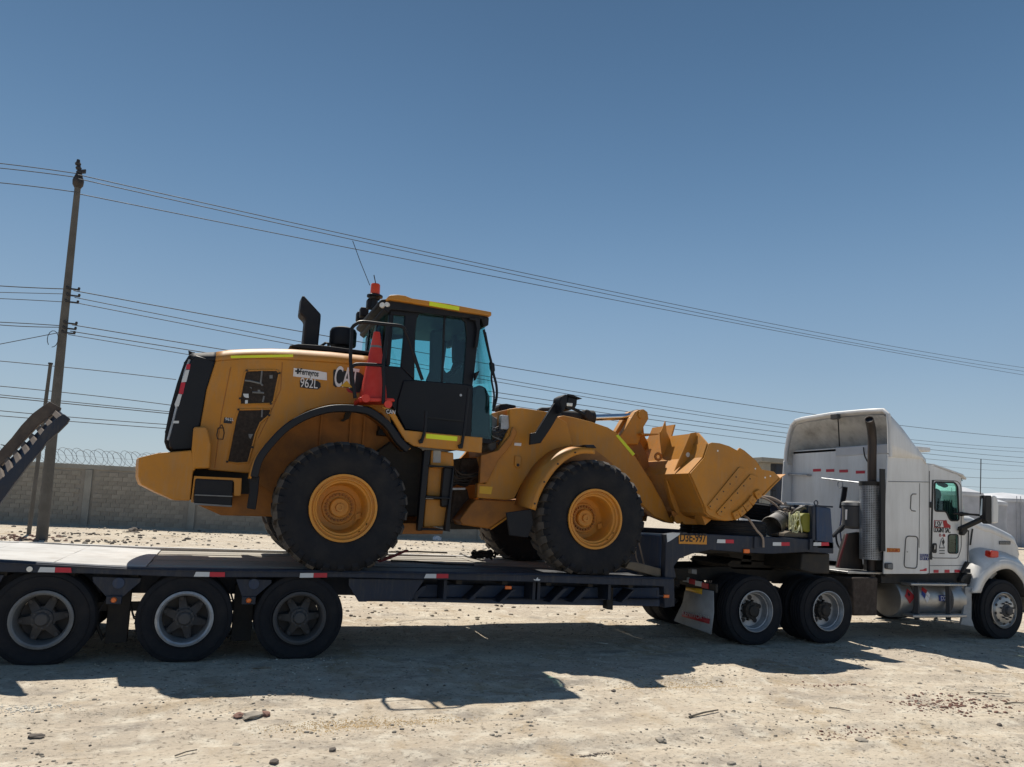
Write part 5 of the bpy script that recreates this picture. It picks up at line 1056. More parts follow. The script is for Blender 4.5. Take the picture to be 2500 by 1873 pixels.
# ---- sleeper
xr, zb = (10.370,1.063); xs_, zs = (10.474,2.971)
xc, zc0 = (11.359,1.084)
sl_side = [(10.457,2.982),(11.215,2.999),(11.296,2.914),(11.375,2.898),(11.348,1.089),(11.306,1.076),(10.367,1.063),(10.411,2.191)]
obj('sleeper_side', MB().prism(sl_side, TY, TY+.03), 'white', tk, bevel=.008)
obj('sleeper_side', MB().prism(sl_side, 2*TC-TY-.03, 2*TC-TY), 'white', tk, bevel=.008)
XW = xr+.27; zroof = (1.127,3.192)[1]
obj('sleeper_rear_wall', MB().box(XW, XW+.05, TY+.031, 2*TC-TY-.031, zb+.02, zroof), 'white', tk, bevel=.01)
obj('sleeper_roof', MB().box(XW, xc+.1, TY+.031, 2*TC-TY-.031, zroof-.08, zroof), 'white', tk, bevel=.02)
obj('sleeper_floor', MB().box(XW, xc+.0, TY+.05, 2*TC-TY-.05, zb+.02, zb+.1), 'black_matt', tk)
obj('white_cap', MB().box(XW-.012, XW+.1, .30, 1.55, zroof-.16, zroof+.01), 'tank_w', tk, bevel=.02)
tp_ = [(10.519,3.752),(10.699,3.598),(10.803,3.508),(11.066,3.226),(11.224,3.069),(11.281,3.011)]
n = 22; xs = np.linspace(tp_[0][0], sl_side[2][0], n); T = np.interp(xs, *zip(*tp_)); rows = []
sb_ = np.interp(xs, [q[0] for q in sl_side[:3]], [q[1] for q in sl_side[:3]])
for x, t, b_ in zip(xs, T, sb_):
    b_ -= .02; h = max(.05, t-b_)
    k_ = min(1, h/.5); half = [(TY-.001, b_), (TY+.02*k_, b_+.30*h), (TY+.03+.06*k_, b_+.68*h), (TY+.07+.10*k_, b_+.90*h), (TY+.14+.14*k_, b_+1.0*h), (TY+.45, b_+1.03*h), (TC, b_+1.06*h)]
    near = [(TY-.001, b_), (TY+.004, b_+.30*h), (TY+.010, b_+.68*h), (TY+.030, b_+.90*h), (TY+.12, b_+1.0*h), (TY+.45, b_+1.03*h), (TC, b_+1.06*h)]
    rows.append([(x, y, z) for y, z in near]+[(x, 2*TC-y, z) for y, z in half[::-1][1:]])
m_ = len(rows[0])
obj('roof_fairing', MB().add([p for r_ in rows for p in r_], [(i*m_+j, i*m_+j+1, (i+1)*m_+j+1, (i+1)*m_+j) for i in range(n-1) for j in range(m_-1)]), 'white', tk, solid=.03, smooth=60)
obj('fairing_rim', MB().tube([(x-.01, y, z) for x, y, z in rows[0]], .035, 8), 'white', tk)
# dirty inner skin of the hollow fairing
inn = [[(x+.25+.0*i, TC+(y-TC)*.97, z-.05) for x, y, z in r_] for i, r_ in enumerate(rows[:])]
iv = [p for r_ in [[(x+.02, TC+(y-TC)*.975, zs-.05+(z-zs)*.97) for x, y, z in rows[0]]]+[[(x, TC+(y-TC)*.96, zs-.05+(z-zs)*.93) for x, y, z in r_] for r_ in rows[3::3]] for p in r_]
k_ = len(iv)//m_
obj('fairing_lining', MB().add(iv, [(i*m_+j, i*m_+j+1, (i+1)*m_+j+1, (i+1)*m_+j) for i in range(k_-1) for j in range(m_-1)]), 'white_in', tk, smooth=60)
obj('fairing_strut', MB().tube([(xr+.12, 1.30, zroof), (xr+.10, 1.32, rows[0][6][2]-.05)], .012, 6), 'dark', tk)
obj('fairing_strut', MB().box(xr+.02, xr+.10, 1.25, 1.42, rows[0][6][2]-.12, rows[0][6][2]-.03), 'rim_dark', tk, bevel=.01)
obj('rear_stripe', MB().add([(xr+.03, TY-.004, (10.387,2.757)[1]), (xr+.03, TY-.004, (10.345,1.424)[1]), (xr-.06, TY-.002, (10.329,1.423)[1]), (xr-.06, TY-.002, (10.380,2.757)[1]),
    (xr+.03, TY+.03, (10.387,2.757)[1]), (xr+.03, TY+.03, (10.345,1.424)[1]), (xr-.06, TY+.03, (10.329,1.423)[1]), (xr-.06, TY+.03, (10.380,2.757)[1])], [(0,1,2,3),(4,7,6,5),(0,4,5,1),(1,5,6,2),(2,6,7,3),(3,7,4,0)]), 'trim', tk)
for y, z, w_ in [(*q, .11) for q in [(2.011,2.798),(1.678,2.784),(1.355,2.767),(0.971,2.739)]]: obj('rear_reflector', MB().box(XW-.006, XW-.002, y-.10, y+.10, z-.025, z+.025), 'tape_r', tk)
q0, q1 = [(2.774,2.739),(2.170,2.709)]
obj('rear_handle', MB().tube([(XW-.08, q0[0], q0[1]), (XW-.08, q1[0], q1[1]), (XW, q1[0], q1[1])], .022, 8), 'steelrim', tk)
q0, q1, q2 = [(1.722,2.634),(1.283,2.588),(0.781,2.538)]
obj('hose_rail', MB().tube([(XW, q0[0], q0[1]), (XW-.15, q0[0], q0[1]), (XW-.15, q1[0], q1[1]), (XW-.15, q2[0], q2[1])], .016, 8), 'steelrim', tk)
obj('hose_ring', MB().tube([(XW-.15, q1[0]+.06*math.cos(a), q1[1]-.07+.06*math.sin(a)) for a in np.linspace(0, 2*math.pi, 17)], .010, 6, cap=False), 'steelrim', tk)
hq = [(1.119,2.473),(1.144,2.336),(1.181,2.171),(1.199,2.102)]
obj('black_hose', MB().tube([(XW-.2, y, z) for y, z in hq], .045, 8), 'black', tk)
hq = [(1.094,2.100),(1.108,1.896),(1.130,1.733),(1.056,1.360),(0.984,1.339)]
obj('air_line', MB().tube(dense([Vector((XW-.3, y, z)) for y, z in hq], 14), .012, 6), 'decal_b', tk)
hq = [(0.967,1.780),(1.057,1.709),(1.166,1.650),(1.129,1.463),(0.984,1.339)]
obj('air_line', MB().tube(dense([Vector((XW-.35, y, z)) for y, z in hq], 14), .018, 6), 'cable', tk)
hq = [(0.864,3.164),(0.830,2.998),(0.692,2.803)]
obj('air_line', MB().tube(dense([Vector((XW-.04, y, z)) for y, z in hq], 10), .012, 6), 'cable', tk)
# ---- cab shell with door and window
cab_o = [(11.468,2.906),(12.130,2.768),(12.212,2.729),(12.231,2.544),(12.268,2.165),(12.269,1.894),(12.366,1.838),(12.372,1.272),(12.200,1.103),(11.441,1.082)]
win = rounded([(11.591,2.612),(12.058,2.630),(12.125,2.565),(12.145,1.982),(11.936,1.975),(11.860,2.106),(11.817,2.128),(11.586,2.122)], .05)
win2 = rounded([(11.890,1.736),(12.119,1.743),(12.112,1.423),(11.879,1.425)], .05)
for far in (0, 1):
    y0 = 2*TC-.33 if far else .30
    obj('cab_side', MB().prism(holed(cab_o, win, win2), y0, y0+.03), 'white', tk, smooth=25)
    yp = y0+.012
    obj('door_window', MB().prism(win, yp, yp+.006), 'glass_t', tk); obj('door_lower_window', MB().prism(win2, yp, yp+.006), 'glass_t', tk)
    ys = y0-.004 if not far else y0+.034
    obj('window_seal', MB().tube([(x, ys, z) for x, z in win+[win[0]]], .014, 6, cap=False), 'trim', tk)
    obj('window_seal', MB().tube([(x, ys, z) for x, z in win2+[win2[0]]], .010, 6, cap=False), 'trim', tk)
dr = rounded([(11.556,2.644),(12.127,2.657),(12.210,2.588),(12.193,1.523),(12.113,1.342),(11.505,1.335)], .06)
obj('door_seam', MB().tube([(x, .298, z) for x, z in dr+[dr[0]]], .007, 5, cap=False), 'seam', tk)
obj('door_gap', MB().prism([(11.534,2.642),(11.565,2.648),(11.503,1.336),(11.468,1.335)], .29, .300), 'trim', tk)
for q in [(11.488,2.221),(11.462,1.358)]: obj('door_hinge', MB().box(q[0]-.04, q[0]+.03, .27, .298, q[1]-.05, q[1]+.05), 'trim', tk, bevel=.008)
obj('door_handle', MB().prism(rounded([(11.526,1.581),(11.617,1.584),(11.609,1.417),(11.518,1.418)], .03), .285, .299), 'trim', tk, bevel=.004)
obj('door_handle_grip', MB().prism([(11.539,1.549),(11.569,1.550),(11.563,1.479),(11.538,1.479)], .270, .284), 'alu', tk, bevel=.004)
cr = [(11.585,2.925),(12.254,2.793),(12.344,2.757)]
obj('cab_roof', MB().add([(cr[0][0], .30, cr[0][1]-.02), (cr[1][0], .30, cr[1][1]-.02), (cr[2][0]+.02, .32, cr[2][1]-.05), (cr[0][0], TC, cr[0][1]+.14), (cr[1][0]-.05, TC, cr[1][1]+.10), (cr[2][0]+.02, TC, cr[2][1]-.0), (cr[0][0], 2*TC-.3, cr[0][1]-.02), (cr[1][0], 2*TC-.3, cr[1][1]-.02), (cr[2][0]+.02, 2*TC-.32, cr[2][1]-.05)],
    [(0,1,4,3),(1,2,5,4),(3,4,7,6),(4,5,8,7)]), 'white', tk, solid=.03, smooth=60)
vs = [(12.170,2.766),(12.277,2.744),(12.337,2.669),(12.291,2.672),(12.200,2.701)]
obj('sun_visor', MB().prism(vs, .36, 2*TC-.36), 'glass_d', tk); obj('visor_lamp', MB().prism([(12.180,2.782),(12.255,2.778),(12.266,2.738),(12.179,2.744)], .5, .62), 'lens_amber', tk, bevel=.006)
ws = [(12.268,2.660),(12.278,2.438),(12.319,2.196),(12.324,2.085)]
obj('windshield', MB().sheet([(x, .34, z) for x, z in ws], [(x, 2*TC-.34, z) for x, z in ws]), 'glass_t', tk, solid=.008, smooth=60)
obj('dash_panel', MB().prism([(11.813,2.244),(11.892,2.295),(11.984,2.313),(12.062,2.284),(12.100,2.209),(12.231,2.186),(12.222,1.766),(11.648,1.748),(11.654,2.143),(11.773,2.186)], .36, 2*TC-.36), 'black_matt', tk, bevel=.015)
for k in range(4):
    q = (11.878,2.209); obj('vent_slat', MB().box(q[0]+k*.055, q[0]+k*.055+.012, .345, .358, q[1]-.12, q[1]+.12), 'rim_dark', tk)
obj('cab_rear_inner', MB().box(xc+.02, xc+.06, .36, 2*TC-.36, zb+.1, zb+.1+1.3), 'black_matt', tk)
se = [(11.814,2.491),(11.893,2.524),(11.958,2.489),(11.983,2.413),(11.941,2.267),(11.912,2.093),(11.801,2.012)]
obj('driver_seat', MB().prism(se, .48, .62), 'seat', tk, bevel=.03)
obj('inner_mirror', MB().prism([(11.908,2.641),(12.132,2.615),(12.163,2.568),(12.104,2.545),(11.973,2.577)], .5, .56), 'seat', tk, bevel=.01)
# seams, hatches and stickers on the sleeper
yy = TY-.003
def outline(name, pts, r=.006, m='seam', closed=True): obj(name, MB().tube([(x, yy, z) for x, z in (pts+[pts[0]] if closed else pts)], r, 5, cap=False), m, tk)
outline('vent_outline', [(11.077,2.383),(10.996,2.379),(10.963,2.346),(10.946,2.134),(10.980,2.103),(11.059,2.099)], .009, closed=False)
outline('hatch_seam', rounded([(10.841,1.684),(11.111,1.683),(11.079,1.159),(10.795,1.173)], .07), .010)
obj('hatch_latch', MB().disc((10.870,1.428)[:1]+(yy,)+(10.870,1.428)[1:], (0,-1,0), .012, .006, 10), 'alu', tk)
outline('panel_seam', [(10.462,2.557),(11.385,2.599)], .005, closed=False)
outline('panel_seam', [(10.457,3.014),(10.733,3.001),(11.190,3.000)], .007, closed=False)
outline('panel_seam', [(11.381,2.786),(11.355,1.069)], .006, closed=False)
outline('panel_seam', [(11.159,2.568),(11.133,1.501)], .004, closed=False)
obj('sill_seam', MB().tube([(x, .297, z) for x, z in [(11.458,1.206),(12.241,1.223)]], .005, 5), 'seam', tk)
obj('sticker', MB().prism([(10.431,1.480),(10.711,1.480),(10.710,1.419),(10.431,1.413)], yy-.002, yy), 'plate', tk)
lettering('PELIGRO', *(10.443,1.416), yy-.003, .085, 'decal_r', tk, width=.26)
obj('side_lamp', MB().prism(rounded([(10.368,1.239),(10.527,1.245),(10.526,1.135),(10.368,1.147)], .03), .18, .217), 'rim_dark', tk, bevel=.008)
obj('side_lamp_lens', MB().prism(rounded([(10.408,1.227),(10.510,1.232),(10.509,1.149),(10.408,1.154)], .02), .172, .179), 'rim_grey', tk, bevel=.005)
lettering('SLEEPER', *(11.148,1.353), yy-.002, .07, 'decal_b', tk, width=.19); lettering('STUDIO', *(11.148,1.298), yy-.002, .07, 'decal_b', tk, width=.19)
obj('reflector', MB().prism([(11.146,1.142),(11.215,1.147),(11.264,1.166),(11.294,1.170),(11.294,1.123),(11.145,1.122)], yy-.002, yy), 'tape_r', tk)
for q in ([(11.546,1.138),(11.657,1.140),(11.656,1.092),(11.545,1.090)], [(11.795,1.145),(11.908,1.147),(11.907,1.097),(11.794,1.095)], [(12.027,1.149),(12.141,1.151),(12.166,1.106),(12.026,1.101)]): obj('reflector', MB().prism(q, .294, .298), 'tape_r', tk)
# door lettering
obj('logo_frame', MB().tube([(x, .296, z) for x, z in [(11.575,1.963),(11.821,1.969),(11.819,1.854),(11.573,1.849),(11.575,1.963)]], .005, 5, cap=False), 'decal_r', tk)
lettering('LSV', *(11.578,1.855), .296, .14, 'decal_k', tk, width=(11.747,1.866)[0]-(11.578,1.861)[0], shear=.3)
obj('logo_shape', MB().prism([(11.769,1.957),(11.847,1.983),(11.872,1.927),(11.944,1.892),(11.943,1.851),(11.793,1.849)], .293, .297), 'decal_r', tk)
lettering('LOGINT SAC', *(11.562,1.767), .296, .12, 'decal_k', tk, width=(11.941,1.779)[0]-(11.562,1.767)[0], bold=.001)
lettering('12 - 436', *(11.688,1.696), .296, .07, 'decal_r', tk, width=(11.821,1.700)[0]-(11.688,1.696)[0])
obj('door_emblem', MB().tube([(x, .296, z) for x, z in [(11.685,1.510),(11.725,1.642),(11.764,1.680),(11.802,1.606),(11.767,1.559),(11.800,1.513)]], .005, 5), 'seam', tk)
obj('door_emblem', MB().prism([(11.743,1.614),(11.779,1.652),(11.793,1.588),(11.762,1.559)], .294, .298), 'decal_k', tk)
for k in range(3): obj('small_print', MB().prism([(x, z-.045*k) for x, z in [(11.680,1.514),(11.802,1.517),(11.802,1.500),(11.679,1.497)]], .295, .298), 'seam', tk)
# ---- hood and fender
YH = .62
hood = [(12.602,2.066),(12.880,2.065),(13.039,2.014),(13.158,1.975),(13.296,1.968),(13.524,1.907),(13.770,1.829),(13.985,1.754),(14.027,1.699),(14.040,1.571),(14.024,1.302),(13.668,1.204),(13.007,0.764),(12.786,0.763),(12.652,1.097),(12.615,1.546)]
n = 16; hx_ = np.linspace(hood[0][0], hood[9][0], n); hz0 = np.interp(hx_, [h[0] for h in hood[:10]], [h[1] for h in hood[:10]])
rows = []
for x, z in zip(hx_, hz0): rows.append([(x, YH, z-.16), (x, YH+.02, z-.05), (x, YH+.08, z+.0), (x, YH+.35, z+.03), (x, TC, z+.05), (x, 2*TC-YH-.35, z+.03), (x, 2*TC-YH-.08, z), (x, 2*TC-YH-.02, z-.05), (x, 2*TC-YH, z-.16)])
obj('hood_top', MB().add([p for r_ in rows for p in r_], [(i*9+j, i*9+j+1, (i+1)*9+j+1, (i+1)*9+j) for i in range(n-1) for j in range(8)]), 'white', tk, solid=.02, smooth=60)
hs_ = [(h[0], h[1]-(.14 if i < 10 else 0)) for i, h in enumerate(hood)]
tb('hood_side', hs_, YH-.004, YH+.03, 'white', .006)
obj('radiator_grille', MB().box(hood[9][0]-.05, hood[9][0]+.05, YH+.05, 2*TC-YH-.05, .75, hood[8][1]-.1), 'alu', tk, bevel=.02)
obj('front_bumper', MB().box(hood[9][0]-.0, hood[9][0]+.22, .25, 2*TC-.25, .38, .72), 'alu', tk, bevel=.05)
fo_ = dense([Vector((x, 0, z)) for x, z in [(12.332,0.771),(12.409,0.905),(12.505,1.056),(12.709,1.204),(12.928,1.308),(13.120,1.346),(13.340,1.316),(13.613,1.224),(13.753,1.100),(13.845,0.926)]], 26)
fi_ = dense([Vector((x, 0, z)) for x, z in [(12.551,0.772),(12.648,0.931),(12.827,1.084),(13.019,1.167),(13.225,1.189),(13.403,1.130),(13.593,0.963),(13.631,0.848),(13.656,0.771),(13.681,0.694)]], 26)
fh_ = dense([Vector((x, 0, z)) for x, z in [(12.606,0.891),(12.683,1.299),(12.795,1.467),(13.017,1.522),(13.239,1.507),(13.464,1.483),(13.634,1.457),(13.862,1.402),(14.034,1.325),(14.041,1.124)]], 26)
for far in (0, 1):
    s_ = (lambda y: 2*TC-y) if far else (lambda y: y)
    obj('front_fender', MB().sheet([(v.x, s_(TY), v.z) for v in fo_], [(v.x, s_(YH), v.z) for v in fh_]), 'white', tk, solid=.012, smooth=70)
    obj('fender_lip', MB().sheet([(v.x, s_(TY), v.z) for v in fo_], [(v.x, s_(TY+.015), v.z) for v in fi_]), 'white', tk, solid=.02, smooth=70)
    obj('wheel_well', MB().sheet([(v.x, s_(TY+.02), v.z) for v in fi_], [(v.x, s_(YH+.1), v.z) for v in fi_]), 'dark', tk, solid=.01, smooth=70)
obj('turn_signal', MB().prism(rounded([(12.915,1.491),(13.105,1.485),(13.098,1.374),(13.053,1.359),(12.904,1.375)], .03), .30, .42), 'lens_red', tk, bevel=.01)
obj('hood_badge', MB().prism([(13.528,1.656),(13.818,1.661),(13.812,1.598),(13.526,1.593)], .602, .612), 'seam', tk, bevel=.004)
lettering('KENWORTH', *(13.538,1.605), .600, .055, 'alu', tk, width=(13.786,1.612)[0]-(13.538,1.605)[0])
obj('hood_vent', MB().prism([(12.849,1.854),(12.873,1.849),(12.811,1.563),(12.782,1.560)], .60, .612), 'trim', tk)
obj('hood_latch', MB().prism([(12.270,1.295),(12.319,1.285),(12.312,1.247),(12.145,1.093),(12.130,1.104)], .24, .30), 'trim', tk, bevel=.008)
obj('cowl_rod', MB().tube([(x, .28, z) for x, z in [(12.351,1.824),(12.332,1.560),(12.320,1.288)]], .010, 6), 'cable', tk)
obj('step_bracket', MB().prism([(12.206,1.056),(12.329,1.096),(12.297,1.025),(12.188,0.927),(12.144,0.969)], .28, .36), 'trim', tk, bevel=.01)
obj('cab_floor', MB().box(xc+.02, xc+1.1, .34, 2*TC-.34, zb+.03, zb+.10), 'black_matt', tk)
obj('cab_underside', MB().box(xc-.9, xc+1.15, .36, 2*TC-.36, zb-.16, zb+.02), 'dark', tk)
# mirror
obj('mirror_frame', MB().prism(rounded([(12.289,2.423),(12.424,2.426),(12.414,1.950),(12.358,1.945),(12.276,2.005)], .02), -.10, .02), 'trim', tk, bevel=.01)
obj('mirror_shell', MB().prism(rounded([(12.427,2.427),(12.493,2.430),(12.538,2.397),(12.567,2.267),(12.546,1.971),(12.417,1.956)], .03), -.12, .10), 'white', tk, bevel=.02)
obj('mirror_face', MB().prism([(12.175,2.359),(12.201,2.366),(12.183,2.092),(12.133,2.079)], -.104, -.101), 'mirror', tk)
obj('mirror_arm', MB().tube([(x, y, z) for (x, z), y in zip([(12.027,2.100),(12.193,2.098),(12.398,2.088)], (.30, .2, .02))], .018, 6), 'trim', tk)
obj('mirror_mount', MB().prism([(12.168,2.130),(12.302,2.122),(12.339,2.097),(12.301,2.078),(12.166,2.059)], .24, .30), 'trim', tk, bevel=.008)
obj('mirror_arm', MB().obox(tuple(((a+b_)/2 for a, b_ in zip(((12.082,1.832)[0], .24, (12.082,1.832)[1]), ((12.291,2.016)[0], .0, (12.291,2.016)[1])))),
    tuple(((b_-a)/2 for a, b_ in zip(((12.082,1.832)[0], .24, (12.082,1.832)[1]), ((12.291,2.016)[0], .0, (12.291,2.016)[1])))), (.02, .02, -.03), (-.01, .03, .01)), 'trim', tk, bevel=.006)
obj('mirror_mount', MB().prism([(12.137,1.843),(12.255,1.850),(12.269,1.812),(12.177,1.733),(12.135,1.742)], .22, .30), 'trim', tk, bevel=.008)
obj('antenna', MB().tube([(x, .0, z) for x, z in [(12.287,2.439),(12.302,2.707),(12.318,3.037)]], .008, 5), 'cable', tk)
# ---- wheels
RW = .515
tt_me = tyre_mesh(RW, .288, .28); flatten(tt_me, RW, .03); finish(tt_me); tt_me.materials.append(M['rubber'])
dr_rim = MB().rev([(.30, .005), (.305, .015), (.292, .018), (.285, -.005), (.272, -.02), (.268, -.05), (.255, -.055), (.250, -.12), (.235, -.15), (.20, -.155), (.0, -.15), (0, -.165), (.26, -.17), (.28, -.03)], (0,0,0), (0,-1,0), 56, closed=True).mesh('rim')
hol = MB().disc((0, 0, 0), (0,-1,0), .036, .012, 18).mesh('hand_hole')
dh = MB().rev([(0, -.02), (.05, -.02), (.075, -.03), (.085, -.06), (.125, -.07), (.13, -.155)], (0,0,0), (0,-1,0), 28)
for k in range(10):
    a = k*math.pi/5; dh.disc((.145*math.cos(a), .150, .145*math.sin(a)), (0,-1,0), .015, .04, 6); dh.disc((.105*math.cos(a), .07, .105*math.sin(a)), (0,-1,0), .012, .015, 6)
dh = dh.mesh('hub')
fr_rim = MB().rev([(.30, .005), (.308, .015), (.296, .02), (.286, .0), (.275, -.02), (.262, -.025), (.225, .025), (.16, .045), (.12, .05), (.10, .05), (0, .03), (0, -.02), (.20, -.04), (.28, -.04)], (0,0,0), (0,-1,0), 56, closed=True).mesh('rim')
fh = MB().disc((0, 0, 0), (.0,-1,0), .024, .012, 14).mesh('hand_hole')
fhub = MB().rev([(0, .13), (.055, .13), (.07, .12), (.075, .08), (.10, .07), (.115, .045)], (0,0,0), (0,-1,0), 24)
for k in range(10):
    a = k*math.pi/5+.3; fhub.disc((.142*math.cos(a), -.045, .142*math.sin(a)), (0,-1,0), .016, .035, 6)
fhub = fhub.mesh('hub')
for m_, mm in ((dr_rim, 'steelrim'), (hol, 'decal_k'), (dh, 'dark'), (fr_rim, 'alu'), (fh, 'decal_k'), (fhub, 'rim_dark')): finish(m_); m_.materials.append(M[mm])
X1, X2, X3 = 7.84, 9.205, 13.056
for x in (X1, X2):
    for far in (0, 1):
        wn = node('wheel', tk, (x, 2*TC-.20 if far else .20, .485)); wn.rotation_euler = (0, 0, math.pi if far else 0)
        leaf('tyre', tt_me, wn, loc=(0, .14, 0)); leaf('inner_tyre', tt_me, wn, loc=(0, .48, 0)); a = random.uniform(0, 2)
        leaf('rim', dr_rim, wn); 
        for k in range(5): b_ = a+k*2*math.pi/5+.4; leaf('hand_hole', hol, wn, loc=(.185*math.cos(b_), .156, -.185*math.sin(b_)))
        leaf('hub', dh, wn, rot=(0, a, 0))
    obj('axle', MB().rev([(.09, -1.1), (.09, -.3), (.22, -.12), (.24, 0), (.22, .12), (.09, .3), (.09, 1.1)], (x, TC, .49), (0,1,0), 16), 'dark', tk)
for far in (0, 1):
    wn = node('wheel', tk, (X3, 2*TC-.20 if far else .20, .485)); wn.rotation_euler = (0, 0, math.pi if far else 0)
    leaf('tyre', tt_me, wn, loc=(0, .14, 0)); leaf('rim', fr_rim, wn); 
    for k in range(10): b_ = k*math.pi/5+.2; leaf('hand_hole', fh, wn, loc=(.225*math.cos(b_), -.018, .225*math.sin(b_)))
    leaf('hub', fhub, wn)
obj('axle', MB().tube([(X3, .4, .45), (X3, 2*TC-.4, .45)], .07, 8), 'dark', tk)
# ---- chassis
fr = [(6.913,1.027),(7.770,1.072),(8.778,1.072),(10.123,0.986),(10.834,0.934),(10.833,0.732),(10.123,0.771),(8.781,0.844),(7.775,0.855),(6.965,0.847)]
tb('frame_rail', fr, .95, 1.03, 'dark', .006)
obj('frame_rail', MB().box(9.6, 14.3, .95, 1.03, .72, .98), 'dark', tk); obj('frame_rail', MB().box(9.6, 14.3, 1.91, 1.99, .72, .98), 'dark', tk)
for x in (6.95, 7.3, 8.5, 10.0, 11.5, 12.5): obj('crossmember', MB().box(x, x+.09, 1.0, 1.95, .75, .95), 'dark', tk)
obj('fifth_wheel', MB().prism([(7.868,1.110),(7.966,1.173),(8.782,1.157),(8.861,1.085),(8.732,1.020),(7.969,1.030)], .95, 1.99), 'dark', tk, bevel=.01)
dk = (9.412,1.095); dk2 = (10.127,1.010)
obj('deck_plate', MB().box(9.75, XW-.05, .35, 2*TC-.35, 1.045, 1.08), 'alu', tk, bevel=.006)
bx_ = [(9.772,0.993),(10.286,0.999),(10.264,0.397),(9.772,0.399)]
obj('battery_box', MB().prism(bx_, .26, .95), 'engine', tk, bevel=.02)
obj('engine_block', MB().box(11.4, 13.5, 1.05, 1.9, .5, 1.6), 'dark', tk)
# fuel tank
tx0 = (10.785,0.695)[0]; tx1 = (12.245,0.674)[0]; r_t = .335; zt_ = ((10.884,0.953)[1]+(10.880,0.331)[1])/2
r_t = ((10.884,0.953)[1]-(10.880,0.331)[1])/2
obj('fuel_tank', MB().rev([(0, -.02), (r_t*.6, -.015), (r_t-.02, .0), (r_t, .02), (r_t, tx1-tx0), (0, tx1-tx0)], (tx0, .25+r_t, zt_), (1, 0, 0), 48), 'alu', tk, smooth=30)
for q in [(11.087,0.696),(11.901,0.673)]:
    obj('tank_strap', MB().rev([(r_t+.001, -.03), (r_t+.012, -.03), (r_t+.012, .03), (r_t+.001, .03)], (q[0], .25+r_t, zt_), (1, 0, 0), 40, closed=True), 'rim_dark', tk)
for a, b_, nm in (((10.861,0.942), (12.116,0.889), 'upper_step'), ((10.895,0.437), (12.095,0.376), 'lower_step')): obj(nm, MB().box(a[0], b_[0], .13, .36, b_[1], a[1]-.01), 'alu', tk, bevel=.012)
for x in (tx0+.25, tx0+.95): obj('step_hanger', MB().box(x, x+.03, .16, .24, zt_-r_t, zt_+r_t), 'rim_dark', tk)
obj('rear_fender_panel', MB().prism([(12.236,0.868),(12.380,0.869),(12.363,0.339),(12.421,0.203),(12.109,0.243),(12.184,0.488)], .26, .30), 'mudflap', tk, bevel=.006)
obj('tank_valve', MB().rev([(0, -.03), (.03, -.02), (.03, .03), (0, .04)], ((11.641,0.314)[0], .35, (11.641,0.314)[1]), (1,0,.2), 10), 'alu', tk)
def on_tank(pts, m, name, up=.004):
    (ax, az), (bx2, bz), (cx2, cz2), (dx2, dz2) = pts; N = 9; v = []
    for i in range(N):
        for j in range(N):
            u, t = i/(N-1), j/(N-1); x = (ax*(1-u)+bx2*u)*(1-t)+(dx2*(1-u)+cx2*u)*t; z = (az*(1-u)+bz*u)*(1-t)+(dz2*(1-u)+cz2*u)*t
            s_ = max(-.98, min(.98, (z-zt_)/r_t)); rr = r_t+up; v.append((x, .25+r_t-rr*math.sqrt(1-s_*s_), zt_+rr*s_))
    obj(name, MB().add(v, [(i*N+j, (i+1)*N+j, (i+1)*N+j+1, i*N+j+1) for i in range(N-1) for j in range(N-1)]), m, tk, smooth=60)
on_tank([(10.849,0.708),(10.954,0.826),(11.071,0.706),(10.951,0.587)], 'decal_r', 'hazard_diamond')
on_tank([(10.917,0.730),(10.944,0.775),(10.969,0.730),(10.941,0.700)], 'decal_k', 'flame_symbol', .010)
on_tank([(11.258,0.803),(11.319,0.852),(11.385,0.798),(11.323,0.749)], 'decal_r', 'hazard_quadrant'); on_tank([(11.224,0.731),(11.261,0.791),(11.318,0.741),(11.279,0.671)], 'decal_b', 'hazard_quadrant')
on_tank([(11.284,0.671),(11.323,0.731),(11.383,0.671),(11.332,0.599)], 'decal_w', 'hazard_quadrant'); on_tank([(11.329,0.741),(11.385,0.786),(11.412,0.732),(11.383,0.677)], 'decal_w', 'hazard_quadrant')
on_tank([(11.601,0.726),(11.825,0.721),(11.823,0.623),(11.599,0.633)], 'decal_b', 'tank_label')
q = (11.644,0.638); lettering('D2', q[0], q[1]+.005, .246, .10, 'decal_w', tk, width=.11)
# exhaust
ex = [(10.369,0.981),(10.380,1.277)]; sx = ((10.355,1.923)[0])
pz = [(10.392,2.448),(10.393,2.897),(10.395,3.242)]+[(10.340,3.435)]+[(10.190,3.573)]
py_ = (.48, .48, .475, .44, .34)
obj('exhaust_pipe', MB().tube(dense([Vector((x, y, z)) for (x, z), y in zip(pz, py_)], 24), .066, 20, cap=False), 'rust', tk, solid=.008, smooth=60)
e0 = Vector((pz[-1][0], .34, pz[-1][1])); e1 = Vector((pz[-2][0], .44, pz[-2][1]))
obj('pipe_mouth', MB().disc(e0-(e0-e1).normalized()*.03, (e0-e1), .058, .004, 20), 'decal_k', tk)
hz0, hz1 = (10.357,2.512)[1], (10.353,1.281)[1]; hr = .165
obj('muffler', MB().tube([(sx, .48, hz1+.02), (sx, .48, hz0-.02)], .125, 24), 'dark', tk)
hsd = MB(); nr = 44; nv = 40
for i in range(nr):
    z = hz1+(hz0-hz1)*i/(nr-1); hsd.rev([(hr, -.006), (hr+.004, -.006), (hr+.004, .006), (hr, .006)], (sx, .48, z), (0,0,1), 32, closed=True)
for k in range(nv):
    a = 2*math.pi*k/nv; hsd.obox((sx+(hr+.002)*math.cos(a), .48+(hr+.002)*math.sin(a), (hz0+hz1)/2), (-.006*math.sin(a), .006*math.cos(a), 0), (.002*math.cos(a), .002*math.sin(a), 0), (0, 0, (hz0-hz1)/2))
obj('heat_shield', hsd, 'steelrim', tk)
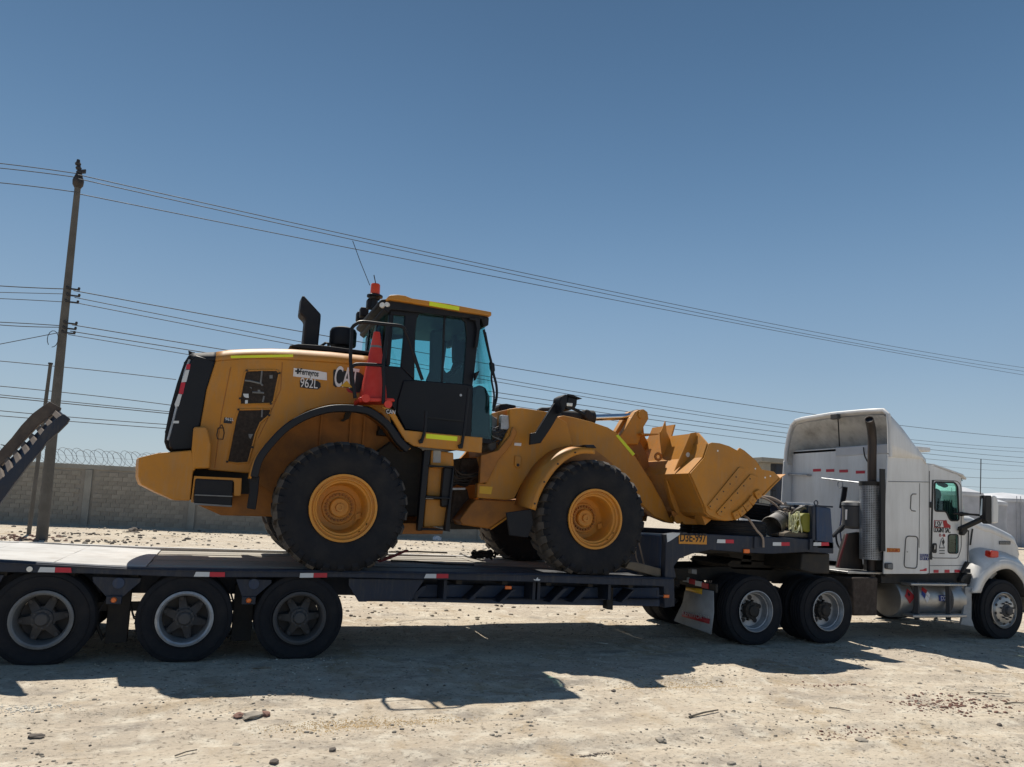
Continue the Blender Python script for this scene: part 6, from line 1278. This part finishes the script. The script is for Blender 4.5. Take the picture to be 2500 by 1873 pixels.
obj('heat_shield_band', MB().rev([(hr, 0), (hr+.01, 0), (hr+.01, .07), (hr, .07)], (sx, .48, hz0-.03), (0,0,1), 32, closed=True), 'dark', tk)
obj('lower_pipe', MB().tube([(ex[0][0], .48, ex[0][1]), (ex[1][0], .48, ex[1][1])], .07, 16), 'rust', tk)
obj('stack_backing', MB().box(sx+.12, XW-.02, .30, .75, zb-.05, hz0+.02), 'dark', tk, bevel=.01)
ac = (10.245,2.175); ab = (10.245,1.751)
obj('air_canister', MB().rev([(0, 0), (.14, .01), (.17, .05), (.17, ac[1]-ab[1]-.05), (.12, ac[1]-ab[1]), (0, ac[1]-ab[1]+.01)], (ac[0], .75, ab[1]), (0,0,1), 24), 'rim_dark', tk)
obj('canister_cap', MB().rev([(.175, -.03), (.175, .02), (.10, .05), (0, .05)], (ac[0], .75, ac[1]), (0,0,1), 24), 'alu', tk)
obj('canister_label', MB().prism([(9.915,2.072),(9.959,2.074),(9.949,1.905),(9.915,1.903)], .575, .579), 'decal_w', tk)
obj('cab_step_panel', MB().prism([(10.060,1.669),(10.332,1.709),(10.383,1.089),(9.876,1.107),(9.976,1.484)], .66, .76), 'rust', tk, bevel=.01)
obj('edge_highlight', MB().tube(dense([Vector((x, .64, z)) for x, z in [(10.018,1.671),(9.961,1.514),(9.868,1.279),(9.818,1.125)]], 10), .018, 8), 'strap', tk)  # maroon strip painted as the highlight along the panel's left edge
obj('gooseneck_hose', MB().tube(dense([Vector((x, .6, z)) for x, z in [(9.895,1.811),(9.762,1.691),(9.679,1.624)]], 8), .03, 8), 'black', tk)
# rear mudflap
mx = (7.095,0.781)[0]
mt0, mt1 = (0.954,0.748), (0.248,0.772); mb0, mb1 = (1.047,0.220), (0.184,0.164); mm0, mm1 = (0.972,0.505), (0.187,0.480)
fl_ = MB().add([(7.12, mt0[0], mt0[1]), (7.12, mt1[0], mt1[1]), (7.08, mm0[0], mm0[1]), (7.09, mm1[0], mm1[1]), (6.98, mb0[0], mb0[1]), (7.05, mb1[0], mb1[1])], [(0,1,3,2), (2,3,5,4)])
obj('mudflap', fl_, 'mudflap', tk, solid=.012, smooth=60)
st0, st1, st2, st3 = [(0.889,0.389),(0.217,0.374),(0.215,0.306),(0.886,0.312)]
obj('mudflap_strip', MB().add([(7.025, st0[0], st0[1]), (7.045, st1[0], st1[1]), (7.035, st2[0], st2[1]), (7.01, st3[0], st3[1])], [(0,1,2,3)]), 'decal_r', tk, solid=.006)
t_ = lettering('KENWORTH', 0, 0, 0, .10, 'decal_w', tk, width=abs(st0[0]-st1[0])-.05)
for v in t_.data.vertices: x, y, z = v.co; v.co = (7.005+x*.06, st3[0]-.02-x, st3[1]+.03+z)
t_.data.update()
hb0, hb1 = [(1.060,0.868),(0.395,0.817)]
L_ = hb1[0]-hb0[0]
for i, m_ in enumerate(('tape_w', 'tape_r', 'tape_w', 'tape_r')):
    ya = hb0[0]+L_*i/4; yb_ = hb0[0]+L_*(i+1)/4; za = hb0[1]+(hb1[1]-hb0[1])*i/4
    obj('flap_hanger_stripe', MB().box(7.128, 7.14, min(ya, yb_), max(ya, yb_)-.003, za-.045, za+.03), m_, tk)
obj('flap_hanger', MB().box(7.141, 7.18, TY, 1.0, mt1[1]-.02, mt1[1]+.10), 'dark', tk, bevel=.006)
obj('flap_tag', MB().add([(7.118-.012, *q) for q in [(0.932,0.750),(0.504,0.772),(0.511,0.690),(0.930,0.703)]], [(0,1,2,3)]), 'decal_y', tk, solid=.004)
obj('tail_lamp', MB().prism([(6.910,1.060),(7.001,1.061),(7.003,0.985),(6.912,0.994)], .5, .6), 'rim_grey', tk, bevel=.006)

# ================================================================== LOOSE THINGS ON THE DECK AND NECK
cn = Vector(((1.955,3.058)[0], .28, (1.954,3.062)[1]))
ct = (1.960,3.989); cb = (1.969,3.122)
cone = thing('traffic_cone', 'orange traffic cone standing on the loader fender behind the cab handrail', 'traffic cone', tuple(cn))
hC = ct[1]-cb[1]
obj('cone_body', MB().rev([(.185, 0), (.175, .02), (.04, hC), (.0, hC+.005)], ((ct[0]+cb[0])/2, .28, cb[1]), (ct[0]-cb[0], 0, hC), 28), 'orange', cone)
obj('cone_collar', MB().rev([(.054, hC*.87), (.072, hC*.76), (.074, hC*.76), (.056, hC*.87)], ((ct[0]+cb[0])/2, .28, cb[1]), (ct[0]-cb[0], 0, hC), 28, closed=True), 'rim_grey', cone)
bs = [(1.751,3.109),(2.187,3.135),(2.201,3.094),(1.759,3.049)]
obj('cone_base', MB().prism(rounded(bs, .02), .06, .50), 'orange', cone, bevel=.02)
for q in [(1.826,3.094),(2.106,3.047)]: obj('base_foot', MB().disc((q[0], .06, q[1]), (0,-1,0), .05, .05, 12), 'orange', cone)
# tyres lying on the neck
def lying_tyre(c, Ro, Ri, Wd, tilt, label):
    t = thing('spare_tyre', label, 'tyre', c, 'spare tyres on the trailer neck')
    tm = tyre_mesh(Ro, Ri, Wd, seg=48); finish(tm)
    q = leaf('tyre_casing', tm, t, 'rubber', rot=(R(90)+tilt[0], tilt[1], 0))
    rg = MB().rev([(Ri+.01, Wd*.42), (Ri-.02, Wd*.36), (Ri-.03, -Wd*.3), (Ri-.01, -Wd*.42), (Ri+.01, -Wd*.36)], (0,0,0), (0,-1,0), 40, closed=True).mesh('wheel_rim'); finish(rg)
    leaf('wheel_rim', rg, t, 'rim_dark', rot=(R(90)+tilt[0], tilt[1], 0))
lying_tyre((((7.695,1.713))[0]-.05, .62, 1.515+.15), .56, .28, .29, (0, 0), 'large black tyre lying flat on the trailer neck under the raised bucket')
lying_tyre((((9.091,2.022))[0]-.1, 1.55, 1.515+.45), .50, .28, .28, (.05, .08), 'black tyre propped higher, behind the dented metal pail on the neck')
lying_tyre((((8.447,1.697))[0]-.35, 1.75, 1.515+.15), .50, .28, .28, (0, 0), 'black tyre lying in the shade behind the loader lift arms')
b0_ = Vector(((8.316,1.721)[0], .45, (8.316,1.734)[1])); b1_ = Vector(((8.685,1.845)[0], .62, (8.685,1.871)[1]))
ax_ = (b1_-b0_); Lb_ = ax_.length
pail = thing('metal_pail', 'dented metal pail lying on its side on the trailer neck', 'pail', tuple(b0_))
obj('pail_body', MB().rev([(.165, 0), (.172, .01), (.160, .02), (.155, Lb_*.5), (.15, Lb_), (0, Lb_), (0, Lb_-.02), (.14, Lb_-.02), (.15, .01)], b0_, ax_, 28), 'bucket_m', pail)
obj('pail_rope', MB().rev([(.166, Lb_*.62), (.176, Lb_*.62), (.176, Lb_*.66), (.166, Lb_*.66)], b0_, ax_, 24, closed=True), 'cable', pail)
def tangle(c, r, n, th, seed, fl=.5):
    q = random.Random(seed); P = []; a = q.random()*6
    for i in range(n):
        a += q.uniform(.5, 1.1); rr = r*q.uniform(.5, 1); P.append(Vector((c[0]+rr*math.cos(a), c[1]+rr*math.sin(a)*.8, c[2]+q.uniform(-fl, fl)*r)))
    return MB().tube(dense(P, n*5), th, 5)
q = (8.729,1.968); o = obj('rope_tangle', tangle((q[0], .55, q[1]), .13, 26, .010, 3), 'rope'); tag(o, 'tangled tan rope heaped on top of the metal pail', 'rope')
q = (8.517,1.826); o = obj('pale_rope', tangle((q[0]-.05, .1, q[1]), .11, 30, .009, 5, 1.4), 'rope_w'); tag(o, 'loose pale rope between the metal pail and the yellow container', 'rope')
jr = thing('yellow_container', 'yellow plastic container against the blue headboard on the trailer neck', 'container', ((9.239,1.816)[0], .7, 1.5))
obj('container_body', MB().prism(rounded([(8.556,1.923),(8.616,1.970),(8.756,1.969),(8.758,1.690),(8.666,1.681),(8.578,1.716)], .03), .06, .30), 'jerry', jr, bevel=.02)
q = (8.747,1.956); obj('container_cap', MB().disc((q[0], .18, q[1]-.01), (0,0,1), .03, .04, 12), 'decal_k', jr)
tm_ = thing('timber_beam', 'weathered brown timber lying below the yellow container', 'timber', ((8.758,1.628)[0], .4, 1.5))
obj('beam_piece', MB().prism([(8.300,1.654),(8.402,1.689),(8.512,1.680),(8.820,1.655),(8.820,1.601),(8.293,1.604)], .12, .3), 'wood', tm_, bevel=.008)
obj('beam_piece', MB().prism([(8.279,1.644),(8.374,1.650),(8.398,1.610),(8.288,1.606)], .28, .4), 'wood', tm_, bevel=.008)
q0, q1, q2 = [(8.627,2.103),(8.891,2.108),(9.175,2.111)]
o = obj('galvanised_pipes', MB().tube([(q0[0], .5, q0[1]), (q2[0], .5, q2[1])], .035, 10).tube([(q0[0]-.03, .6, q0[1]-.06), (q2[0], .6, q2[1]-.05)], .03, 10), 'steelrim'); tag(o, 'pair of grey pipes lying across the neck behind the pail', 'pipe')
o = obj('scrap_bundle', tangle(((8.858,2.011)[0], .35, (8.858,2.011)[1]), .22, 30, .02, 9, .35), 'bucket_m'); tag(o, 'bundle of grey scrap metal beside the headboard', 'scrap')
o = obj('tie_down_rope', MB().tube(dense([Vector(p) for p in (((7.530,1.883)[0], .10, (7.530,1.883)[1]), ((7.551,1.843)[0], .02, (7.551,1.843)[1]), ((7.657,1.689)[0], -.02, (7.657,1.689)[1]), ((7.763,1.584)[0], -.03, (7.763,1.584)[1]), ((7.776,1.439)[0], -.035, (7.776,1.439)[1]))], 14), .017, 6), 'rope'); tag(o, 'tan rope hanging down the blue neck side between two reflectors', 'rope')
o = obj('lashing_rope', MB().tube(dense([Vector(p) for p in (((8.349,2.218)[0], .9, (8.415,2.201)[1]), ((8.434,2.183)[0], .8, (8.466,2.191)[1]), ((8.550,2.123)[0], .7, (8.550,2.116)[1]), ((8.615,1.995)[0], .6, (8.615,1.995)[1]), ((8.546,1.854)[0], .43, (8.546,1.854)[1]), ((8.561,1.752)[0], .38, (8.561,1.752)[1]))], 18), .016, 6), 'rope'); tag(o, 'rope pulled over the propped tyre and down across the pail', 'rope')
o = obj('lashing_rope', MB().tube(dense([Vector(p) for p in (((8.528,2.213)[0], 1.0, (8.528,2.213)[1]), ((8.681,2.207)[0], .9, (8.681,2.194)[1]), ((8.816,2.106)[0], .8, (8.816,2.106)[1]), ((8.730,2.000)[0], .6, (8.730,2.000)[1]))], 14), .03, 6), 'rope'); tag(o, 'thick pale rope over the top of the propped tyre', 'rope')
# at the loader's front wheel
tw = [(5.596,1.179),(5.697,1.181),(6.103,1.097),(6.106,0.986),(6.040,0.985),(5.541,1.097)]
o = obj('timber_chock', MB().prism(tw, .06, .30), 'wood', bevel=.01); tag(o, 'grey-brown timber chock wedged in front of the loader front wheel', 'timber')
o = obj('timber_board', MB().prism([(6.115,1.056),(6.313,1.020),(6.322,0.962),(6.028,0.959)], .32, .6), 'wood', bevel=.006); tag(o, 'small dark board behind the timber chock at the gooseneck foot', 'timber')
rp = MB().tube(dense([Vector((x, .5, z)) for x, z in [(5.971,1.480),(5.944,1.388),(5.957,1.231),(5.998,1.134)]], 10), .011, 5); rp.tube(dense([Vector((x, .52, z)) for x, z in [(6.011,1.416),(6.053,1.285),(6.105,1.118)]], 10), .013, 5)
o = obj('hanging_ropes', rp, 'rope'); tag(o, 'two thin ropes hanging between the loader front wheel and the gooseneck', 'rope')
o = obj('maroon_strap', MB().prism([(2.176,1.095),(2.245,1.129),(2.413,1.183),(2.563,1.250),(2.585,1.238),(2.435,1.163),(2.277,1.097),(2.218,1.080)], .43, .50), 'strap', bevel=.004); tag(o, 'maroon strap end sticking up beside the loader rear wheel', 'strap')
o = obj('dark_chain', tangle(((3.991,1.135)[0], 1.6, (3.991,1.130)[1]), .20, 40, .018, 11, .3), 'dark'); tag(o, 'heap of dark chain on the deck between the loader wheels', 'chain')
for k, (pp, lb) in enumerate((([(4.108,2.927),(4.056,2.427),(4.095,2.072),(4.078,1.836)], 'dark strip lying on the deck near the chain heap'), ([(2.943,3.266),(3.461,3.539),(3.979,3.412)], 'long dark strip lying lengthwise on the sunlit deck'), ([(2.588,1.492),(2.938,1.440),(3.169,1.105),(3.666,1.005)], 'long dark strip on the shaded deck edge between the loader wheels'))):
    o = obj('deck_strip', MB().tube([(x, y, 1.022) for x, y in pp], .014, 5), 'dark'); tag(o, lb, 'strip')
q = (-2.811,4.997)

# ================================================================== STONES, STICKS AND RUBBLE
def rock_mesh(seed, name='stone', sub=1, m='stone', flat=.6):
    import bmesh
    q = random.Random(seed); bm = bmesh.new(); bmesh.ops.create_icosphere(bm, subdivisions=sub, radius=1)
    for v in bm.verts: v.co *= q.uniform(.68, 1.12); v.co.z *= flat
    me = bpy.data.meshes.new(name); bm.to_mesh(me); bm.free(); me.materials.append(M[m]); return me
def rocks(name, pts, m, kindlabel, seed=0, tris=True):
    """many small chips joined in one mesh; pts = (x, y, size)"""
    base = []; fs = None
    for s_ in range(8):
        me = rock_mesh(seed*10+s_, sub=1); co = np.zeros(len(me.vertices)*3); me.vertices.foreach_get('co', co); base.append(co.reshape(-1, 3))
        if fs is None: fs = np.array([list(p.vertices) for p in me.polygons])
        bpy.data.meshes.remove(me)
    P = np.array(pts); N = len(P); nv = base[0].shape[0]
    idx = rng.integers(0, 8, N); B = np.array(base)[idx]; a = rng.uniform(0, 6.28, N); st = rng.uniform(.6, 1.5, N)
    ca, sa = np.cos(a)[:, None], np.sin(a)[:, None]
    X = B[:, :, 0]*st[:, None]; Y = B[:, :, 1]; Z = B[:, :, 2]
    V = np.stack([(X*ca-Y*sa)*P[:, 2:3]+P[:, 0:1], (X*sa+Y*ca)*P[:, 2:3]+P[:, 1:2], Z*P[:, 2:3]+(ground_z(P[:, 0], P[:, 1])+P[:, 2]*.15)[:, None]], -1).reshape(-1, 3)
    F = (fs[None]+(np.arange(N)*nv)[:, None, None]).reshape(-1, 3)
    me = bpy.data.meshes.new(name); me.vertices.add(len(V)); me.vertices.foreach_set('co', V.ravel())
    me.loops.add(F.size); me.loops.foreach_set('vertex_index', F.ravel().astype(np.int32)); me.polygons.add(len(F)); me.polygons.foreach_set('loop_start', np.arange(0, F.size, 3).astype(np.int32)); me.update()
    me.materials.append(M[m]); o = bpy.data.objects.new(name, me); COL.objects.link(o); o['kind'] = 'stuff'; o['label'] = kindlabel; return o
def scat(n, x0, x1, y0, y1, s0, s1, clump=0, seed=1):
    x = rng.uniform(x0, x1, n*3); y = rng.uniform(y0, y1, n*3); d = vnoise(x*1.1, y*1.4, 20+seed)*.6+vnoise(x*4, y*5, 30+seed)*.4
    k = d > np.quantile(d, .55) if clump else np.ones(len(x), bool)
    x, y = x[k][:n], y[k][:n]; s_ = s0*(s1/s0)**(rng.uniform(0, 1, len(x))**2.2); return np.stack([x, y, s_], 1)
def blob(n, cx, cy, rx, ry, s0, s1):
    x = rng.normal(0, 1, n)*rx+cx; y = rng.normal(0, 1, n)*ry+cy; return np.stack([x, y, s0*(s1/s0)**(rng.uniform(0, 1, n)**2)], 1)
rocks('gravel', np.concatenate([scat(9000, -5, 14, -6.2, 2.5, .004, .024, 1, 1), scat(2600, -8, 26, 2.8, 14, .012, .05, 1, 2), scat(1500, -14, 30, 12, 30, .025, .10, 1, 3)]), 'stone', 'scattered grey gravel over the dirt yard', 1)
rocks('dark_gravel', np.concatenate([scat(1300, -5, 14, -6.2, 2.5, .004, .018, 1, 4), scat(1200, -8, 26, 2.8, 14, .012, .05, 1, 5), scat(900, -14, 30, 12, 30, .025, .12, 1, 6)]), 'stone_d', 'scattered dark gravel over the dirt yard', 2)
rocks('pale_gravel', np.concatenate([scat(4500, -5, 14, -6.2, 2.5, .003, .013, 1, 7), scat(700, -14, 30, 3, 30, .02, .06, 1, 8)]), 'pale', 'scattered pale chips over the dirt yard', 3)
o1, o2 = [(1.378,-2.682),(5.104,-1.900)]
rocks('ochre_sand', np.concatenate([blob(1600, *o1, .30, .09, .003, .008), blob(1500, *o2, .42, .16, .003, .009), blob(500, o1[0]+.7, o1[1]+.0, .22, .05, .003, .007)]), 'ochre', 'patches of ochre sand on the pale ground', 9)
g1, g2, g3, g4, g5, g6, g7 = [(7.607,-3.194),(5.601,-3.825),(-1.141,-1.721),(7.000,-2.265),(3.104,-3.838),(2.029,-3.867),(5.006,-1.807)]
rocks('brick_rubble', np.concatenate([blob(420, *g1, .38, .22, .006, .028), blob(90, *g2, .25, .07, .006, .024), blob(80, *g4, .3, .08, .006, .02)]), 'brickbit', 'patch of reddish brick rubble on the ground at the right', 4)
rocks('broken_chips', np.concatenate([blob(200, *g3, .22, .07, .005, .018), blob(130, *g6, .25, .03, .004, .012)]), 'pale', 'patch of pale broken chips at the lower left', 5)
rocks('dark_rubble', np.concatenate([blob(60, *g5, .09, .03, .005, .018), blob(60, *g7, .3, .06, .004, .012)]), 'stone_d', 'small dark rubble heap near the bottom edge', 6)
h1, h2 = [(-6.333,22.225),(-5.770,19.074)]
hp = [(-6.036,20.565), (-4.471,24.362), (-3.786,19.995), (-2.832,26.558)]
rocks('red_rubble', np.concatenate([blob(150, *hp[0], .9, .8, .03, .10)]), 'brickbit', 'heap of reddish rubble behind the trailer tail at the far left', 7)
rocks('far_rubble', np.concatenate([blob(60, *hp[1], .8, .4, .03, .10), blob(60, *hp[2], 1.5, .4, .03, .10), blob(12, *hp[3], .2, .1, .05, .12)]), 'stone_d', 'dark stones scattered behind the trailer, before the wall', 8)
for k, (gp, s_, m_, lb, fl) in enumerate((
    ((0.644,-2.314), .085, 'stone', 'broad broken lump of pinkish stone in front of the third trailer wheel', .35),
    ((0.546,-2.295), .050, 'brickbit', 'smaller left piece of the broken pinkish stone lump', .5),
    ((0.756,-2.284), .048, 'brickbit', 'smaller right piece of the broken pinkish stone lump', .5),
    ((1.163,-3.397), .032, 'stone_d', 'small dark square stone near the bottom edge, left of centre', .8),
    ((-0.900,-2.561), .048, 'stone_d', 'dark flat stone near the lower left corner', .4),
    ((0.001,-2.204), .022, 'stone_d', 'little dark stone left of the broken pinkish lump', .5),
    ((0.500,-3.088), .032, 'stone', 'flat grey stone below the broken pinkish lump', .35),
    ((4.228,-2.088), .030, 'stone_d', 'dark jagged scrap in front of the truck mudflap', .5),
    ((3.827,-3.639), .042, 'stone', 'rounded grey stone at the bottom, right of centre', .55),
    ((5.505,-4.117), .052, 'stone', 'long grey slab near the bottom right', .3),
    ((8.249,-2.300), .034, 'stone', 'brownish stone below the truck fuel tank, leftmost of two', .5),
    ((9.416,-1.861), .036, 'stone', 'brownish stone below the truck front wheel', .5),
    ((7.365,-3.971), .030, 'stone_d', 'dark stone near the lower right corner', .6),
    ((7.200,-2.337), .032, 'stone_d', 'dark stone beside the rubble in front of the truck', .5),
    ((5.753,-1.825), .018, 'stone_d', 'tiny dark stone in front of the truck drive wheels', .6),
    ((4.051,-4.282), .036, 'stone', 'grey stone touching the bottom edge', .5),
    ((0.731,-3.628), .04, 'stone_d', 'dark lump cut by the bottom edge, left of centre', .5),
    ((-2.903,27.356), .22, 'stone_d', 'dark rock before the wall under the counterweight', .6),
    ((10.446,27.126), .24, 'tank_w', 'pale boulder beyond the deck between the loader wheels', .8))):
    me = rock_mesh(100+k, 'stone', 2 if s_ > .04 else 1, m_, fl); o = bpy.data.objects.new('stone', me); COL.objects.link(o)
    o.location = (*gp, gz(*gp)+s_*fl*.35); o.scale = (s_*1.4, s_, s_); o.rotation_euler = (0, 0, random.uniform(0, 3)); tag(o, lb, 'stone', 'loose stones on the yard')
for a, b_, r, lb in (((4.449,-3.128), (4.842,-3.026), .010, 'thin dark stick lying on the ground right of centre'),
                     ((6.145,-3.072), (6.213,-3.276), .007, 'thin pale stick on the ground below the truck'),
                     ((0.087,-3.331), (0.228,-3.234), .006, 'thin twig near the bottom, left of centre'),
                     ((8.253,-2.934), (8.732,-3.070), .006, 'thin twig at the right below the truck'),
                     ((8.227,-3.389), (8.430,-3.445), .010, 'dark stick at the right edge')):
    A_ = Vector((*a, gz(*a)+.012)); B_ = Vector((*b_, gz(*b_)+.018))
    o = obj('stick', MB().tube([A_, A_.lerp(B_, .5)+Vector((0, .01, .004)), B_], r, 6, r1=r*.7), 'wood'); tag(o, lb, 'stick', 'sticks on the ground')
for gp, lb in (((0.832,-0.416), 'pale crumpled scrap in the trailer shadow by the third wheel'), ((10.693,-0.159), 'pale crumpled scrap in the truck shadow'), ((5.476,0.543), 'pale paper scrap in the shadow below the deck'), ((4.551,1.864), 'small pale litter in the shade under the trailer')):
    V = [(gp[0]+random.uniform(-.12, .12), gp[1]+random.uniform(-.05, .05), gz(*gp)+random.uniform(.0, .03)) for _ in range(9)]
    mb = MB().add(V[:9], [(0,1,2),(2,3,4),(4,5,6),(6,7,8),(1,3,5)]); o = obj('paper_scrap', mb, 'pale', solid=.002); tag(o, lb, 'litter', 'pale litter on the ground')
